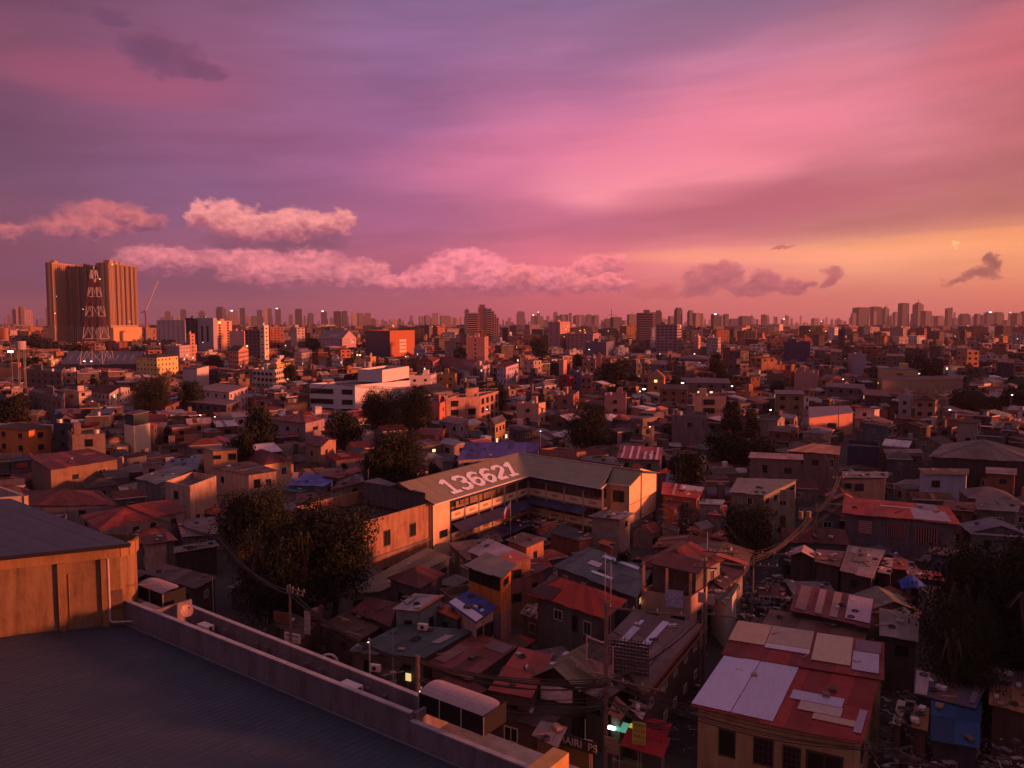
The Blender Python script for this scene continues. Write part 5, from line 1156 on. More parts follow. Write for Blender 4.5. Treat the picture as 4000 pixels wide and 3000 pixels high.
    B('small gabled house with ochre-lit side wall', q('u1', (1985, 1432), (2065, 1458), (2167, 1420), z=8), 8, (.46, .27, .14), 'gt', 1.3, (GRY,), dens=3, see=.8, lm='ochre-lit small gabled house')
    B('white house row beside the white modern office', q('u1', (1322, 1035), (1510, 1030), (1560, 1015), z=10), 10, (.52, .42, .46), dens=4, see=.8)
    B('ochre two-storey terrace between white houses', q('u1', (1560, 1020), (1720, 1025), (1740, 1005), z=9.5), 9.5, (.48, .26, .1), dens=4, see=.7)
    B('white house with sunlit small windows below the pink warehouse', q('u1', (655, 880), (742, 890), (750, 878), z=11.5), 11.5, (.7, .58, .52), dens=3)
    B('narrow orange-lit slab house in front of the dark box', q('u1', (950, 870), (990, 875), (1035, 866), z=14), 14, (.6, .28, .14), dens=9)
    B('house with white gabled porch and columns', q('u1', (325, 830), (395, 840), (480, 828), z=13.5), 13.5, (.68, .48, .36), 'gt', 2.5, ((.4, .28, .28),), dens=4, see=.9)
    B('pinkish blocky building with bright slit at its right edge', q('u1', (1815, 700), (1975, 700), (2008, 692), z=26), 26, (.45, .22, .2), dens=9, w=1, h=1.2, see=.8, lm='pinkish blocky building')
    B('low coral cube in front of the pinkish blocky building', q('u1', (1845, 770), (1898, 775), (1900, 768), z=17), 17, (.65, .24, .17), win=False)
    B('white slab with chequered windows near the dark box', q('u1', (1365, 790), (1465, 800), (1470, 790), z=15), 15, (.42, .36, .45), dens=4, w=2)
    # left
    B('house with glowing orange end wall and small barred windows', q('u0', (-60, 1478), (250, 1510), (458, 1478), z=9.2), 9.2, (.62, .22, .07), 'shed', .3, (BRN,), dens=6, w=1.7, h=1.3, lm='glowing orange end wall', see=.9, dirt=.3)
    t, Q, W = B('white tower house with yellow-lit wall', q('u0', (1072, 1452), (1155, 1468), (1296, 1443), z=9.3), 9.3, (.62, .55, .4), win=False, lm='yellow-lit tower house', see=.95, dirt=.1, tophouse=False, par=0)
    B('dark green top storey of the yellow-lit tower house', [Q[0] + (Q[0] - Q[2]) * .03, Q[1] + (Q[1] - Q[3]) * .03, Q[2] + (Q[2] - Q[0]) * .03, Q[3] + (Q[3] - Q[1]) * .03], 12.2, (.05, .07, .07), 'shed', .3, ((.3, .2, .2),), z0=9.32, dens=4, name='top_storey', see=.9)
    B('brown stained concrete block below the ruined wall', q('u0', (622, 1545), (908, 1535), (850, 1485), z=9), 9, (.33, .22, .17), dens=5, w=1.8, h=1.8, see=.9, dirt=1, lm='brown stained block')
    B('dark green-grey narrow house beside the glowing orange wall', q('u0', (462, 1440), (615, 1452), (610, 1410), z=10.5), 10.5, (.06, .07, .08), dens=5, see=.8)
    B('ruined brown concrete building with roof tanks', q('u0', (200, 985), (530, 1000), (560, 960), z=12), 12, (.22, .16, .13), dens=5, w=2, h=1.6, dirt=1, see=.9, lm='ruined brown building')
    B('long flat orange-lit depot at the left edge', q('u0', (-150, 958), (200, 975), (282, 938), z=9), 9, (.62, .28, .14), win=False, see=.8)
    B('old concrete house draped in plants at the left', q('u0', (250, 1160), (530, 1230), (560, 1180), z=9.5), 9.5, (.22, .15, .14), dens=6, dirt=1, see=.8)
    B('small yellow-lit house with two dark windows by the warehouse', q('u0', (405, 895), (440, 900), (505, 888), z=12), 12, (.7, .5, .28), dens=3)
    B('white gabled house with sunlit end', q('u0', (1570, 968), (1702, 972), (1812, 962), z=11.5), 11.5, (.62, .5, .48), 'shed', 1, ((.35, .2, .2),), win=False, see=.95)
    B('white-roofed villa with wide overhanging flat roof', q('u0', (1680, 1150), (1980, 1180), (2150, 1130), z=9.5), 9.5, (.55, .42, .4), 'shed', .3, ((.42, .28, .28),), dens=5, see=.9, lm='wide white-roofed villa')
    B('low white house with dark windows under red roof', q('u0', (770, 1165), (945, 1190), (1130, 1135), z=8), 8, (.5, .4, .38), 'gs', 1.5, (DRED,), dens=4, see=.8)
    B('house with maroon roof behind the dark round tree on the left', q('u0', (1140, 1290), (1430, 1305), (1560, 1265), z=7), 7, (.2, .12, .12), 'shed', .5, (RED,), dens=4, see=.5)
    B('long dark house with lilac sheet roofs right of the maroon roof', q('u0', (1630, 1260), (1960, 1290), (2080, 1255), z=7), 7, (.12, .1, .1), 'shed', .3, ((.3, .2, .22),), dens=4, see=.6)
    B('sunlit pinkish building with blank wall', q('u0', (1440, 770), (1550, 775), (1700, 765), z=17), 17, (.52, .38, .38), dens=6, see=.9)
    B('salmon long building under dark gable near the blank wall', q('u0', (1970, 815), (2060, 820), (2150, 805), z=17), 17, (.55, .27, .2), 'gs', 3, (BRN,), dens=3, see=.8)
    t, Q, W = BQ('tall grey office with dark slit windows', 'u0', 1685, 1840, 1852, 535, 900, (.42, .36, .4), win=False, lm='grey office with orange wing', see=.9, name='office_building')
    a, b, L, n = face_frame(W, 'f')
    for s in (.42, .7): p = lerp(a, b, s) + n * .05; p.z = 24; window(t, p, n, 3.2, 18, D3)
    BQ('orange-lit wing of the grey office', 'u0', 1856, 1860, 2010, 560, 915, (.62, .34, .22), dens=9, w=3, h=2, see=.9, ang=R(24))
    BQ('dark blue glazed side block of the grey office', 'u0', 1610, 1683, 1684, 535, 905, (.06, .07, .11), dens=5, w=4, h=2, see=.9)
    BQ('white building with blank pink-lit screen wall', 'u0', 1985, 2110, 2122, 648, 760, (.75, .42, .34), win=False, see=.9)
    t, Q, W = BQ('slender white tower lined with small windows', 'u1', 38, 70, 98, 598, 720, (.75, .65, .5), dens=5, see=.95, w=2.2, fl=3.6, lm='slender white tower')
    BQ('dark gridded office left of the slender white tower', 'u1', -92, 34, 37, 640, 722, (.16, .12, .13), dens=3.4, w=2.0, h=1.6)
    BQ('small orange-lit block with louvre bands', 'u0', 1612, 1640, 1676, 672, 700, (.5, .24, .16), dens=5)
    BQ('long sunlit white terminal building beyond the condominium', 'u0', 1360, 1600, 1610, 556, 1000, (.7, .5, .45), roof='shed', rise=.5, cols=((.55, .42, .45),), dens=7)
    # centre and right
    B('pink orange-lit bank building with white roof trim', q('u2', (312, 575), (410, 572), (502, 585), z=36.5), 34, (.5, .28, .25), dens=6, see=.8) if False else None
    BQ('bluish apartment block with white end stair', 'u2', 310, 415, 500, 568, 950, (.48, .26, .24), dens=6, see=.8)
    B('wide pink building with orange grid facade', q('u2', (470, 668), (700, 672), (750, 662), z=24), 24, (.5, .26, .24), dens=8, w=1.6, h=1.6, see=.8)
    B('blue-grey blank hall in front of the wide pink building', q('u2', (632, 742), (815, 745), (880, 730), z=18), 18, (.17, .14, .2), win=False, see=.8)
    t, Q, W = BQ('grey office slab with rows of balconies at its right end', 'u2', 1242, 1428, 1462, 590, 850, (.34, .22, .25), dens=4, w=2.8, h=1.2, see=.9)
    B('white three-storey school with dark square windows', q('u2', (1682, 700), (1780, 708), (1806, 702), z=22), 22, (.55, .42, .42), dens=5, w=2.4, h=2.2, see=.9, lm='white three-storey school')
    B('small white-topped block left of the white school', q('u2', (1570, 690), (1610, 695), (1630, 688), z=22), 22, (.6, .36, .34), dens=4)
    t, Q, W = B('orange pavilion with peach pyramid roof above the alley light', q('u2', (1165, 1050), (1318, 1054), (1330, 1040), z=10.5), 10.5, (.6, .26, .1), 'hip', 3.6, ((.62, .3, .2),), dens=5, see=.85, lm='peach pyramid roof', rust=.05)
    B('two-storey timber house with orange veranda', q('u2', (1272, 1150), (1522, 1155), (1525, 1120), z=8.5), 8.5, (.33, .14, .08), 'shed', .5, ((.2, .11, .1),), dens=3, see=.8)
    B('long low shop with lit front and lilac roof', q('u2', (1455, 1092), (1890, 1100), (1870, 1065), z=7.5), 7.5, (.15, .13, .14), 'shed', .4, ((.3, .21, .23),), dens=5, see=.8, lit=.2)
    B('open concrete frame house with two balcony floors', q('u2', (1560, 1212), (1850, 1212), (1850, 1185), z=10), 10, (.3, .19, .18), dens=6, w=4, h=1.9, see=.9, lm='open concrete frame house')
    B('tall flat brown-grey house with parapet in the centre right', q('u2', (1385, 1372), (1692, 1395), (1690, 1350), z=10.5), 10.5, (.24, .17, .165), dens=7, w=1.2, see=.9, dirt=.9, lm='tall flat brown-grey house')
    B('pinkish house with barred upper window beside the big centre tree', q('u2', (800, 1200), (985, 1202), (990, 1180), z=10.5), 10.5, (.45, .22, .2), dens=5, see=.8)
    B('lit peach-walled house with small panes', q('u2', (40, 1270), (230, 1275), (290, 1262), z=9), 9, (.58, .34, .25), dens=4, see=.8)
    B('slate blue house beside the crimson one', q('u2', (490, 1000), (600, 1005), (610, 990), z=11), 11, (.12, .12, .2), dens=5, see=.8)
    B('crimson walled house with peaked roof', q('u2', (405, 1045), (500, 1050), (550, 1045), z=9.5), 9.5, (.4, .06, .06), 'gt', 1.5, (RED,), dens=6, see=.8)
    B('bright red flat-roofed apartment beside the slate blue house', q('u2', (590, 1050), (690, 1055), (700, 1040), z=9.5), 9.5, (.35, .16, .15), 'shed', .3, (RED,), dens=3)
    B('house with roof terrace framed by white rails', q('u2', (385, 1200), (530, 1205), (580, 1165), z=9), 9, (.4, .18, .15), dens=5, see=.8)
    B('coral stair tower on a flat-roofed house', q('u2', (405, 895), (445, 900), (475, 895), z=13.5), 13.5, (.68, .3, .26), win=False, see=.8)
    B('coral gabled shopfront behind the dark trees', q('u2', (728, 860), (772, 862), (775, 850), z=15), 15, (.62, .24, .18), 'gt', 2, (RED,), win=False)
    B('brown house with slatted veranda left of the centre trees', q('u2', (608, 900), (720, 903), (725, 890), z=13), 13, (.35, .18, .14), dens=4)
    B('wide lilac hipped roof behind the alley trees', q('u2', (1450, 890), (1705, 895), (1690, 870), z=11), 11, (.12, .1, .12), 'hip', 2, ((.2, .16, .2),), win=False, see=.3)
    B('small lilac house with sunlit sheet roof', q('u2', (1200, 935), (1340, 940), (1335, 910), z=10), 10, (.2, .15, .15), 'shed', .5, ((.42, .28, .3),), dens=4)
    # right
    t, Q, W = B('tan flat building with pink roof edge and slit windows', q('u3', (985, 985), (1300, 992), (1245, 968), z=12), 12, (.58, .36, .18), dens=12, w=3, h=.6, see=.9, lm='tan flat building', par=0)
    B('long low tan wing right of the tan flat building', q('u3', (985, 1075), (1690, 1062), (1690, 1035), z=9), 9, (.42, .27, .19), 'shed', .3, ((.3, .18, .15),), win=False, see=.8)
    B('house with stepped coral front wall', q('u3', (228, 1005), (435, 1015), (440, 980), z=11), 11, (.55, .26, .22), win=False, see=.8)
    B('low workshop with skylight roof and coral lit wall', q('u3', (350, 1400), (748, 1352), (700, 1300), (350, 1310), z=7.2), 7.2, (.6, .26, .19), 'shed', .3, ((.15, .11, .14), (.4, .3, .35)), win=False, see=.8, lm='coral-walled workshop')
    B('brown two-storey house with white-edged roof', q('u3', (60, 1190), (320, 1195), (300, 1170), z=10.5), 10.5, (.27, .17, .1), 'shed', .4, ((.45, .33, .36),), dens=4, w=1.6, see=.8, lm='brown house with white-edged roof')
    B('house with curved pale balcony band at right', q('u3', (1265, 1245), (1450, 1250), (1500, 1215), z=9.5), 9.5, (.36, .2, .15), 'hip', 1.5, (BRN,), dens=3, see=.8)
    B('white narrow house beside the curved balcony house', q('u3', (1130, 1205), (1240, 1215), (1250, 1200), z=10), 10, (.42, .32, .34), dens=5, see=.8)
    B('lilac painted house with window slots', q('u3', (695, 840), (800, 845), (850, 850), z=16), 16, (.42, .33, .4), dens=6, see=.9)
    B('navy hall with pale side pillars', q('u3', (140, 742), (365, 745), (370, 735), z=21), 21, (.07, .06, .13), win=False, see=.8)
    BQ('dark tall slab office in the right middle distance', 'u3', 600, 668, 680, 630, 700, (.1, .08, .1), dens=4, see=.9)
    B('shed with coral peaked sheet roof', q('u3', (840, 1200), (1070, 1215), (1010, 1165), z=8.5), 8.5, (.1, .07, .07), 'shed', .3, ((.36, .14, .12),), dens=5, see=.5)
    B('house with double lilac roof sheets', q('u3', (500, 1130), (850, 1150), (830, 1115), z=8.5), 8.5, (.16, .12, .13), 'shed', .3, ((.25, .17, .19),), dens=4, see=.6)
    B('ochre small house with sunlit ridge', q('u3', (540, 825), (640, 830), (640, 812), z=17), 17, (.3, .17, .12), 'shed', .4, ((.5, .25, .2),), dens=4)
    B('long roofs with sunlit edge beside far trees', q('u3', (1015, 862), (1180, 866), (1180, 848), z=14), 14, (.16, .12, .12), 'shed', .3, ((.42, .22, .2),), dens=6)
mid_landmarks()
# unseen blocks added beyond the right edge to cut off the low sun
for lb, x, y, w, d, h, c in [('unseen five-storey block added for shade right of the lower right trees', 58, 62, 14, 24, 20, (.3, .22, .2)), ('unseen four-storey block added to shade the shanties', 108, 108, 18, 24, 14, (.3, .24, .2)), ('unseen block added for shade right of the coral workshop', 158, 176, 20, 50, 20, (.36, .28, .25)),
        ('long apartment slab beyond the right edge', 250, 300, 30, 70, 27, (.34, .26, .24)), ('second long apartment slab beyond the right edge', 330, 400, 30, 90, 30, (.4, .3, .28)), ('third long apartment slab beyond the right edge', 460, 560, 40, 130, 40, (.3, .25, .25))]:
    B(lb, [Vector((x - w / 2, y - d / 2, h)), Vector((x + w / 2, y - d / 2, h)), Vector((x + w / 2, y + d / 2, h))], h, c, see=.9)
# the warehouse with strip rooflights, left
def warehouse():
    Q = q('u0', (520, 935), (1190, 935), (1250, 835), (600, 835), z=9); Q = [Vector((p.x, p.y, 9)) for p in Q]
    c = (Q[0] + Q[2]) / 2; t = thing('warehouse', 'wide dark-roofed warehouse with slanting white rooflight strips', 'warehouse', Vector((c.x, c.y, 0)))
    body(t, Q, 9, 'flat', 0, plaster((.1, .09, .1), .5), 0)
    pls = planes_for(Q, 9, 'shed', 1.2); qq = sheet_mesh(pls[0], 0, 1, 0, 1, .05); qq.build('roof', metal((.09, .085, .1), .1), t)
    for i in range(9):
        m = sheet_mesh(pls[0], .08 + i * .1, .085 + i * .1, .2, .6, .2, .1); m.build('rooflight', plain('rooflight', (.55, .48, .48), .4), t)
    take(Q, 10, .5); LANDMARKS.append(('warehouse with white rooflights', c.x, c.y))
warehouse()

# ------------------------------------------------------------------ the big condominium
def condo():
    Cn = PD(424, 1040, 1100); D0 = 1100
    a = R(6); dl = Vector((-math.cos(a), math.sin(a), 0)); db = Vector((math.sin(a) * .9, math.cos(a), 0)).normalized()
    fr = -db; H_ = 118.0
    t = thing('condominium_tower', 'huge thirty-storey condominium slab with orange-lit right side', 'tower', Vector((Cn.x, Cn.y, 0)))
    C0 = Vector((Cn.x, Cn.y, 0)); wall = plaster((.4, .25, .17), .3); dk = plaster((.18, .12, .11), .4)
    def blk(o, u, v, z0, z1, name, mat):
        """o corner, u along dl, v along db"""
        m = MB(); p = [o + dl * u, o, o + db * v, o + dl * u + db * v]
        m.prism([Vector((x.x, x.y, z0)) for x in p], z1 - z0); return m.build(name, mat, t), p
    W_ = 92; dep = 68; notch = 30
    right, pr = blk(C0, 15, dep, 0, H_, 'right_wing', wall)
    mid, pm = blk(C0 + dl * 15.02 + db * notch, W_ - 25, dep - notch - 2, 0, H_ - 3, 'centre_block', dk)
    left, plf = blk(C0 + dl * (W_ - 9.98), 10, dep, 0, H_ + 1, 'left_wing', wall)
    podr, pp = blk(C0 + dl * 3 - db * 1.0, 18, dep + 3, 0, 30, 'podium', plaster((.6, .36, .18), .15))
    # podium sticks out to the right
    ofs = -dl * 4.2
    m = MB(); p = [C0 + ofs - db * 1, C0 + ofs + db * (dep + 1), C0 + db * (dep + 1) + dl * .5, C0 - db * 1 + dl * .5]
    m.prism([Vector((x.x, x.y, 0)) for x in (p[0], p[1], p[2], p[3])], 30); m.build('podium', plaster((.66, .36, .16), .15), t)
    # facade grids
    nr = -dl; rib = MB(); pan = MB(); zs = [34 + 2.9 * i for i in range(29)]
    def grid(o, d, L, n, zs, k, w, h, mi=0, gap=None):
        for i in range(k):
            for z in zs:
                c = o + d * (L * (i + .5) / k) + n * .12; x = d * w / 2
                pan.face([Vector((*(c - x).xy, z)), Vector((*(c + x).xy, z)), Vector((*(c + x).xy, z + h)), Vector((*(c - x).xy, z + h))], 0 if random.random() > .004 else 1)
                if i % 2: rib.prism([Vector((*(c - x).xy, z - .35)), Vector((*(c + x).xy, z - .35)), Vector((*(c + x + n * 1.1).xy, z - .35)), Vector((*(c - x + n * 1.1).xy, z - .35))], 1.0)
    grid(C0, db, dep, nr, zs, 20, 1.9, 1.5)
    for i in range(5):
        c = C0 + db * (dep * (.2 + .165 * i)); m = MB()
        m.prism([c + nr * .02, c + nr * .02 + db * 4.2, c + nr * .5 + db * 4.2, c + nr * .5], H_ - 36); m.build('dark_bay', plaster((.06, .04, .03), .5), t).location.z += 33
    grid(C0 + dl * 15, -dl, 15, fr, zs, 4, 1.6, 1.5)
    grid(C0 + dl * (W_ - 10), db, notch, -dl, zs, 7, 1.5, 1.5)
    grid(C0 + dl * W_, -dl, 10, fr, zs, 3, 1.5, 1.5)
    grid(C0 + dl * (W_ - 10) + db * notch, -dl, W_ - 25, fr, zs, 22, 1.5, 1.6)
    for i in range(6):
        c = C0 + dl * (17 + i * 11.5) + db * notch; m = MB()
        m.prism([c + dl * 4, c, c - db * 2.2, c - db * 2.2 + dl * 4][::-1] if False else [c - db * 2.2 + dl * 4, c - db * 2.2, c, c + dl * 4], H_ - 6); m.build('bay', plaster((.36, .23, .17), .4), t)
        grid(c + dl * 4 - db * 2.2, -dl, 4, fr, zs, 1, 2.0, 1.5)
    struct(pan.build('windows', [PANE, PANEW], t), 'stuff'); struct(rib.build('balconies', plaster((.4, .26, .2), .4), t), 'stuff')
    fin = MB()
    for i in range(22):
        c = C0 + dl * (17 + i * 3) + db * (notch - 1.6); fin.bar(c + Vector((0, 0, 8)), c + Vector((0, 0, 31)), .7)
    struct(fin.build('podium_fins', plaster((.45, .38, .36), .3), t), 'stuff')
    for u, v, w, d, h in ((2, 6, 9, 9, 4), (4, 22, 8, 8, 3), (W_ - 8, 8, 6, 8, 4), (30, 30, 8, 8, 5), (50, 30, 7, 7, 4), (5, 36, 7, 6, 2.5)):
        m = MB(); c = C0 + dl * u + db * v; m.prism([c + dl * w, c, c + db * d, c + dl * w + db * d], h); o = m.build('roof_plant', wall, t); o.location.z += H_ + (.05 if u > 80 or u < 15 else -2.95)
    take([C0, C0 + dl * W_, C0 + dl * W_ + db * dep, C0 + db * dep], H_, .9); LANDMARKS.append(('huge condominium', C0.x, C0.y))
condo()

# ------------------------------------------------------------------ lattice mast and crane
def lattice():
    b = PD(382, 1470, 520); b.z = 0; HT = 70
    t = thing('lattice_mast', 'red and white lattice radio mast in front of the condominium', 'radio mast', b)
    wh = plain('mast_white', (.6, .5, .47), .5); rd = plain('mast_red', (.3, .05, .04), .5)
    def wd(z): return 7.0 * (1 - z / HT) + 1.3
    def cn(i, z): w = wd(z); return b + Vector(((-w, w, w, -w)[i], (-w, -w, w, w)[i], z)) * 1.0
    zs = [0, 9.5, 18, 26, 33.5, 40.5, 47, 53, 59, 64.5, HT]
    for k in range(len(zs) - 1):
        m = MB(); z0, z1 = zs[k], zs[k + 1]; r = .15 if k % 2 else .08
        for i in range(4):
            j = (i + 1) % 4; m.bar(cn(i, z0), cn(i, z1), r * 1.6); md = (cn(i, z0) + cn(j, z0)) / 2; 
            m.bar(cn(i, z0), cn(j, z0), r)
            t2 = (cn(i, z1) + cn(j, z1)) / 2; m.bar(cn(i, z0), t2, r); m.bar(cn(j, z0), t2, r)
        m.build('mast_section', rd if k % 2 == 0 else wh, t)
    m = MB(); m.bar(b + Vector((0, 0, HT)), b + Vector((0, 0, HT + 4)), .15); m.box((b + Vector((.8, -.8, HT - 8)))[:], (1, 1, 2.4)); m.box((b + Vector((-1.3, -.8, HT - 5)))[:], (.9, .9, 2.2)); m.build('antenna', wh, t)
    b2 = PD(565, 1262, 1500); b2.z = 0; tp = PD(568, 1215, 1500); jb = PD(616, 1098, 1500); cb = PD(545, 1230, 1500)
    c = thing('tower_crane', 'luffing tower crane with lights along its raised jib right of the condominium', 'crane', b2)
    m = MB(); m.bar(Vector((tp.x, tp.y, 0)), tp, 2.0); m.build('crane_mast', rd, c)
    m = MB(); m.bar(tp, jb, 1.7); m.bar(tp + Vector((0, 0, 8)), lerp(tp, jb, .6), .3); m.bar(tp, tp + Vector((-3, 0, 9)), .6); m.build('jib', plain('jib_paint', (.62, .5, .52)), c)
    m = MB(); m.bar(tp, PD(550, 1222, 1500), 1.6); m.build('counter_jib', rd, c)
    for s in (.02, .25, .42, .82, .98):
        m = MB(); p = lerp(tp, jb, s); m.box(p[:], (1.0, 1.0, 1.1)); m.build('crane_light', glow('crane_light', (1, .78, .8), 2), c)
lattice()
print('mid ok', len(TAKEN))
# ------------------------------------------------------------------ trees
def leaf_material():
    m, nt, b, g = _pr('foliage', .8)
    oi = g.n('ShaderNodeObjectInfo'); at_ = g.n('ShaderNodeAttribute'); at_.attribute_name = 'Col'
    v = g.mr(oi.outputs['Random'], 0, 1, .75, 1.2)
    nt.links.new(g.mix(1.0, at_.outputs['Color'], g.comb(v, v, v), 'MULTIPLY'), b.inputs['Base Color'])
    b.inputs['Specular IOR Level'].default_value = .15
    return m
LEAF = leaf_material(); BARK = plain('bark', (.07, .05, .04), .9, 0, .4)
def crown_mesh(rng, rx, ry, rz, n, size, lobes):
    s = MB(); L = []
    for i in range(lobes):
        th = rng.uniform(0, 2 * math.pi); f = rng.uniform(.25, .78); zz = rng.uniform(-.65, .72); k = math.sqrt(max(.08, 1 - zz * zz))
        L.append((Vector((math.cos(th) * f * k * rx, math.sin(th) * f * k * ry, zz * rz * .9)), rng.uniform(.22, .42) * (rx + rz) / 2, rng.uniform(.7, 1.3)))
    L.append((Vector((0, 0, 0)), .55 * min(rx, rz), .8))
    tot = sum(l[1] ** 2 for l in L)
    for c, r, tone in L:
        for _ in range(int(n * r * r / tot)):
            d = Vector((rng.gauss(0, 1), rng.gauss(0, 1), rng.gauss(0, 1) + .15)).normalized()
            p = c + d * r * (rng.uniform(.7, 1.12) * (1 + .25 * (rng.random() < .12)) if rng.random() < .85 else rng.uniform(.2, .8))
            nn = (d + Vector((rng.gauss(0, .6), rng.gauss(0, .6), rng.gauss(0, .6)))).normalized()
            a = nn.orthogonal().normalized(); a.rotate(Matrix.Rotation(rng.uniform(0, 6.28), 3, nn)); b = nn.cross(a)
            w = size * rng.uniform(.6, 1.3); h = w * rng.uniform(.5, .9)
            g_ = tone * rng.uniform(.7, 1.3); warm = rng.random() * .3
            s.face([p - a * w * .5, p + b * h * .5, p + a * w * .5, p - b * h * .5], 0, [(0, 0), (1, 0), (1, 1), (0, 1)], (.018 * g_ * (1 + warm), .024 * g_, .012 * g_))
    return s.mesh('foliage', LEAF)
def trunk_mesh(rng, h, r, spread):
    s = MB(); top = Vector((rng.uniform(-.3, .3), rng.uniform(-.3, .3), h)); s.tube([(0, 0, 0), (0.05, 0.03, h * .5), top], [r, r * .8, r * .6], 8)
    for i in range(6):
        a = i * 1.05 + rng.random(); e = top + Vector((math.cos(a) * spread, math.sin(a) * spread, h * rng.uniform(.35, .8))); m_ = lerp(top, e, .5) + Vector((0, 0, .3))
        s.tube([top * .93, m_, e], [r * .5, r * .32, r * .12], 5)
    return s.mesh('trunk', BARK)
_rt = random.Random(11)
CR = {'big': [crown_mesh(_rt, 1, 1, .95, 20000, .05, 54) for _ in range(2)], 'mid': [crown_mesh(_rt, 1, 1, .85, 4200, .11, 26) for _ in range(3)], 'far': [crown_mesh(_rt, 1, 1, .8, 900, .22, 14) for _ in range(3)]}
TK = [trunk_mesh(_rt, .55, .05, .2) for _ in range(2)]
TREES = 0
def tree(label, x, y, top, width, kind='mid', depth=None, name='leafy_tree', group=None, base_frac=.28):
    """top = height of the crown's top, width = crown width in metres"""
    global TREES; TREES += 1
    t = thing(name, label, 'tree', Vector((x, y, 0)), group); ch = top * (1 - base_frac) / 2; cz = top - ch
    f = bpy.data.objects.new('crown', CR[kind][TREES % len(CR[kind])]); COL.objects.link(f); f.parent = t; f.location = (0, 0, cz)
    f.scale = (width / 2, (depth or width) / 2, ch / .95); f.rotation_euler = (0, 0, TREES * 1.3)
    k = bpy.data.objects.new('trunk', TK[TREES % 2]); COL.objects.link(k); k.parent = t; k.scale = (top * .6, top * .6, top * .75)
    r = width * .36
    TAKEN.append(([(x + r * math.cos(a), y + r * math.sin(a)) for a in (0, 1.05, 2.1, 3.14, 4.19, 5.24)], (x, y), r, top, proj((x, y - r, top * .35))[1], proj((x - width / 2, y, top))[0], proj((x + width / 2, y, top))[0]))
    return t
def treepx(label, px, pytop, wpx, D, kind='mid', **k):
    p = PD(px, pytop, D); return tree(label, p.x, D, p.z, wpx * D / FPX, kind, **k)
treepx('great dark mango tree, left one of the pair before the school', 985, 1890, 330, 106, 'big', lm=None) if False else treepx('great dark mango tree, left one of the pair before the school', 985, 1893, 330, 106, 'big', name='mango_tree')
treepx('great dark mango tree, right one of the pair beside the terrace building', 1290, 1945, 390, 93, 'big', name='mango_tree', base_frac=.12)
treepx('lower mango tree filling the foot of the mango pair', 1080, 2040, 330, 90, 'big', name='mango_tree', base_frac=.05)
treepx('round dark tree beside the alley on the right', 2935, 1965, 250, 112, 'big', base_frac=.15)
treepx('huge black-green tree at the lower right edge', 3830, 2090, 470, 76, 'big', base_frac=.02)
treepx('second black-green tree cut by the right edge', 4080, 2120, 420, 70, 'big', base_frac=.02)
treepx('lower black-green tree below the huge one at the right', 3790, 2330, 330, 68, 'big', base_frac=.02)
treepx('wide tree behind the school roof on the left', 1545, 1672, 260, 160, 'big', base_frac=.1)
treepx('tree with rounded top left of the blue school-side roof', 1470, 1730, 120, 150, 'mid')
treepx('left one of the two round trees before the white modern office', 1480, 1515, 160, 240, 'big', base_frac=.1)
treepx('right one of the two round trees before the white modern office', 1600, 1505, 190, 232, 'big', base_frac=.1)
treepx('tree lower left of the two round trees', 1350, 1588, 150, 205, 'mid', base_frac=.1)
treepx('dark tree left of the purple house with red hip roof', 1020, 1570, 150, 205, 'mid', base_frac=.1)
treepx('broad round tree on the left below the yellow-lit block', 597, 1465, 170, 285, 'big', base_frac=.05)
treepx('dark tree mass at the left edge', 40, 1520, 150, 240, 'mid', base_frac=.05)
treepx('small tree behind the broad round tree', 740, 1480, 110, 300, 'mid')
treepx('large round tree in the centre behind the striped crimson roof', 2305, 1575, 215, 205, 'big', base_frac=.08)
treepx('tree left of the olive roof beyond the school', 2690, 1738, 170, 150, 'mid', base_frac=.08)
treepx('dark slim tree beside the open concrete frame house', 2860, 1545, 90, 235, 'mid', base_frac=.02)
treepx('dark tree right of the open concrete frame house', 2925, 1590, 110, 225, 'mid', base_frac=.05)
treepx('wide dark tree clump right of the tall flat brown-grey house', 2860, 1670, 200, 190, 'mid', base_frac=.05)
treepx('tree in front of the wide dark clump', 2990, 1690, 160, 180, 'mid', base_frac=.05)
treepx('tree behind the peach pyramid roof', 2640, 1465, 80, 360, 'mid')
treepx('big dark tree left of the peach pyramid roof', 2400, 1395, 150, 400, 'mid', base_frac=.05)
treepx('dark tree above the school row in the centre', 2260, 1375, 60, 520, 'mid')
treepx('dark tree beside the white three-storey school', 2800, 1368, 85, 480, 'mid', base_frac=.05)
treepx('slim tall tree below the white three-storey school', 2820, 1420, 60, 420, 'mid', base_frac=.02)
treepx('far right tall tree beyond the tan flat building', 3640, 1390, 130, 430, 'mid', base_frac=.05)
treepx('far right tree cluster by the tan wing', 3590, 1380, 90, 460, 'mid', base_frac=.05)
treepx('dark tree right of the curved balcony house', 3780, 1515, 140, 300, 'mid', base_frac=.05)
treepx('dark tree with lamp beneath it at the right', 3860, 1535, 120, 290, 'mid', base_frac=.05)
treepx('tree at the right edge in the middle distance', 3960, 1500, 130, 300, 'mid', base_frac=.05)
treepx('small bush-like tree before the hollow-block hut', 2430, 2118, 70, 96, 'mid', base_frac=.02)
treepx('dark tree right of the unfinished concrete building', 1935, 1490, 120, 310, 'mid', base_frac=.05)
treepx('small tree between the long red hall and the pinkish block', 1800, 1345, 60, 560, 'mid')
treepx('tree beside the pink church-like roof', 1225, 1310, 60, 800, 'mid', base_frac=.05)
treepx('small dark tree in front of the dark box', 1135, 1415, 70, 420, 'mid')
treepx('small tree behind the long narrow red shed', 1690, 1790, 80, 150, 'mid')
treepx('tree with sparse crown beside the maroon hip-roofed house', 940, 1655, 110, 165, 'mid', base_frac=.1)
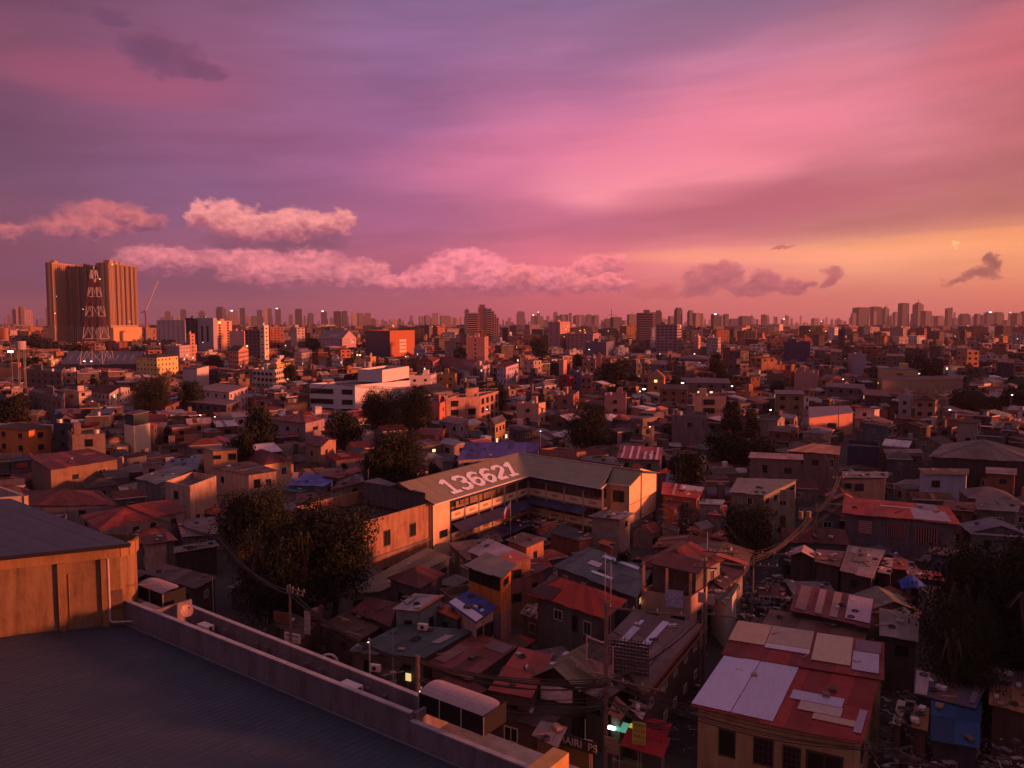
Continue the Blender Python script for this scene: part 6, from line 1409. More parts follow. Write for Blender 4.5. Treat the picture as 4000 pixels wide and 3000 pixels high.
treepx('tree left of the condominium foot', 120, 1300, 130, 900, 'far', base_frac=.02)
treepx('tree at the condominium foot', 185, 1320, 90, 880, 'far', base_frac=.02)
treepx('tree in front of the condominium podium', 530, 1345, 50, 840, 'far', base_frac=.02)
treepx('tree left of the condominium podium corner', 300, 1335, 110, 860, 'far', base_frac=.02)
treepx('tree on the long rise behind the warehouse', 830, 1380, 90, 560, 'mid', base_frac=.05)
treepx('dark tree right of the bluish apartment block', 2110, 1310, 80, 700, 'mid', base_frac=.05)
treepx('dark tree below the blue-grey blank hall', 2270, 1400, 60, 560, 'mid', base_frac=.05)
for i in range(42):
    rg = random.Random(100 + i); D = rg.uniform(330, 1100); px = rg.uniform(60, 3950)
    if px > 2900: D = rg.uniform(300, 1200)
    p = PD(px, 1400, D); top = rg.uniform(8, 14); pr = [l for l in TAKEN if (l[1][0] - p.x) ** 2 + (l[1][1] - D) ** 2 < (l[2] + 7) ** 2]
    blk = [l for l in TAKEN if l[1][1] > D and l[5] - 30 < px < l[6] + 30 and l[4] > proj((p.x, D, top))[1]]
    if pr or blk: continue
    nm = min(LANDMARKS, key=lambda l: (l[1] - p.x) ** 2 + (l[2] - D) ** 2)
    side = 'behind' if abs(D - nm[2]) > abs(p.x - nm[1]) and D > nm[2] else 'before' if abs(D - nm[2]) > abs(p.x - nm[1]) else 'right of' if p.x > nm[1] else 'left of'
    tree('%s dark tree standing %s the %s' % (('low', 'tall')[top > 11], side, nm[0]), p.x, D, top, rg.uniform(9, 18), 'mid' if D < 550 else 'far', base_frac=.05, group='scattered dark trees among the far roofs')
print('trees ok')
# ------------------------------------------------------------------ streets kept open
def pl_pts(*a): return [P(x, y, 0).to_2d() for x, y in a]
STREETS = [([P(1131, 2620, 0).to_2d() + Vector((-22, 27)), P(1131, 2620, 0).to_2d() + Vector((-4, 4)), Vector((4, 55)), Vector((22, 36))], 4.5),
           (pl_pts((2620, 2950), (2700, 2800), (2920, 2400), (3010, 2200), (3190, 2000), (3275, 1870), (3330, 1740), (3300, 1600)), 2.6),
           ([Vector((-60, 150)), Vector((-10, 190)), Vector((50, 215)), Vector((120, 230))], 3),
           ([Vector((-110, 300)), Vector((0, 330)), Vector((150, 320))], 3.5)]
def near_street(x, y):
    p = Vector((x, y))
    for pts, w in STREETS:
        for a, b in zip(pts, pts[1:]):
            ab = b - a; u = max(0, min(1, (p - a).dot(ab) / ab.length_squared))
            if (p - a - ab * u).length < w: return True
    return False
def ribbon(name, pts, w, z, mat):
    s = MB()
    for i in range(len(pts) - 1):
        a, b = pts[i], pts[i + 1]; d = (b - a).normalized(); n = Vector((-d.y, d.x)) * w
        s.face([(*(a - n), z), (*(b - n), z), (*(b + n), z), (*(a + n), z)][::1])
    o = s.build(name, mat, org=Vector((0, 0, 0))); struct(o)
road_m = plain('asphalt', (.05, .045, .045), .85, 0, .3)
for i, (pts, w) in enumerate(STREETS): ribbon('road', pts, w * .9, .02 + .004 * i, road_m)

# ------------------------------------------------------------------ the rest of the city
TAU = 2 * math.pi
cell = {}
def add_cell(e):
    cx, cy = e[1]; r = e[2]
    for i in range(int((cx - r) // 30), int((cx + r) // 30) + 1):
        for j in range(int((cy - r) // 30), int((cy + r) // 30) + 1): cell.setdefault((i, j), []).append(e)
for e in TAKEN: add_cell(e)
def free(poly, c, r):
    seen_ = set()
    for i in range(int((c[0] - r) // 30), int((c[0] + r) // 30) + 1):
        for j in range(int((c[1] - r) // 30), int((c[1] + r) // 30) + 1):
            for e in cell.get((i, j), ()):
                if id(e) in seen_: continue
                seen_.add(id(e))
                if math.hypot(e[1][0] - c[0], e[1][1] - c[1]) < e[2] + r and poly_overlap(poly, e[0]): return False
    return True
PROT = sorted(TAKEN, key=lambda e: e[1][1])
HERO = [(l[1], l[2]) for l in LANDMARKS if l[0] in ('orange-sided concrete box house', 'orange-walled house by the mango trees', 'purple house with dull red hip roof', 'orange three-storey house', 'hollow-block hut', 'balcony house', 'glowing orange end wall', 'yellow-lit tower house',
    'yellow-lit block', 'white modern office', 'dark and orange box', 'balconied white house', 'peach pyramid roof', 'unfinished concrete building', 'orange terrace building', 'maroon hip-roofed house', 'ochre-lit small gabled house', 'coral-walled workshop', 'school')]
def open_side(x, y):
    """low plots on the sunny side of the tall walls that catch the last light"""
    lim = 1e9
    for hx, hy in HERO:
        dx = x - hx
        if 2 < dx < 130 and abs(y - (hy - .158 * dx)) < 11: lim = min(lim, 2.8 + max(0, dx - 5) * .112)
    return lim
def max_height(x0, x1, y):
    """tallest roof at depth y that hides no landmark behind it"""
    px0, px1 = 2000 + FPX * x0 / y, 2000 + FPX * x1 / y; lim = open_side((x0 + x1) / 2, y)
    for e in PROT:
        if e[1][1] > y + 2 and e[5] < px1 and e[6] > px0:
            # the roof must project below (greater y than) e's protected line
            z = CAMH - (e[4] - HOR) * y / FPX
            lim = min(lim, z)
    return lim
walls_near = [tuple(x * (.68 if c_[0] < .38 else .9) for x in c_) for c_ in [(.24, .21, .2), (.22, .15, .12), (.3, .24, .25), (.3, .2, .15), (.18, .16, .16), (.34, .24, .2), (.16, .14, .15), (.26, .2, .22), (.4, .3, .26), (.3, .13, .09), (.15, .18, .19), (.5, .36, .28)]]
wname = ['grey', 'brown', 'mauve', 'tan', 'dark grey', 'peach', 'charcoal', 'lilac', 'cream', 'brick-red', 'teal-grey', 'pale cream']
roofs = [(RED, 'red'), (DRED, 'dark red'), (MARO, 'maroon'), (GRY, 'grey'), ((.2, .15, .15), 'brown-grey'), (BRN, 'brown'), (OLV, 'olive'), ((.27, .2, .21), 'pale grey'), ((.3, .08, .05), 'rust-red'), ((.07, .07, .09), 'slate'), ((.36, .27, .28), 'silvery'), ((.09, .1, .14), 'blue-grey')]
rw = [15, 17, 12, 12, 9, 11, 4, 5, 11, 6, 5, 4]
CAND = []
rg = random.Random(77)
D = 66.0
while D < 3600:
    s = 7.9 if D < 300 else 7.9 + (D - 300) * .012 if D < 900 else 15.1 + (D - 900) * .0125
    half = D * .78 + 25; x = -half + rg.uniform(0, s)
    while x < half:
        cx, cy = x + rg.uniform(-.22, .22) * s, D + rg.uniform(-.22, .22) * s
        base = R(33) if (cx < 15 and cy < 190) else R(-12) if cx > 22 and cy < 190 else R(18) + .5 * math.sin(cx * .006 + cy * .004)
        a = base + rg.gauss(0, .12) + (math.pi / 2 if rg.random() < .4 else 0)
        w, d = s * rg.uniform(.68, 1.15), s * rg.uniform(.62, 1.0)
        if D > 500 and rg.random() < .12: w *= 1.8; d *= 1.5
        ca, sa = math.cos(a), math.sin(a)
        hh = rg.choice((3.2, 3.6, 4.2, 5.2, 5.6, 6.2, 6.6)) if D < 190 else rg.choice((3.6, 4.6, 5.4, 5.8, 6.4, 6.8, 7.5, 9)) + (rg.random() < .1) * 3
        if D > 420: hh += rg.choice((0, 0, 2, 4)) + (rg.random() < .08) * rg.uniform(4, 10)
        if D > 900 and rg.random() < .06: hh = rg.uniform(16, 32)
        for tr in range(3):
            pts = [(cx + (u * ca - v * sa), cy + (u * sa + v * ca)) for u, v in ((-w / 2, -d / 2), (w / 2, -d / 2), (w / 2, d / 2), (-w / 2, d / 2))]
            r = math.hypot(w, d) / 2
            if D > 1400 or free(pts, (cx, cy), r): break
            w *= .72; d *= .72
        else:
            x += s; continue
        if cy < 320 and near_street(cx, cy): x += s; continue
        if D < 1400:
            lim = max_height(min(p[0] for p in pts), max(p[0] for p in pts), cy - d / 2)
            if hh > lim - .3: hh = lim - .3 - rg.uniform(0, .8)
            if hh < 2.4: x += s; continue
        e = (pts, (cx, cy), r, hh, 0, 0, 0); add_cell(e)
        CAND.append((cx, cy, w, d, a, hh, pts)); x += s * rg.uniform(.92, 1.1)
    D += s * .98
D = 64.0
while D < 270:
    s = 5.0; half = D * .78 + 20; x = -half
    while x < half:
        cx, cy = x + rg.uniform(-1, 1), D + rg.uniform(-1, 1); a = rg.uniform(-.5, .9); w, d = rg.uniform(3, 5.4), rg.uniform(2.6, 4.6); hh = rg.uniform(2.5, 4.3)
        for tr in range(3):
            ca, sa = math.cos(a), math.sin(a); pts = [(cx + (u * ca - v * sa), cy + (u * sa + v * ca)) for u, v in ((-w / 2, -d / 2), (w / 2, -d / 2), (w / 2, d / 2), (-w / 2, d / 2))]
            r = math.hypot(w, d) / 2
            if free(pts, (cx, cy), r): break
            w *= .75; d *= .75; a += .5
        else:
            x += s; continue
        if not near_street(cx, cy):
            lim = max_height(min(p[0] for p in pts), max(p[0] for p in pts), cy - d / 2); hh = min(hh, lim - .2)
            if hh > 2.0: e = (pts, (cx, cy), r, hh, 0, 0, 0); add_cell(e); CAND.append((cx, cy, w, d, a, hh, pts))
        x += s * rg.uniform(.85, 1.1)
    D += s * .9
print('candidates', len(CAND))
def in_view(c):
    px = 2000 + FPX * c[0] / c[1]; py = proj((c[0], c[1], c[5]))[1]; return -60 < px < 4060 and py < 3050
hand = sum(1 for o in bpy.data.objects if o.get('category') == 'house')
vis = sorted([c for c in CAND if in_view(c)], key=lambda c: -(math.hypot(c[2], c[3]) * (c[5] + 4)) / (c[1] ** 2))
pick = vis[:max(0, 298 - hand)]; pset = set(id(c) for c in pick)
print('individual fill houses', len(pick), 'hand', hand, 'farthest', max(c[1] for c in pick))
used = {}
for c in pick:
    cx, cy, w, d, a, hh, pts = c; r2 = random.Random(int(cx * 31 + cy * 17) & 0xffff)
    Q = [Vector((x, y, hh)) for x, y in pts]
    # make the edge that faces the viewer the front
    k = min(range(4), key=lambda i: (Q[i] + Q[(i + 1) % 4]).y); Q = Q[k:] + Q[:k]
    wi = r2.randrange(len(walls_near)); rc, rn = r2.choices(roofs, rw)[0]
    kind = r2.choices(('shed', 'shedr', 'gs', 'gt', 'hip', 'flat'), (6, 2, 4, 2, 3, 4 if hh > 5 else 0))[0]
    if kind == 'flat': rn = 'flat concrete'; rc = GRY
    rise = {'shed': .5, 'shedr': .5, 'flat': 0}.get(kind, r2.uniform(.8, 1.5))
    if hh + rise > hh + .6 and hh < 4: rise = min(rise, .8)
    cols = (rc, r2.choices(roofs, rw)[0][0], tuple(x * .85 for x in rc))
    nm = min(LANDMARKS, key=lambda l: (l[1] - cx) ** 2 + (l[2] - cy) ** 2)
    dx, dy = cx - nm[1], cy - nm[2]
    side = ('behind' if dy > 0 else 'in front of') if abs(dy) > abs(dx) else ('right of' if dx > 0 else 'left of')
    st = 'low' if hh < 5 else 'two-storey' if hh < 8 else 'three-storey'
    rk = {'shed': 'sloping', 'shedr': 'sloping', 'gs': 'gabled', 'gt': 'gabled', 'hip': 'hipped', 'flat': ''}[kind]
    lab = '%s %s house, %s roof, %s the %s' % (st, wname[wi], (rn + ' ' + rk).strip(), side, nm[0])
    n = used.get(lab, 0); used[lab] = n + 1
    if n: lab += ', ' + ('farther', 'third', 'fourth')[min(n - 1, 2)] + ' one'
    if len(lab.split()) > 16: lab = lab.replace(' roof, ', ', ').replace('three-storey ', '').replace('two-storey ', '').replace('low ', '')
    near = cy < 125
    t, Q, W = house(lab, Q, hh, roof=kind, rise=rise, wall=walls_near[wi], cols=cols, rust=r2.uniform(.25, .8), near=near, seed=int(cx * 7 + cy), dirt=r2.uniform(.5, 1), over=.3, group='crowded houses filling the blocks', see=.1, lit=.004, sheet_w=r2.uniform(.9, 2), doors=near, dens=3.4)
    if cy < 170 and r2.random() < .3 and kind != 'flat':
        # odds and ends thrown on the roof to hold it down
        pls = planes_for(Q, hh, kind, rise); 
        for _ in range(r2.randrange(2, 6)):
            m = MB(); p = slope_point(pls[0], r2.uniform(.1, .9), r2.uniform(.1, .7) if kind != 'hip' else .2, .06); m.box(p[:], (r2.uniform(.2, 1.3), r2.uniform(.15, .4), r2.uniform(.08, .25)), r2.uniform(0, 3)); m.build('roof_weight', plain('junk', (.14, .11, .1), .9, 0, .5), t)
    if r2.random() < .45:
        a_, b_, L_, n_ = face_frame(Q, 'f'); z_ = hh - .12; m = MB(); o_ = n_ * (.34 if kind != 'flat' else .03); m.prism([Vector((a_.x, a_.y, z_)), Vector((b_.x, b_.y, z_)), Vector((b_.x, b_.y, z_)) + n_ * .06, Vector((a_.x, a_.y, z_)) + n_ * .06][::-1], .2)
        m.build('fascia', plaster(r2.choice(((.55, .42, .42), (.42, .3, .3), (.6, .36, .28))), .3), t)
    if hh > 5 and r2.random() < .35:
        a_, b_, L_, n_ = face_frame(W, 'f'); z_ = hh - 2.75; m = MB(); m.prism([Vector((a_.x, a_.y, z_)), Vector((b_.x, b_.y, z_)), Vector((b_.x, b_.y, z_)) + n_ * .9, Vector((a_.x, a_.y, z_)) + n_ * .9][::-1], .12); bl_ = m.build('balcony', CONC, t); sub(bl_, t)
        m = MB(); k_ = max(3, int(L_ / .35))
        for i_ in range(k_ + 1): p_ = lerp(a_, b_, i_ / k_) + n_ * .86; m.bar(Vector((p_.x, p_.y, z_ + .12)), Vector((p_.x, p_.y, z_ + 1.0)), .04)
        m.bar(Vector((a_.x, a_.y, z_ + 1.0)) + n_ * .86, Vector((b_.x, b_.y, z_ + 1.0)) + n_ * .86, .06); m.build('railing', plain('railing_paint', (.3, .2, .18)), bl_)
    if hh > 6 and r2.random() < .25 and kind == 'flat':
        m = MB(); p = (Q[0] + Q[2]) / 2; m.tube([Vector((p.x, p.y, hh - .9)), Vector((p.x, p.y, hh + .9))], .6, 10); m.build('water_tank', plain('tank_steel', (.35, .33, .35), .4, .3), t)
# everything farther away or smaller: one mass of small buildings, with real walls, roofs and openings
def mass_material(name, rough):
    m, nt, b, g = _pr(name, rough); at_ = g.n('ShaderNodeAttribute'); at_.attribute_name = 'Col'; o = coords(g)
    n = g.noise(o, .35, 5, .65); n2 = g.noise(scaled(g, o, 1, 1, .25), 1.1, 3, .6); v = g.m('MULTIPLY', g.mr(n, .3, .7, .7, 1.2), g.mr(n2, .3, .7, .75, 1.15))
    nt.links.new(g.mix(1.0, at_.outputs['Color'], g.comb(v, v, v), 'MULTIPLY'), b.inputs['Base Color']); return m
mass = MB(); r3 = random.Random(5); WC = [(.18, .13, .12), (.12, .09, .085), (.22, .14, .12), (.34, .23, .19), (.09, .07, .07), (.52, .38, .32), (.4, .14, .09), (.15, .11, .12), (.64, .52, .48), (.46, .21, .11), (.07, .065, .09), (.26, .1, .07), (.12, .09, .08)]
for c in CAND:
    if id(c) in pset: continue
    cx, cy, w, d, a, hh, pts = c
    if cy < 60: continue
    wc = r3.choice(WC); v = r3.uniform(.75, 1.2); wc = tuple(min(.7, x * v) for x in wc); rc = r3.choices(roofs, [14, 14, 10, 10, 8, 9, 4, 10, 12, 5, 12, 4])[0][0]; rv = r3.choice((.6, .8, 1, 1.3, 1.7)); rc = tuple(x * rv for x in rc)
    V = [Vector((x, y, 0)) for x, y in pts]; T = [x + Vector((0, 0, hh)) for x in V]
    flat = hh > 8 and r3.random() < .7 or r3.random() < .18
    mid_ = (V[0] + V[2]) / 2
    for i in range(4):
        j = (i + 1) % 4; A_, B_ = V[i], V[j]; dd = B_ - A_; n = Vector((dd.y, -dd.x, 0)).normalized()
        if n.dot((A_ + B_) / 2) > 0 and cy > 260: continue
        mass.face([A_, B_, T[j], T[i]], 0, col=wc)
        if cy < 1100 and n.dot((A_ + B_) / 2) < 0:
            if r3.random() < .42:
                e_ = n * .12; pc = r3.choice(((.6, .46, .45), (.45, .32, .32), (.6, .34, .25))); zt = Vector((0, 0, .08)); zb = Vector((0, 0, -.28))
                mass.face([A_ + e_ + Vector((0, 0, hh)) + zb, B_ + e_ + Vector((0, 0, hh)) + zb, B_ + e_ + Vector((0, 0, hh)) + zt, A_ + e_ + Vector((0, 0, hh)) + zt], 0, col=pc)
            if hh > 5 and r3.random() < .3:
                zf = Vector((0, 0, hh - 2.8)); o_ = n * .9; bc = tuple(x * 1.1 for x in wc)
                mass.face([A_ + zf + o_, B_ + zf + o_, B_ + zf, A_ + zf][::1], 0, col=bc); mass.face([A_ + zf + o_ - Vector((0, 0, .2)), B_ + zf + o_ - Vector((0, 0, .2)), B_ + zf + o_ + Vector((0, 0, .7 if r3.random() < .5 else .02)), A_ + zf + o_ + Vector((0, 0, .7 if r3.random() < .5 else .02))], 0, col=bc)
        if cy < 1500 and n.dot((A_ + B_) / 2) < 0:
            L = dd.length; dn = dd / L; k = max(1, int(L / (3.2 if cy < 600 else 4.2))); st = max(1, int(hh // 3)); ww = r3.uniform(.9, 1.9) * (1 if cy < 600 else 1.3)
            if r3.random() < .15: continue
            for f in range(st):
                z = hh - 2.1 - f * 3.0
                if z < .6: break
                for u in range(k):
                    if r3.random() < .2: continue
                    p = A_ + dn * (L * (u + .5) / k) + n * .05; lit = r3.random() < .012
                    mass.face([p - dn * ww / 2 + Vector((0, 0, z)), p + dn * ww / 2 + Vector((0, 0, z)), p + dn * ww / 2 + Vector((0, 0, z + 1.25)), p - dn * ww / 2 + Vector((0, 0, z + 1.25))], 3 if lit else 2, col=(.03, .03, .035))
    if flat:
        ph = .7
        mass.face([x - Vector((0, 0, ph)) for x in T], 0, col=tuple(x * .55 for x in wc))
        for i in range(4): mass.face([T[(i + 1) % 4], T[i], T[i] - Vector((0, 0, ph)), T[(i + 1) % 4] - Vector((0, 0, ph))], 0, col=wc)
        if r3.random() < .55 and cy < 2500:
            m0 = lerp(V[0], V[2], r3.uniform(.3, .7)); mass.box((m0.x, m0.y, hh - ph), (w * r3.uniform(.2, .45), d * r3.uniform(.25, .5), r3.uniform(1.8, 3.4)), a, 0, wc)
        if r3.random() < .2 and cy < 700:
            m0 = lerp(V[0], V[2], r3.uniform(.2, .8)); mass.box((m0.x, m0.y, hh - ph), (1.1, 1.1, 1.7), a, 1, (.3, .28, .3))
    else:
        rise = r3.uniform(.4, 1.6); o = .35; ctr = (T[0] + T[2]) / 2
        E = [x + (x - ctr).normalized() * o for x in T]; up = Vector((0, 0, rise)); k = r3.random()
        if k < .45:
            mass.face([E[0], E[1], E[2] + up, E[3] + up], 1, col=rc); mass.face([T[3], T[2], T[2] + up, T[3] + up], 0, col=wc); mass.face([T[1], T[2], T[2] + up], 0, col=wc); mass.face([T[3], T[0], T[3] + up], 0, col=wc)
        elif k < .75:
            l, r_ = lerp(E[0], E[3], .5) + up, lerp(E[1], E[2], .5) + up; mass.face([E[0], E[1], r_, l], 1, col=rc); mass.face([E[2], E[3], l, r_], 1, col=rc)
            mass.face([T[1], T[2], lerp(T[1], T[2], .5) + up], 0, col=wc); mass.face([T[3], T[0], lerp(T[0], T[3], .5) + up], 0, col=wc)
        else:
            l, r_ = lerp(lerp(E[0], E[3], .5), lerp(E[1], E[2], .5), .3) + up, lerp(lerp(E[0], E[3], .5), lerp(E[1], E[2], .5), .7) + up
            mass.face([E[0], E[1], r_, l], 1, col=rc); mass.face([E[2], E[3], l, r_], 1, col=rc); mass.face([E[1], E[2], r_], 1, col=rc); mass.face([E[3], E[0], l], 1, col=rc)
        if r3.random() < .35 and cy < 500 and k < .75:
            p0, p1 = lerp(E[0], E[1], r3.uniform(.1, .5)), None; p1 = p0 + (E[1] - E[0]) * r3.uniform(.12, .35); vv = ((E[3] + up if k < .45 else l) - E[0]); rc2 = tuple(x * 1.2 for x in r3.choices(roofs, rw)[0][0])
            z = Vector((0, 0, .05)); mass.face([p0 + z, p1 + z, p1 + vv * .9 + z, p0 + vv * .9 + z], 1, col=rc2)
o = mass.build('distant_houses', [mass_material('mass_wall', .9), mass_material('mass_roof', .6), PANE, PANEW], org=Vector((0, 0, 0)))
tag(o, 'dense carpet of small flat and tin-roofed houses reaching the horizon', 'houses'); struct(o, 'stuff')
print('mass faces', len(mass.f))
# washing hung out on roofs and balconies
rl = random.Random(21); NL = 0
for c in pick:
    if NL >= 26 or rl.random() > .2 or c[1] > 210: continue
    nm = min(LANDMARKS, key=lambda l: (l[1] - c[0]) ** 2 + (l[2] - c[1]) ** 2); cn = rl.choice((('white', (.6, .52, .52)), ('pale blue', (.3, .35, .5)), ('red', (.4, .06, .05)), ('peach', (.6, .36, .28))))
    p = Vector((c[0], c[1], c[5] + .2)); a_ = c[4]; d_ = Vector((math.cos(a_), math.sin(a_), 0)); p = p + Vector((d_.y, -d_.x, 0)) * (c[3] * .5 + .25) - d_ * c[2] * .3 - Vector((0, 0, .4))
    cloth('%s washing on a %s house %s the %s' % (cn[0], ('low', 'tall')[c[5] > 5], 'behind' if c[1] > nm[2] else 'before', nm[0]), p, d_, rl.uniform(1, 2.6), rl.uniform(.8, 1.3), cn[1], group='washing hung out on the houses'); NL += 1
# far tree cover
ft = MB(); r4 = random.Random(9)
for i in range(420):
    Dd = r4.uniform(280, 3200) ** 1.0; x = r4.uniform(-.75, .75) * Dd; h = r4.uniform(8, 13); R_ = r4.uniform(4, 9) * (1 + Dd / 2500)
    if Dd < 1400 and max_height(x - R_, x + R_, Dd) < h: continue
    for k in range(60 if Dd < 1000 else 24):
        dv = Vector((r4.gauss(0, 1), r4.gauss(0, 1), abs(r4.gauss(0, .8)))).normalized(); p = Vector((x, Dd, h * .45)) + Vector((dv.x * R_, dv.y * R_, dv.z * h * .55)) * r4.uniform(.75, 1.05)
        n_ = (dv + Vector((r4.gauss(0, .5), r4.gauss(0, .5), r4.gauss(0, .5)))).normalized(); a_ = n_.orthogonal().normalized(); b_ = n_.cross(a_); w_ = R_ * r4.uniform(.25, .5); g_ = r4.uniform(.6, 1.3)
        ft.face([p - a_ * w_, p - b_ * w_ * .7, p + a_ * w_, p + b_ * w_ * .7], 0, [(0, 0), (1, 0), (1, 1), (0, 1)], (.028 * g_, .032 * g_, .018 * g_))
o = ft.build('distant_tree_cover', LEAF, org=Vector((0, 0, 0))); struct(o, 'stuff'); tag(o, 'dark clumps of trees scattered between the far houses', 'trees')
# ------------------------------------------------------------------ skyline
def facade(c, wx=3.2, wz=3.3):
    k = ('fa', tuple(c), wx)
    if k in _M: return _M[k]
    m, nt, b, g = _pr('far_facade', .75); uv = coords(g, 'UV'); sep = g.n('ShaderNodeSeparateXYZ'); nt.links.new(uv, sep.inputs[0])
    fx = g.m('FRACT', g.m('DIVIDE', sep.outputs[0], wx)); fz = g.m('FRACT', g.m('DIVIDE', sep.outputs[1], wz))
    w = g.m('MULTIPLY', g.m('GREATER_THAN', fx, .42), g.m('GREATER_THAN', fz, .45))
    nt.links.new(g.mix(w, (*c, 1), (c[0] * .3, c[1] * .3, c[2] * .35, 1)), b.inputs['Base Color']); _M[k] = m; return m
FC = [(.19, .15, .16), (.13, .11, .13), (.32, .21, .2), (.46, .3, .27), (.09, .08, .1), (.24, .17, .2)]
ROOF_L = []
def highrise(label, x0, x1, ytop, D, ci=0, kind=0, ang=None, group=None, name='high_rise'):
    a_ = PD(x0, ytop, D); b_ = PD(x1, ytop, D); w = (b_.x - a_.x); h = a_.z; rg_ = random.Random(int(x0 * 3 + D))
    ang = rg_.uniform(.1, .6) if ang is None else ang
    wd = w / (math.cos(ang) + .7 * math.sin(ang)); dp = wd * .7; c = Vector(((a_.x + b_.x) / 2, D + dp / 2, 0))
    t = thing(name, label, 'tower', c, group); m = MB(); mat = facade(FC[ci], 3.4 if D < 2500 else 5.5, 3.3 if D < 2500 else 5)
    hb = h * (.93 if kind in (1, 2) else .985)
    m.box((c.x, c.y, 0), (wd, dp, hb), ang); m.build('tower_body', mat, t)
    m = MB()
    if kind == 0: m.box((c.x, c.y, hb), (wd * .5, dp * .5, h - hb), ang)
    elif kind == 1: m.box((c.x, c.y, hb), (wd * .72, dp * .72, h - hb), ang)
    elif kind == 2: m.box((c.x, c.y, hb), (wd * .6, dp * .6, (h - hb) * .6), ang); m.box((c.x, c.y, hb + (h - hb) * .6), (wd * .3, dp * .3, (h - hb) * .4), ang)
    elif kind == 3:
        q_ = MB(); hx = wd / 2; ca, sa = math.cos(ang), math.sin(ang)
        def W_(x, y, z): return Vector((c.x + x * ca - y * sa, c.y + x * sa + y * ca, z))
        for y in (-dp / 2, dp / 2): pass
        m.face([W_(-hx, -dp / 2, hb), W_(hx, -dp / 2, hb), W_(hx, -dp / 2, h * 1.03)]); m.face([W_(hx, -dp / 2, hb), W_(hx, dp / 2, hb), W_(hx, dp / 2, h * 1.03), W_(hx, -dp / 2, h * 1.03)]); m.face([W_(hx, dp / 2, hb), W_(-hx, dp / 2, hb), W_(hx, dp / 2, h * 1.03)]); m.face([W_(-hx, -dp / 2, hb), W_(hx, -dp / 2, h * 1.03), W_(hx, dp / 2, h * 1.03), W_(-hx, dp / 2, hb)])
    m.build('crown', plaster(FC[ci], .2), t)
    if rg_.random() < .3:
        m = MB(); m.bar((c.x, c.y, h), (c.x, c.y, h * 1.1), w * .04); m.build('spire', FRAMED, t)
    if rg_.random() < .07 and D > 2000:
        m = MB(); m.box((c.x - wd * .1, c.y - dp * .6, h * .96), (w * .28, 1.5, 2.0 + D / 2500)); m.build('roof_sign', glow('roof_light', (1, .8, .78), 3), t)
    return t
# read off the photograph: x0, x1, top y, distance, colour, crown
R_CL = [(3342, 3405, 1200, 3600, 1, 0), (3328, 3346, 1222, 3500, 2, 0), (3404, 3448, 1197, 3700, 4, 0), (3450, 3478, 1198, 3900, 1, 2), (3478, 3490, 1232, 3900, 0, 0), (3490, 3516, 1218, 4300, 0, 1), (3516, 3556, 1183, 3600, 4, 0),
        (3560, 3574, 1225, 4000, 0, 0), (3572, 3614, 1181, 3800, 1, 2), (3604, 3645, 1214, 3600, 1, 0), (3655, 3692, 1233, 4300, 0, 1), (3698, 3724, 1204, 3900, 4, 3), (3724, 3752, 1242, 4200, 0, 1), (3756, 3794, 1225, 3700, 4, 1),
        (3810, 3834, 1225, 3600, 4, 0), (3834, 3854, 1230, 4000, 0, 0), (3854, 3888, 1218, 3700, 1, 1), (3888, 3926, 1219, 3800, 1, 1), (3926, 3958, 1250, 3600, 0, 0), (3956, 4000, 1222, 3500, 4, 1), (4002, 4050, 1215, 3600, 1, 0), (3414, 3426, 1216, 3300, 3, 0), (3390, 3402, 1236, 3300, 2, 0)]
where = lambda i, n, s: 'in the high-rise cluster on the right'
for i, (x0, x1, y, D_, c_, k_) in enumerate(R_CL):
    nb = {6: 'tall dark tower with a spire, tallest left one of the right-hand cluster', 8: 'tall stepped tower right of the tallest dark one, right cluster', 0: 'broad grey slab starting the right-hand skyline cluster', 11: 'thin dark tower with slanted top in the right cluster',
          2: 'dark slab with lit roof line in the right cluster', 3: 'narrow two-tier tower in the right cluster', 13: 'wide dark round-shouldered tower right of the slanted thin one', 19: 'dark block cut by the right edge of the skyline'}.get(i, '%s high-rise between taller towers, number %s from the left of the right skyline cluster' % (('grey', 'dark', 'pale', 'peach', 'black-violet', 'mauve')[c_], ('zero', 'second', 'third', 'fourth', 'fifth', 'sixth', 'seventh', 'eighth', 'ninth', 'tenth', 'eleventh', 'twelfth', 'thirteenth', 'fourteenth', 'fifteenth', 'sixteenth', 'seventeenth', 'eighteenth', 'nineteenth', 'twentieth', 'twenty-first', 'twenty-second', 'twenty-third')[i]))
    highrise(nb, x0, x1, y, D_, c_, k_)
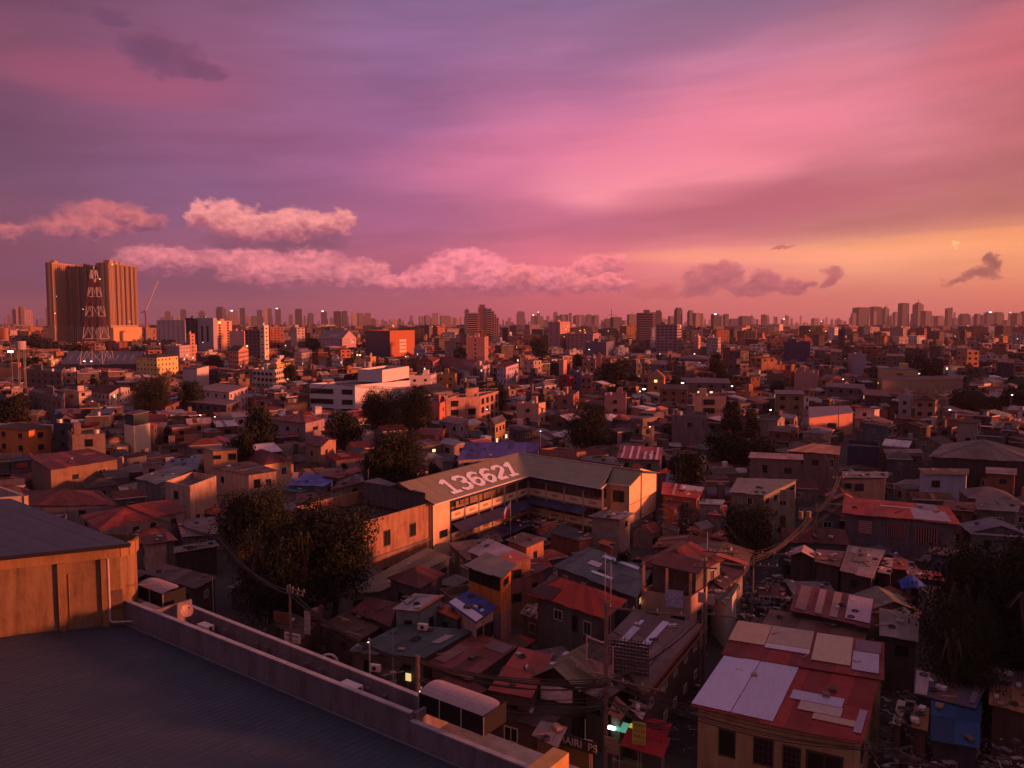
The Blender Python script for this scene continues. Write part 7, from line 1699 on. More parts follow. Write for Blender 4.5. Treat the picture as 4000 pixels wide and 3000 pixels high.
MIDC = [(2636, 2668, 1202, 2600, 4, 1, 'tall dark tower rising alone right of centre'), (2611, 2636, 1235, 2700, 0, 0, 'shorter partner left of the lone dark tower'), (2686, 2712, 1212, 2800, 1, 1, 'narrow grey tower right of the lone dark one'),
        (2708, 2745, 1222, 2600, 2, 0, 'twin slab tower joined to the narrow grey tower'), (2738, 2748, 1224, 2550, 3, 0, 'thin pale edge tower by the twin slab'), (2780, 2812, 1226, 2500, 4, 0, 'dark tower topped by a lit mast'), (2828, 2848, 1226, 3200, 1, 0, 'slim tower right of the lit-mast one'),
        (2850, 2888, 1244, 3800, 0, 1, 'low wide tower group right of the slim tower'), (2890, 2932, 1234, 2800, 1, 0, 'broad tower with white stripe'), (2976, 2994, 1228, 3300, 1, 0, 'isolated slim tower past the striped one'), (2562, 2586, 1212, 2300, 1, 1, 'tower directly behind the dark apartment block'),
        (2452, 2490, 1227, 2200, 2, 0, 'coral-tinted slab left of the dark apartment block'), (2362, 2384, 1244, 2600, 0, 0, 'low slab beneath the small crane'), (2386, 2430, 1238, 1900, 1, 0, 'unfinished tower under a small crane'), (2018, 2050, 1216, 4600, 0, 1, 'hazy stepped tower right of the terraced apartment'),
        (2074, 2096, 1230, 4800, 0, 0, 'hazy low tower pair'), (2098, 2108, 1218, 4800, 1, 2, 'hazy thin spire tower'), (2162, 2178, 1218, 5000, 0, 1, 'hazy slim tower centre'), (2188, 2220, 1228, 5000, 0, 0, 'hazy wide tower centre'), (2222, 2234, 1222, 5000, 1, 0, 'hazy needle tower centre'),
        (2240, 2290, 1230, 4800, 0, 1, 'hazy broad block centre'), (2290, 2312, 1228, 4700, 1, 0, 'hazy block right of the broad one'), (2312, 2340, 1232, 4500, 0, 0, 'hazy squat block centre right'), (1148, 1178, 1206, 3200, 4, 0, 'dark slab left of centre on the skyline'), (1028, 1044, 1202, 3400, 3, 0, 'reddish glowing thin tower'),
        (1000, 1022, 1210, 4200, 1, 0, 'grey tower left of the reddish one'), (1044, 1060, 1204, 4000, 1, 0, 'tower just right of the reddish glowing one'), (1072, 1096, 1203, 4200, 0, 1, 'hazy tower between reddish tower and dark slab'), (1200, 1224, 1222, 3800, 1, 0, 'small grey tower right of the dark slab'),
        (1250, 1276, 1214, 3600, 1, 1, 'square tower with pale crown left of centre'), (1300, 1332, 1215, 3700, 4, 0, 'blue-grey tower pair, left one'), (1334, 1356, 1214, 3600, 4, 0, 'blue-grey tower pair, right one'), (1372, 1392, 1218, 3900, 3, 0, 'coral-lit tower on the left skyline'), (1394, 1418, 1222, 4000, 0, 0, 'pinkish tower right of the coral-lit one'),
        (1420, 1448, 1222, 3600, 2, 0, 'broad pink block on the skyline'), (1686, 1712, 1222, 3300, 3, 0, 'sunlit coral tower before the terraced apartment'), (1656, 1680, 1232, 4200, 0, 0, 'hazy tower left of the sunlit coral tower'), (1716, 1760, 1232, 3900, 2, 0, 'row of low pink towers'),
        (840, 870, 1198, 3600, 4, 1, 'dark violet tower behind the grey office'), (862, 880, 1204, 3500, 1, 0, 'tower right of the dark violet one'), (890, 925, 1212, 3300, 2, 0, 'orange-tinted tower with lit sign'), (935, 955, 1202, 3800, 1, 0, 'narrow tower near the lit sign'), (700, 725, 1208, 3600, 1, 0, 'grey tower right of the crane'), (640, 664, 1215, 3900, 0, 0, 'far grey tower by the crane'), (770, 800, 1215, 3700, 0, 1, 'stepped far tower past the crane'),
        (42, 58, 1208, 3300, 2, 0, 'thin tower far left, first of its cluster'), (58, 78, 1196, 3300, 3, 0, 'sunlit tower in the far left cluster'), (78, 92, 1193, 3300, 2, 1, 'tallest thin tower of the far left cluster'), (92, 122, 1210, 3200, 3, 0, 'broad tower of the far left cluster'), (175, 190, 1200, 2800, 1, 0, 'slim tower touching the condominium on its left')]
for x0, x1, y, D_, c_, k_, lab in MIDC: highrise(lab, x0, x1, y, D_, c_, k_)
def far_terms(px):
    return ('far left' if px < 560 else 'between the crane and the dark slab' if px < 1150 else 'left of the terraced apartment' if px < 1830 else 'just right of the terraced apartment' if px < 2340 else 'around the dark apartment block' if px < 2800 else 'left of the right-hand cluster' if px < 3330 else 'behind the right-hand cluster')
for i in range(230):
    rg_ = random.Random(i * 7 + 1); px = 620 + 3400 * (i + rg_.random()) / 230; w_ = rg_.uniform(5, 15) if rg_.random() < .6 else rg_.uniform(15, 34); y = rg_.uniform(1230, 1262) - (16 * rg_.random() if rg_.random() < .2 else 0)
    if px < 200: continue
    highrise('faint hazy high-rise low on the horizon, %s' % far_terms(px), px, px + w_, y, rg_.uniform(4200, 8200), rg_.randrange(6), rg_.randrange(3), group='faint hazy high-rises, ' + far_terms(px))
for i in range(12):
    rg_ = random.Random(i * 5 + 3); px = 8 + 165 * (i + rg_.random()) / 12
    highrise('faint hazy high-rise low on the horizon, far left', px, px + rg_.uniform(6, 14), rg_.uniform(1225, 1256), rg_.uniform(4200, 7000), rg_.randrange(6), rg_.randrange(3), group='faint hazy high-rises, far left')

def terraced():
    D_ = 1250; k = D_ / FPX
    t = thing('terraced_apartment', 'dark red terraced apartment tower stepping down to the right', 'tower', Vector(((1890 - 2000) * k, D_, 0)))
    wl = plaster((.34, .16, .15), .3); z = lambda y: CAMH + (HOR - y) * k; X = lambda x: (x - 2000) * k
    sts = [(1826, 1868, 1222, 0, 22), (1868, 1900, 1202, 0, 24), (1872, 1894, 1190, 4, 10), (1900, 1920, 1205, 0, 24), (1920, 1930, 1215, 0, 24), (1930, 1938, 1228, 0, 24), (1938, 1948, 1240, 0, 24)]
    for x0, x1, y, o_, dp in sts:
        m = MB(); a = R(12); m.box(((X(x0) + X(x1)) / 2, D_ + dp / 2 + o_, 0), (X(x1) - X(x0), dp, z(y)), 0); m.build('tower_step', wl, t)
    m = MB(); pn = MB()
    for x0, x1, y, o_, dp in sts[3:] + [sts[0]]:
        zz = z(y) - 1
        while zz > 8:
            m.box(((X(x0) + X(x1)) / 2 + .8, D_ - .8, zz - 1.1), (X(x1) - X(x0) + 1.2, 1.5, 1.1)); pn.face([(X(x0) + .6, D_ - .1, zz - 3), (X(x1) - .6, D_ - .1, zz - 3), (X(x1) - .6, D_ - .1, zz - 1.4), (X(x0) + .6, D_ - .1, zz - 1.4)]); zz -= 3.3
    struct(m.build('balconies', plaster((.62, .4, .36), .2), t), 'stuff'); struct(pn.build('windows', PANE, t), 'stuff')
    highrise('pale slab tower attached behind the terraced apartment', 1814, 1832, 1208, 1400, 0, 0, .1)
    # the dark gridded apartment
    D_ = 1100; k = D_ / FPX; X = lambda x: (x - 2000) * k; z = lambda y: CAMH + (HOR - y) * k
    t = thing('apartment_tower', 'dark gridded apartment block with pale balcony stack at its right end', 'tower', Vector((X(2525), D_, 0)))
    m = MB(); m.box(((X(2493) + X(2548)) / 2, D_ + 9, 0), (X(2548) - X(2493), 18, z(1222))); m.build('tower_body', plaster((.2, .13, .15), .3), t)
    m = MB(); m.box((X(2528), D_ + 9, z(1222)), (7, 9, z(1210) - z(1222))); m.build('lift_house', plaster((.22, .15, .16), .3), t)
    m = MB(); m.box(((X(2548.2) + X(2560)) / 2, D_ + 10, 0), (X(2560) - X(2548.2), 14, z(1220))); m.build('end_bay', plaster((.3, .17, .17), .3), t)
    m, pn, fr_ = MB(), MB(), MB(); zz = z(1224)
    while zz > 6:
        m.box(((X(2548.2) + X(2560)) / 2, D_ + 1.8, zz - 1.1), (X(2560) - X(2548.2), 2, 1.0))
        for i in range(7):
            x = X(2493) + (X(2548) - X(2493)) * (i + .5) / 7; pn.face([(x - 1.1, D_ - .06, zz - 2.6), (x + 1.1, D_ - .06, zz - 2.6), (x + 1.1, D_ - .06, zz - 1), (x - 1.1, D_ - .06, zz - 1)])
        fr_.box(((X(2493) + X(2548)) / 2, D_ - .2, zz - .35), (X(2548) - X(2493), .5, .35)); zz -= 3.2
    struct(m.build('balconies', plaster((.55, .36, .34), .2), t), 'stuff'); struct(pn.build('windows', PANE, t), 'stuff'); struct(fr_.build('floor_bands', plaster((.42, .28, .3), .2), t), 'stuff')
    # small crane over the unfinished tower
    b = PD(2388, 1234, 1880); t = thing('tower_crane', 'small crane above the unfinished tower left of the dark apartment block', 'crane', Vector((b.x, b.y, 0)))
    m = MB(); m.bar((b.x, b.y, 0), (b.x, b.y, b.z + 16), 1.2); m.build('crane_mast', FRAMED, t); m = MB(); m.bar((b.x - 7, b.y, b.z + 3), (b.x + 14, b.y, b.z + 1), .8); m.build('jib', FRAMED, t)
terraced()
def viaduct():
    t = thing('elevated_road', 'long pale elevated road curving across the far right', 'viaduct', Vector((900, 1500, 0)))
    pts = [PD(3395, 1322, 1900), PD(3480, 1308, 1800), PD(3560, 1297, 1700), PD(3650, 1293, 1650), PD(3760, 1292, 1600), PD(3880, 1295, 1550), PD(4060, 1303, 1450)]
    fine = []
    for a, b in zip(pts, pts[1:]):
        for k in range(4): fine.append(lerp(a, b, k / 4))
    m = MB()
    for a, b in zip(fine, fine[1:]): m.bar(a, b, 9, 1.6)
    m.build('deck', plaster((.42, .3, .27), .3), t)
    for i, p in enumerate(fine[::2]):
        m = MB(); m.bar((p.x, p.y, 0), (p.x, p.y, p.z - .8), 2.0); m.build('pier', CONC, t)
viaduct()

# ------------------------------------------------------------------ lamps that are lit in the photograph
def lamp(label, px, py, D, size=.35, strength=6, c=(1, .86, .78), name='street_lamp', cat='street lamp', group=None, pole=True):
    p = PD(px, py, D); o = thing(name, label, cat, Vector((p.x, p.y, 0)), group)
    m = MB(); m.box((p.x, p.y - .5, p.z), (size * 2, size, size * .7)); m.build('lamp_head', glow('lamp_%d' % int(strength * 10), c, strength), o)
    if pole: m = MB(); m.tube([(p.x, p.y, 0), (p.x, p.y, p.z + .15), (p.x, p.y - .45, p.z + .25)], [.09, .06, .05], 5); m.build('pole', STEEL, o)
    return o
LP = [(44, 1376, 300, .9, 14, 'bright white floodlight at the left edge near the water tank'), (331, 1412, 500, .55, 7, 'left one of two yard lamps before the warehouse'), (358, 1412, 500, .5, 7, 'right one of two yard lamps before the warehouse'),
      (785, 1622, 205, .18, 7, 'left one of two small lamps beyond the maroon hip roof'), (842, 1628, 205, .15, 7, 'right one of two small lamps beyond the maroon hip roof'), (1451, 1823, 150, .2, 9, 'small white lamp at the foot of the tree behind the terrace building'),
      (1407, 1388, 420, .4, 8, 'lamp under the dark eave before the white modern office'), (1585, 1394, 430, .3, 7, 'lamp right of the white modern office'), (1902, 1600, 235, .28, 8, 'lamp on the pole by the unfinished concrete building'), (2515, 1521, 290, .55, 12, 'bright lamp below the peach pyramid roof'),
      (2499, 1529, 290, .25, 8, 'smaller lamp just left of the bright one by the pyramid roof'), (2665, 1497, 330, .6, 6, 'lit shop strip lamp left of the lilac roof'), (2858, 1509, 320, .35, 7, 'lamp at the right end of the lit shop'), (2301, 1366, 560, .4, 7, 'lamp in the centre middle distance'),
      (2577, 1383, 520, .3, 6, 'lamp below the grey office slab'), (2712, 1383, 520, .4, 7, 'lamp left of the white three-storey school'), (3589, 1460, 400, .35, 7, 'lamp at the corner of the tan flat building'), (3008, 1602, 240, .3, 7, 'lamp below the brown house with white-edged roof'),
      (3707, 1601, 260, .3, 8, 'lamp beneath the dark tree on the far right'), (3292, 1482, 350, .3, 6, 'small lamp among roofs right of the coral front'), (3950, 1543, 280, .3, 6, 'lamp near the right edge'), (3204, 2032, 138, .3, 9, 'warm white lamp over the lit alley shop'), (3209, 2002, 150, .12, 8, 'small lamp above the alley light'),
      (3264, 1868, 180, .2, 6, 'lamp tangled in wires at the alley bend'), (3141, 2082, 128, .16, 8, 'lamp low in the alley beside the round tree'), (2537, 1667, 190, .16, 6, 'small lamp right of the big centre tree'), (2111, 1684, 185, .16, 6, 'small lamp on the terrace left of the centre tree'),
      (1443, 2500, 62, .05, 8, 'tiny lamp in the dark street before the green roof'), (1645, 2690, 55, .07, 8, 'small lamp beside the rooftop drums')]
for px, py, D_, s_, st_, lb in LP: lamp(lb, px, py, D_, s_ * .85, st_ * .6)
for i in range(32):
    rg_ = random.Random(i + 900); px = rg_.uniform(30, 3980); D_ = rg_.uniform(600, 3000); 
    if 180 < px < 560: continue
    x_ = (px - 2000) * D_ / FPX; z_ = rg_.uniform(9, 20) if D_ < 1500 else rg_.uniform(12, 28)
    lamp('tiny white light far off, ' + far_terms(px), px, HOR + (CAMH - z_) * FPX / D_, D_, .0004 * D_ * rg_.uniform(.5, 1.1), 4, name='far_light', cat='light', group='tiny far lights, ' + far_terms(px), pole=False)
for i, (px, py) in enumerate([(3440 + 8 * k, 1300) for k in range(7)] + [(3415 + 10 * k, 1312) for k in range(4)] + [(3450 + 9 * k, 1317 - k) for k in range(4)] + [(3608 + 8 * k, 1309 - k) for k in range(4)] + [(3682, 1322), (3692, 1324), (3738, 1307), (3743, 1307), (3764, 1313), (3785, 1350), (3823, 1354), (3885, 1357), (3772, 1363), (3572, 1349)]):
    lamp('white road light on the far right viaduct, %s stretch' % ('left' if px < 3500 else 'middle' if px < 3650 else 'right'), px, py, 1750, .9, 4, name='road_light', cat='light', group='road lights along the far right viaduct', pole=False)
print('skyline ok')
# ------------------------------------------------------------------ poles and cables
def post(label, base, top, r=.14, arms=(), street=False, name='utility_pole', steel=False, extra=None):
    t = thing(name, label, 'utility pole', base); m = MB(); m.tube([base, top], [r, r * .72], 8); m.build('pole', STEEL if steel else WOOD, t)
    for (z, L, ang, off) in arms:
        d = Vector((math.cos(ang), math.sin(ang), 0)); c = Vector((top.x, top.y, z)) + d * off; m = MB(); m.bar(c - d * L / 2, c + d * L / 2, .11, .13); a = m.build('crossarm', WOOD, t); sub(a, t)
        for k in (-.45, -.15, .15, .45):
            m = MB(); m.tube([c + d * L * k + Vector((0, 0, .07)), c + d * L * k + Vector((0, 0, .3))], [.05, .035], 6); m.build('insulator', plain('porcelain', (.5, .42, .4), .4), a)
    return t
def cable(label, pts, r=.03, n=4, spread=.22, sag=.9, group=None):
    org = Vector(pts[0]); t = thing('cable_bundle', label, 'cable', org, group); rg_ = random.Random(int(org.x * 10 + org.y))
    for k in range(n):
        m = MB(); path = []; o1 = [Vector((rg_.uniform(-spread, spread), rg_.uniform(-spread, spread), rg_.uniform(-spread, spread))) for _ in pts]; sg = sag * rg_.uniform(.6, 1.4)
        for i in range(len(pts) - 1):
            a, b = Vector(pts[i]) + o1[i], Vector(pts[i + 1]) + o1[i + 1]
            for s in range(10): u = s / 10; path.append(lerp(a, b, u) - Vector((0, 0, 4 * sg * u * (1 - u))))
        path.append(Vector(pts[-1]) + o1[-1]); m.tube(path, r * rg_.uniform(.6, 1.2), 4, cap=False); m.build('cable', CABLE, t)
    return t
def G0(px, py, z, z0=0): p = P(px, py, z); return p, Vector((p.x, p.y, z0))
t1, b1 = G0(1131, 2283, 11.5); post('street pole with two slanting crossarms left of the white sign', b1, t1, .16, ((11.1, 2.4, 2.6, -.8), (10.7, 2.2, 2.6, -.7)))
t2, b2 = G0(1631, 2560, 10.5); post('stout rusty pole rising behind the end of the outer parapet', b2, t2, .24)
t3, b3 = G0(2370, 2352, 14.4); post('tall grey pole with transformer arms in the bottom centre', b3, t3, .2, ((14.0, 6.0, -.32, 3.0), (8.3, 5.2, -.5, 2.2), (7.9, 4.6, 2.2, 1.4)), name='utility_pole')
t3b = Vector((t3.x + .25, t3.y + .6, 18.3)); m = MB()
o = thing('antenna_mast', 'pair of thin steel masts rising beside the tall grey pole', 'mast', Vector((t3.x, t3.y, 6)))
for dx in (0.0, .45): m = MB(); m.tube([Vector((t3.x - .1 + dx, t3.y + .35, 9)), Vector((t3.x - .1 + dx, t3.y + .35, 18.2 - dx * 2))], .035, 6); m.build('mast', plain('mast_paint', (.3, .18, .17)), o)
t4, b4 = G0(2755, 2190, 13.2); post('pole with meter boxes in front of the balcony house lit corner', b4, t4, .15, ((12.5, 2.2, -.3, 0), (8.0, 3.4, -.4, 1.4)))
o = thing('meter_box', 'grey meter boxes strapped to the pole by the balcony house', 'meter box', Vector((t4.x, t4.y, 8)), None)
for dx, dz in ((-.35, 9.2), (.55, 9.0)): m = MB(); m.box((t4.x + dx, t4.y - .3, dz), (.7, .3, .95), -.3); m.build('box', plain('meter_grey', (.33, .25, .24)), o)
t5, b5 = G0(2944, 2150, 10.5); post('street pole with stacked crossarms beside the alley', b5, t5, .13, ((10.2, 4.2, -.2, 1.6), (8.8, 3.0, -.2, 1.2), (4.8, 2.4, -.2, .8)))
t6, b6 = G0(2763, 2080, 11.5); post('slim double pole behind the dull red hip roof', b6, t6, .08, ((9.2, 4.0, -.2, 1.5),), steel=True)
t7, b7 = G0(3140, 1990, 9.5); post('pole with two transformer drums beside the alley', b7, t7, .12, ())
for dx in (-.5, .6): m = MB(); m.tube([Vector((t7.x + dx, t7.y - .3, 8.2)), Vector((t7.x + dx, t7.y - .3, 9.3))], .32, 10); o = m.build('transformer', plain('transformer_paint', (.36, .26, .16)), org=Vector((t7.x, t7.y, 8))); tag(o, '%s transformer drum on the alley pole' % ('left' if dx < 0 else 'right'), 'transformer')
t8, b8 = G0(3275, 1860, 9.5); post('pole where the alley wires meet, far end', b8, t8, .12, ((9.2, 2, 0, 0),))
t9, b9 = G0(3190, 1965, 10); post('dark pole right of the alley lamp', b9, t9, .1, ())
for px, py, z, lb, s_ in [(1296, 1880, 12, 'thin steel mast above the bright blue sheet roof', True), (1438, 1832, 12, 'thin mast left of the terrace building tank', True), (1670, 1880, 13, 'thin mast at the school corner', True), (1534, 2470, 9, 'lamp post before the big dark green roof', True), (2286, 2810, 6.5, 'small lamp post over the dark shop fronts', True), (830, 2250, 9, 'thin lamp post left of the white signboard', True),
                          (2335, 1270, 20, 'slender pole in the centre distance', True), (1163, 1505, 12, 'pole left of the white modern office', False), (1283, 1490, 13, 'pole before the white modern office windows', False), (697, 1480, 13, 'pole right of the broad round tree', False), (385, 1480, 12, 'pole below the lattice mast', False), (996, 1480, 14, 'pole left of the unlit long villa', False), (2913, 1440, 14, 'tall pole right of the lit shop', False), (3595, 1440, 14, 'pole behind the tan flat building', False),
                          (1895, 1500, 14, 'pole before the unfinished concrete building', False), (2333, 1420, 14, 'pole beside the bending white road', False), (3700, 1535, 14, 'pole before the right-hand dark trees', False), (3278, 1560, 13, 'pole on the coral-walled workshop', False), (2095, 1540, 13, 'pole beside the lit peach-walled house', False)]:
    a, b = G0(px, py, z); post(lb, b, a, .05 if s_ and z < 15 else .12, () if s_ else ((z - .5, 1.8, .2, 0),), steel=s_, name='mast' if s_ else 'utility_pole')
up = Vector((0, 0, 0))
off = Vector((-60, 130, 12))
cable('thick sagging bundle along the street from upper left pole to rusty pole', [Vector((-34, 92, 11)), t1 - Vector((0, 0, .8)), t2 - Vector((0, 0, .6))], .05, 7, .22, 1.1)
cable('thick cable bundle from rusty pole to the tall grey pole', [t2 - Vector((0, 0, .5)), Vector((t3.x, t3.y, 7.9))], .055, 8, .25, .9)
cable('lower cable loops between rusty pole and tall grey pole', [t2 - Vector((0, 0, 1.8)), Vector((t3.x, t3.y, 6.3))], .045, 7, .35, 1.3)
cable('thin upper wires from the tall pole to the meter-box pole', [Vector((t3.x + 3, t3.y - 1, 14)), Vector((t4.x, t4.y, 12.6))], .018, 3, .3, .6)
cable('wires from the tall pole down to the bottom right corner', [Vector((t3.x, t3.y, 8.2)), Vector((24, 50, 8.5)), Vector((40, 38, 9))], .04, 6, .25, 1.0)
cable('cable bundle from meter-box pole to the alley pole', [Vector((t4.x, t4.y, 8.3)), Vector((t5.x, t5.y, 9.5))], .035, 5, .25, .8)
cable('cable bundle from tall grey pole to meter-box pole', [Vector((t3.x + .5, t3.y, 8.4)), Vector((t4.x, t4.y, 7.9))], .035, 5, .2, .8)
cable('thick rust-lit cable bundle rising along the alley', [Vector((t5.x, t5.y, 9.6)), Vector((t7.x + 1, t7.y, 8.3)), Vector((t9.x, t9.y, 8.6)), t8 - Vector((0, 0, .6))], .07, 8, .3, .8)
cable('loose wires crossing the alley to the round dark tree', [Vector((t5.x, t5.y, 9.8)), Vector((30, 128, 11))], .02, 3, .4, .7)
cable('wires from alley pole past the scarlet long roof', [t8 - Vector((0, 0, .5)), Vector((90, 250, 10))], .03, 4, .3, .8)
cable('thin wire from the alley pole to the upper right', [Vector((t5.x, t5.y, 10.2)), Vector((t9.x + 6, t9.y + 4, 10))], .02, 3, .3, .9)
cable('street wires leaving to the upper left behind the plant room', [Vector((-34, 92, 11)), Vector((-62, 118, 11))], .04, 6, .25, .8)
cable('loops of wire beside the tall pole base', [Vector((t3.x - 4, t3.y + 1, 5)), Vector((t3.x, t3.y, 7)), Vector((t3.x + 5, t3.y - 1, 5))], .04, 9, .5, .9)
cable('long span crossing before the white modern office', [PD(1163, 1512, 292), PD(1283, 1496, 300), PD(1895, 1508, 300)], .05, 4, .3, 1.6)
cable('long wires before the unfinished concrete building', [PD(1895, 1600, 215), PD(2095, 1585, 240), PD(2333, 1640, 230)], .04, 4, .3, 1.0)

# ------------------------------------------------------------------ signs, lit stall and street clutter
def text_mesh(txt, size, depth=.02):
    cu = bpy.data.curves.new('t', 'FONT'); cu.body = txt; cu.size = size; cu.extrude = depth; cu.align_x = 'CENTER'; cu.align_y = 'CENTER'
    ob = bpy.data.objects.new('t', cu); COL.objects.link(ob); dg = bpy.context.evaluated_depsgraph_get(); me = bpy.data.meshes.new_from_object(ob.evaluated_get(dg)); bpy.data.objects.remove(ob); return me
def sign(label, px, py, z, w, h, bg, txt=None, tc=(.8, .75, .7), ang=0.0, lit=0, name='sign', size=None, legs=True, lines=None, z0=0):
    p = P(px, py, z); t = thing(name, label, 'sign', Vector((p.x, p.y, z0)))
    d = Vector((math.cos(ang), math.sin(ang), 0)); n = Vector((math.sin(ang), -math.cos(ang), 0)); m = MB(); c = p - d * w / 2; c.z -= h / 2
    m.prism([c, c + d * w, c + d * w - n * .08, c - n * .08], h); m.build('board', glow('sign_glow_%s' % name, bg, lit) if lit else plain('sign_board', bg, .6), t)
    if txt and txt.startswith('#'):
        # lettering too blurred to read in the photograph: rows of short dark strokes
        rw_, k_ = int(txt[1]), int(txt[2:]); rr = random.Random(int(px)); m = MB()
        for i in range(rw_):
            for k in range(k_):
                c_ = p + d * w * ((k + .5) / k_ - .5) * .82 + n * .012; zc = h / 2 - h * (i + .5) / rw_; hh_ = h / rw_ * rr.uniform(.3, .55)
                m.bar(c_ + Vector((0, 0, zc - hh_ / 2)), c_ + Vector((0, 0, zc + hh_ / 2)), w / k_ * rr.uniform(.3, .6), .02)
        m.build('lettering', plain('sign_letters', tc, .6), t)
    elif txt:
        L = txt.split('|')
        for i, s in enumerate(L):
            me = text_mesh(s, size or h / len(L) * .8); me.materials.clear(); me.materials.append(plain('sign_letters', tc, .6))
            o = bpy.data.objects.new('lettering', me); COL.objects.link(o); o.parent = t
            o.location = p - parent_world(t) + n * .03 + Vector((0, 0, h / 2 - h * (i + .5) / len(L))); o.rotation_euler = (math.pi / 2, 0, ang)
    if legs:
        for s in (-.4, .4): m = MB(); b = p + d * w * s; m.bar((b.x, b.y, z0), (b.x, b.y, p.z - h / 2), .07); m.build('leg', STEEL, t)
    return t
sign('small white signboard with dark lettering on posts above the parapet', 1141, 2492, 5.6, 1.9, .9, (.6, .55, .52), '#214', (.16, .1, .1), R(-25), size=.28)
sign('tall narrow white sign hanging beside the street pole', 1199, 2433, 5.2, .7, 2.4, (.5, .42, .4), '#42', (.15, .06, .06), R(-25), legs=False)
sign('old brown shop fascia left of the street pole', 1100, 2412, 4.6, 2.2, 1.2, (.2, .09, .05), '#15', (.35, .2, .13), R(-25), legs=False)
sign('dark fascia with pale letters HAIR at the bottom edge', 2256, 2905, 5.4, 3.0, .9, (.035, .03, .03), 'HAIRI  PS', (.45, .4, .36), R(-32), legs=False, size=.8, name='shop_sign')
sign('yellow-brown painted board under the HAIR lettering', 2240, 2972, 3.9, 2.6, 2.6, (.16, .11, .04), None, ang=R(-32), legs=False, name='shop_board_sign')
sign('narrow pale standing banner with orange oval beside the tall pole', 2297, 2958, 4.4, .6, 2.6, (.5, .28, .2), 'O', (.5, .1, .03), R(-20), legs=False, size=.6, name='banner_sign')
sign('yellow sign with four rows of dark letters beside the lit stall', 2496, 2866, 4.3, 1.05, 1.8, (.4, .36, .08), '#45', (.04, .04, .03), R(-22), legs=False, size=.36, name='price_sign')
for i, (x, y) in enumerate([(2385, 2900), (2392, 2925)]): sign('%s striped price tarpaulin on the stall front beside the pole' % ('upper', 'lower')[i], x, y, 3.4 - i * .6, 1.0, .8, (.34, .25, .17), '#26', (.12, .08, .06), R(-28), legs=False, size=.8, name='price_tarpaulin')
# lit stall
st_p = P(2440, 2862, 3.6); t = thing('market_stall', 'street stall glowing green and yellow beneath the tall pole', 'stall', Vector((st_p.x, st_p.y, 0)))
def quadsheet(name, pts, mat, parent): m = MB(); m.face(pts); m.face([x - Vector((0, 0, .03)) for x in reversed(pts)]); return m.build(name, mat, parent)
u = Vector((.85, -.5, 0)); v = Vector((.5, .85, 0))
quadsheet('canopy', [st_p - u * .9, st_p + u * .1, st_p + u * .1 + v * .9 + Vector((0, 0, .35)), st_p - u * .9 + v * .9 + Vector((0, 0, .35))], glow('teal_canopy_glow', (.12, .4, .3), .45), t)  # canopy sheet emits, standing in for the lamplight on it
quadsheet('canopy', [st_p + u * .12, st_p + u * 1.4, st_p + u * 1.4 + v * 1.0 + Vector((0, 0, .3)), st_p + u * .12 + v * 1.0 + Vector((0, 0, .4))], glow('lime_canopy_glow', (.35, .45, .03), .6), t)  # this sheet glows too, its lamplight put into the material
m = MB(); m.box((st_p - u * 1.15)[:], (.55, .22, .2), -.5); m.build('lamp', glow('stall_lamp', (.75, 1, .9), 8), t)
for s, w_ in ((-.9, 0), (1.4, 0)): m = MB(); p = st_p + u * s; m.bar((p.x, p.y, 0), (p.x, p.y, p.z), .06); m.build('post', STEEL, t)
m = MB(); p = st_p + v * .6; m.box((p.x, p.y, 0), (2.4, .9, 1.0), -.53); m.build('counter', plain('counter', (.15, .12, .08)), t)
for lb, px, py, z, w_, d_, c_ in [('red awning right of the lit stall, upper one', 2545, 2885, 3.8, 2.2, 1.6, (.34, .02, .03)), ('wide red awning under the yellow sign', 2505, 2935, 3.2, 3.6, 1.7, (.3, .025, .03))]:
    p = P(px, py, z); o = thing('awning', lb, 'awning', Vector((p.x, p.y, 0))); K = 6
    for k in range(K):
        a, b = p + u * (w_ * (k / K - .5)), p + u * (w_ * ((k + .97) / K - .5)); z_ = math.sin(math.pi * k / K) * .15
        quadsheet('awning_panel', [a, b, b + v * d_ + Vector((0, 0, .7 + z_)), a + v * d_ + Vector((0, 0, .7 + z_))], plain('awning_red', c_, .7), o)
    for s in (-.5, .47): m = MB(); q_ = p + u * w_ * s; m.bar((q_.x, q_.y, 0), (q_.x, q_.y, z), .05); m.build('post', STEEL, o)
# lit shop in the alley
p = P(3215, 2022, 3.4); quadsheet('shop_awning', [p + Vector((-1.9, 0, 0)), p + Vector((2.4, .3, 0)), p + Vector((2.6, 2, .9)), p + Vector((-1.5, 1.8, .8))], glow('shop_glow', (.8, .72, .4), .5), None)  # awning sheet itself emits in place of the light falling on it
o = bpy.context.scene.objects.get('shop_awning'); tag(o, 'yellow-lit awning under the alley lamp', 'awning')
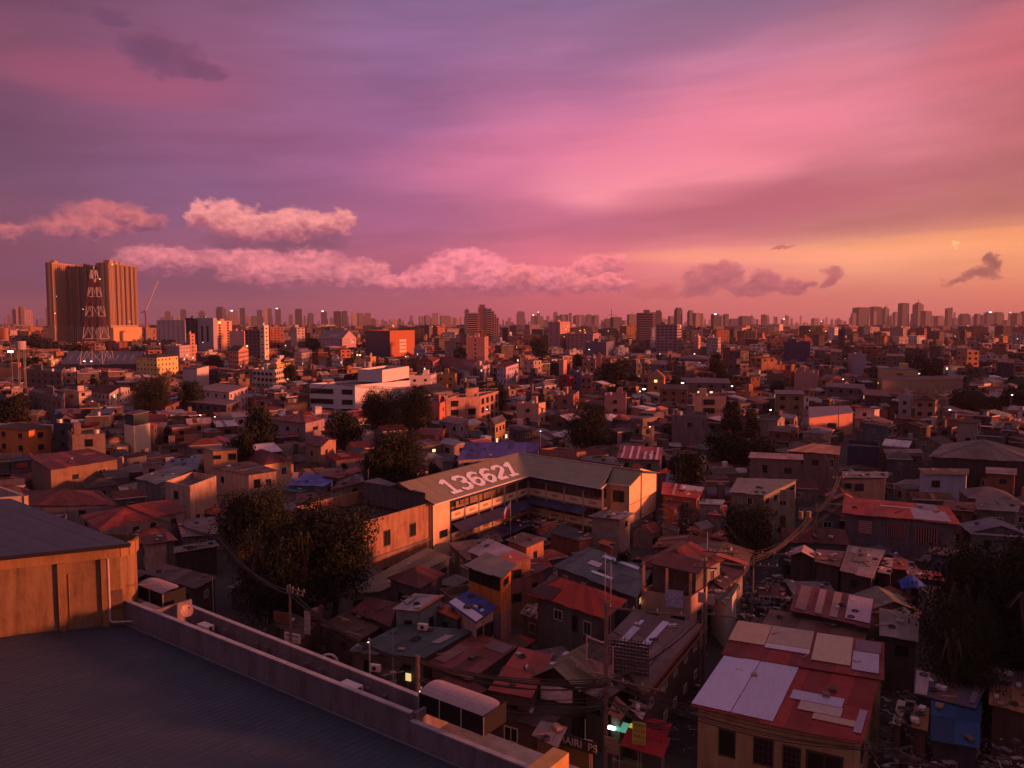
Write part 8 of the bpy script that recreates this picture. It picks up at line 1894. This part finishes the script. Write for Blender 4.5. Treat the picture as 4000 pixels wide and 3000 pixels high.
# arched white gate piece and lit window beyond the outer parapet
p, b = G0(1283, 2560, 4.6); t = thing('arched_gate', 'small white arched gate frame beyond the outer parapet', 'gate', Vector((p.x, p.y, 0))); m = MB()
pts = [Vector((p.x - .85, p.y, 1))] + [Vector((p.x - .85 * math.cos(a), p.y, 3.9 + .8 * math.sin(a))) for a in [i * math.pi / 8 for i in range(9)]] + [Vector((p.x + .85, p.y, 1))]
m.tube(pts, .12, 6); m.build('arch', plain('white_gate', (.5, .42, .4)), t); m = MB(); m.box((p.x, p.y + .1, .5), (1.5, .1, 3.2)); m.build('gate_panel', plain('gate_dark', (.1, .09, .09)), t)
for lb, px, py, z, w_, h_ in [('thin lit slot window in the dark store behind the rusty pole', 1595, 2598, 4.2, 1.1, .25), ('small bright lit shrine-like window behind the rusty pole', 1595, 2645, 3.4, .55, .7)]:
    p = P(px, py, z); m = MB(); m.box((p.x, p.y, p.z - h_ / 2), (w_, .08, h_), -.4); o = m.build('lit_window', glow('warm_window', (1, .72, .3), .6), org=p); tag(o, lb, 'window')
# wall AC units on houses
def wall_ac(lb, px, py, z):
    p = P(px, py, z); t = thing('air_conditioner', lb, 'air conditioner', p); m = MB(); m.box((p.x, p.y, p.z - .3), (1.0, .4, .6), -.3); m.build('casing', plain('enamel', (.62, .5, .47), .5), t)
    d = Vector((math.sin(-.3), -math.cos(-.3), 0)); m = MB(); f = p + d * .215; m.tube([f, f + d * .02], .2, 12); m.build('fan_grille', DARK, t)
wall_ac('white condenser box on the dark green roof by the teal house', 1652, 2448, 6.1)
wall_ac('grey condenser box above the teal shop wall', 1465, 2608, 4.6)
# rooftop antenna cage and pink patched hoarding by the tall pole
p0 = P(2375, 2545, 7.6); t = thing('hoarding_frame', 'spiky dark lattice frame packed with cans beside the tall pole', 'frame', Vector((p0.x, p0.y, 5))); m = MB()
d = Vector((.93, -.36, 0)); Lh, Hh = 3.6, 3.0; b0 = P(2372, 2620, 6.0)
for k in range(13): m.bar(b0 + d * Lh * k / 12, b0 + d * Lh * k / 12 + Vector((0, 0, Hh + (.25 if k % 2 else .05))), .05)
for k in range(7): m.bar(b0 + Vector((0, 0, Hh * k / 6)), b0 + d * Lh + Vector((0, 0, Hh * k / 6)), .04)
m.build('lattice', plain('rusty_lattice', (.09, .055, .05)), t)
m = MB(); rg_ = random.Random(4)
for i in range(16):
    for j in range(9): m.box((b0 + d * Lh * (i + .5) / 16 + Vector((.02, .12, Hh * (j + .2) / 9.5)))[:], (.17, .17, .22), rg_.random())
struct(m.build('bottles', plain('dusty_bottle', (.1, .09, .085), .4), t), 'stuff')
p1 = P(2292, 2620, 5.6); t = thing('patched_board', 'torn pinkish framed board left of the tall pole', 'board', Vector((p1.x, p1.y, 5))); e = Vector((.86, -.5, 0))
m = MB(); c = [p1, p1 + e * 2.5, p1 + e * 2.5 + Vector((0, .2, 2.6)), p1 + Vector((0, .2, 3.0))]
for a, b in zip(c, c[1:] + c[:1]): m.bar(a, b, .12)
m.bar(lerp(c[0], c[3], .35), lerp(c[1], c[2], .35), .1); m.build('frame', plain('pink_paint', (.5, .27, .25)), t)
quadsheet('lower_panel', [c[0] - Vector((0, -.05, 0)), c[1] + Vector((0, .05, 0)), lerp(c[1], c[2], .33) + Vector((0, .05, 0)), lerp(c[0], c[3], .33) + Vector((0, .05, 0))], plain('peeling_board', (.42, .25, .24), .8, 0, .6), t)
quadsheet('upper_panel', [lerp(c[0], c[3], .37) + Vector((.1, .05, 0)), lerp(c[1], c[2], .37) + Vector((-.3, .05, 0)), c[2] + Vector((-.3, .05, -.2)), c[3] + Vector((.2, .05, -.2))], plain('grey_board', (.15, .12, .12), .8, 0, .6), t)
# street debris and small clutter
def clutter(name, label, cx, cy, rx, ry, n, seed, smin=.2, smax=1.1, z=0.0):
    rg_ = random.Random(seed); m = MB(); pal = [plain('junk', c, .9, 0, .5) for c in ((.14, .11, .1), (.26, .2, .19), (.08, .07, .08), (.13, .08, .07), (.3, .25, .27), (.07, .07, .09))]
    for _ in range(n):
        x, y = cx + rg_.gauss(0, rx), cy + rg_.gauss(0, ry); s_ = smin + (smax - smin) * rg_.random() ** 2; zz = z + rg_.uniform(0, .7); k_ = rg_.random(); mi_ = rg_.randrange(6); a_ = rg_.uniform(0, 3.1)
        if k_ < .45: dv = Vector((math.cos(a_), math.sin(a_), rg_.uniform(-.3, .3))) * s_; m.bar(Vector((x, y, zz)) - dv, Vector((x, y, zz)) + dv, .09, .05, mi_)
        elif k_ < .8: m.box((x, y, zz), (s_ * 1.5, s_ * .8, .04), a_, mi_)
        else: m.box((x, y, zz), (s_ * .5, s_ * .4, s_ * .4), a_, mi_)
    o = m.build(name, pal, org=Vector((cx, cy, 0))); struct(o, 'stuff'); tag(o, label, 'clutter')
a = P(3560, 2800, 2); clutter('scrap_heap', 'heaps of scrap and sheets in the yard right of the lilac roof', a.x, a.y, 3.2, 3.5, 420, 1, .12, .7, z=1.2)
a = P(3640, 2930, 3); clutter('scrap_heap', 'pile of pale crumpled scrap at the bottom right', a.x, a.y, 4.5, 1.8, 360, 2, .12, .7, z=2.2)
a = P(2680, 2700, 1); clutter('alley_clutter', 'clutter lining the alley left of the lilac roof', a.x, a.y, 1.4, 6, 380, 3, .15, .7)
a = P(3050, 2310, 3); clutter('shanty_clutter', 'jumble of boards beside the tented tarpaulin shanty', a.x, a.y, 4, 5, 420, 4, z=2.0)
a = P(1200, 2560, 0); clutter('street_clutter', 'dark clutter of carts and stalls along the street', a.x, a.y, 9, 3, 380, 5, .3, 1.2)
a = P(2700, 2060, 3); clutter('roof_clutter', 'rubble and scrap on low roofs right of the school', a.x, a.y, 6, 5, 200, 6, .1, .6, 4.2)
a = P(2130, 2090, 3); clutter('court_clutter', 'loose sheets and lumber on huts below the school court', a.x, a.y, 4, 3, 160, 7, .1, .6, 4.4)
# drums on the rusted roof edge
for k, px in enumerate((1690, 1705, 1720)): 
    p = P(px, 2690, 4.9); m = MB(); m.tube([p - Vector((0, 0, .5)), p], .22, 10); o = m.build('drum', plain('drum_pale', (.5, .38, .36)), org=p); tag(o, '%s small pale drum on the roof edge behind the curved canopy' % ('left', 'middle', 'right')[k], 'drum', 'small drums on the roof edge')
# water tanks seen on the left
for lb, px, py, D_, r in (('round water tank on legs near the left floodlight', 82, 1365, 330, 1.9), ('pair-left water tank on the white modern office roof', 1425, 1434, 352, 1.3), ('pair-right water tank on the white modern office roof', 1440, 1434, 352, 1.3)):
    p = PD(px, py, D_); t = thing('water_tank', lb, 'water tank', p); m = MB(); m.tube([p, p + Vector((0, 0, r * 1.8))], r, 14); m.build('drum', plain('tank_pink', (.42, .3, .3)), t)
    if px < 100:
        for k in range(4): m = MB(); q_ = p + Vector((math.cos(k * 1.57) * r * .8, math.sin(k * 1.57) * r * .8, 0)); m.bar((q_.x, q_.y, 0), q_, .25); m.build('leg', CONC, t)
print('done', len(bpy.data.objects))
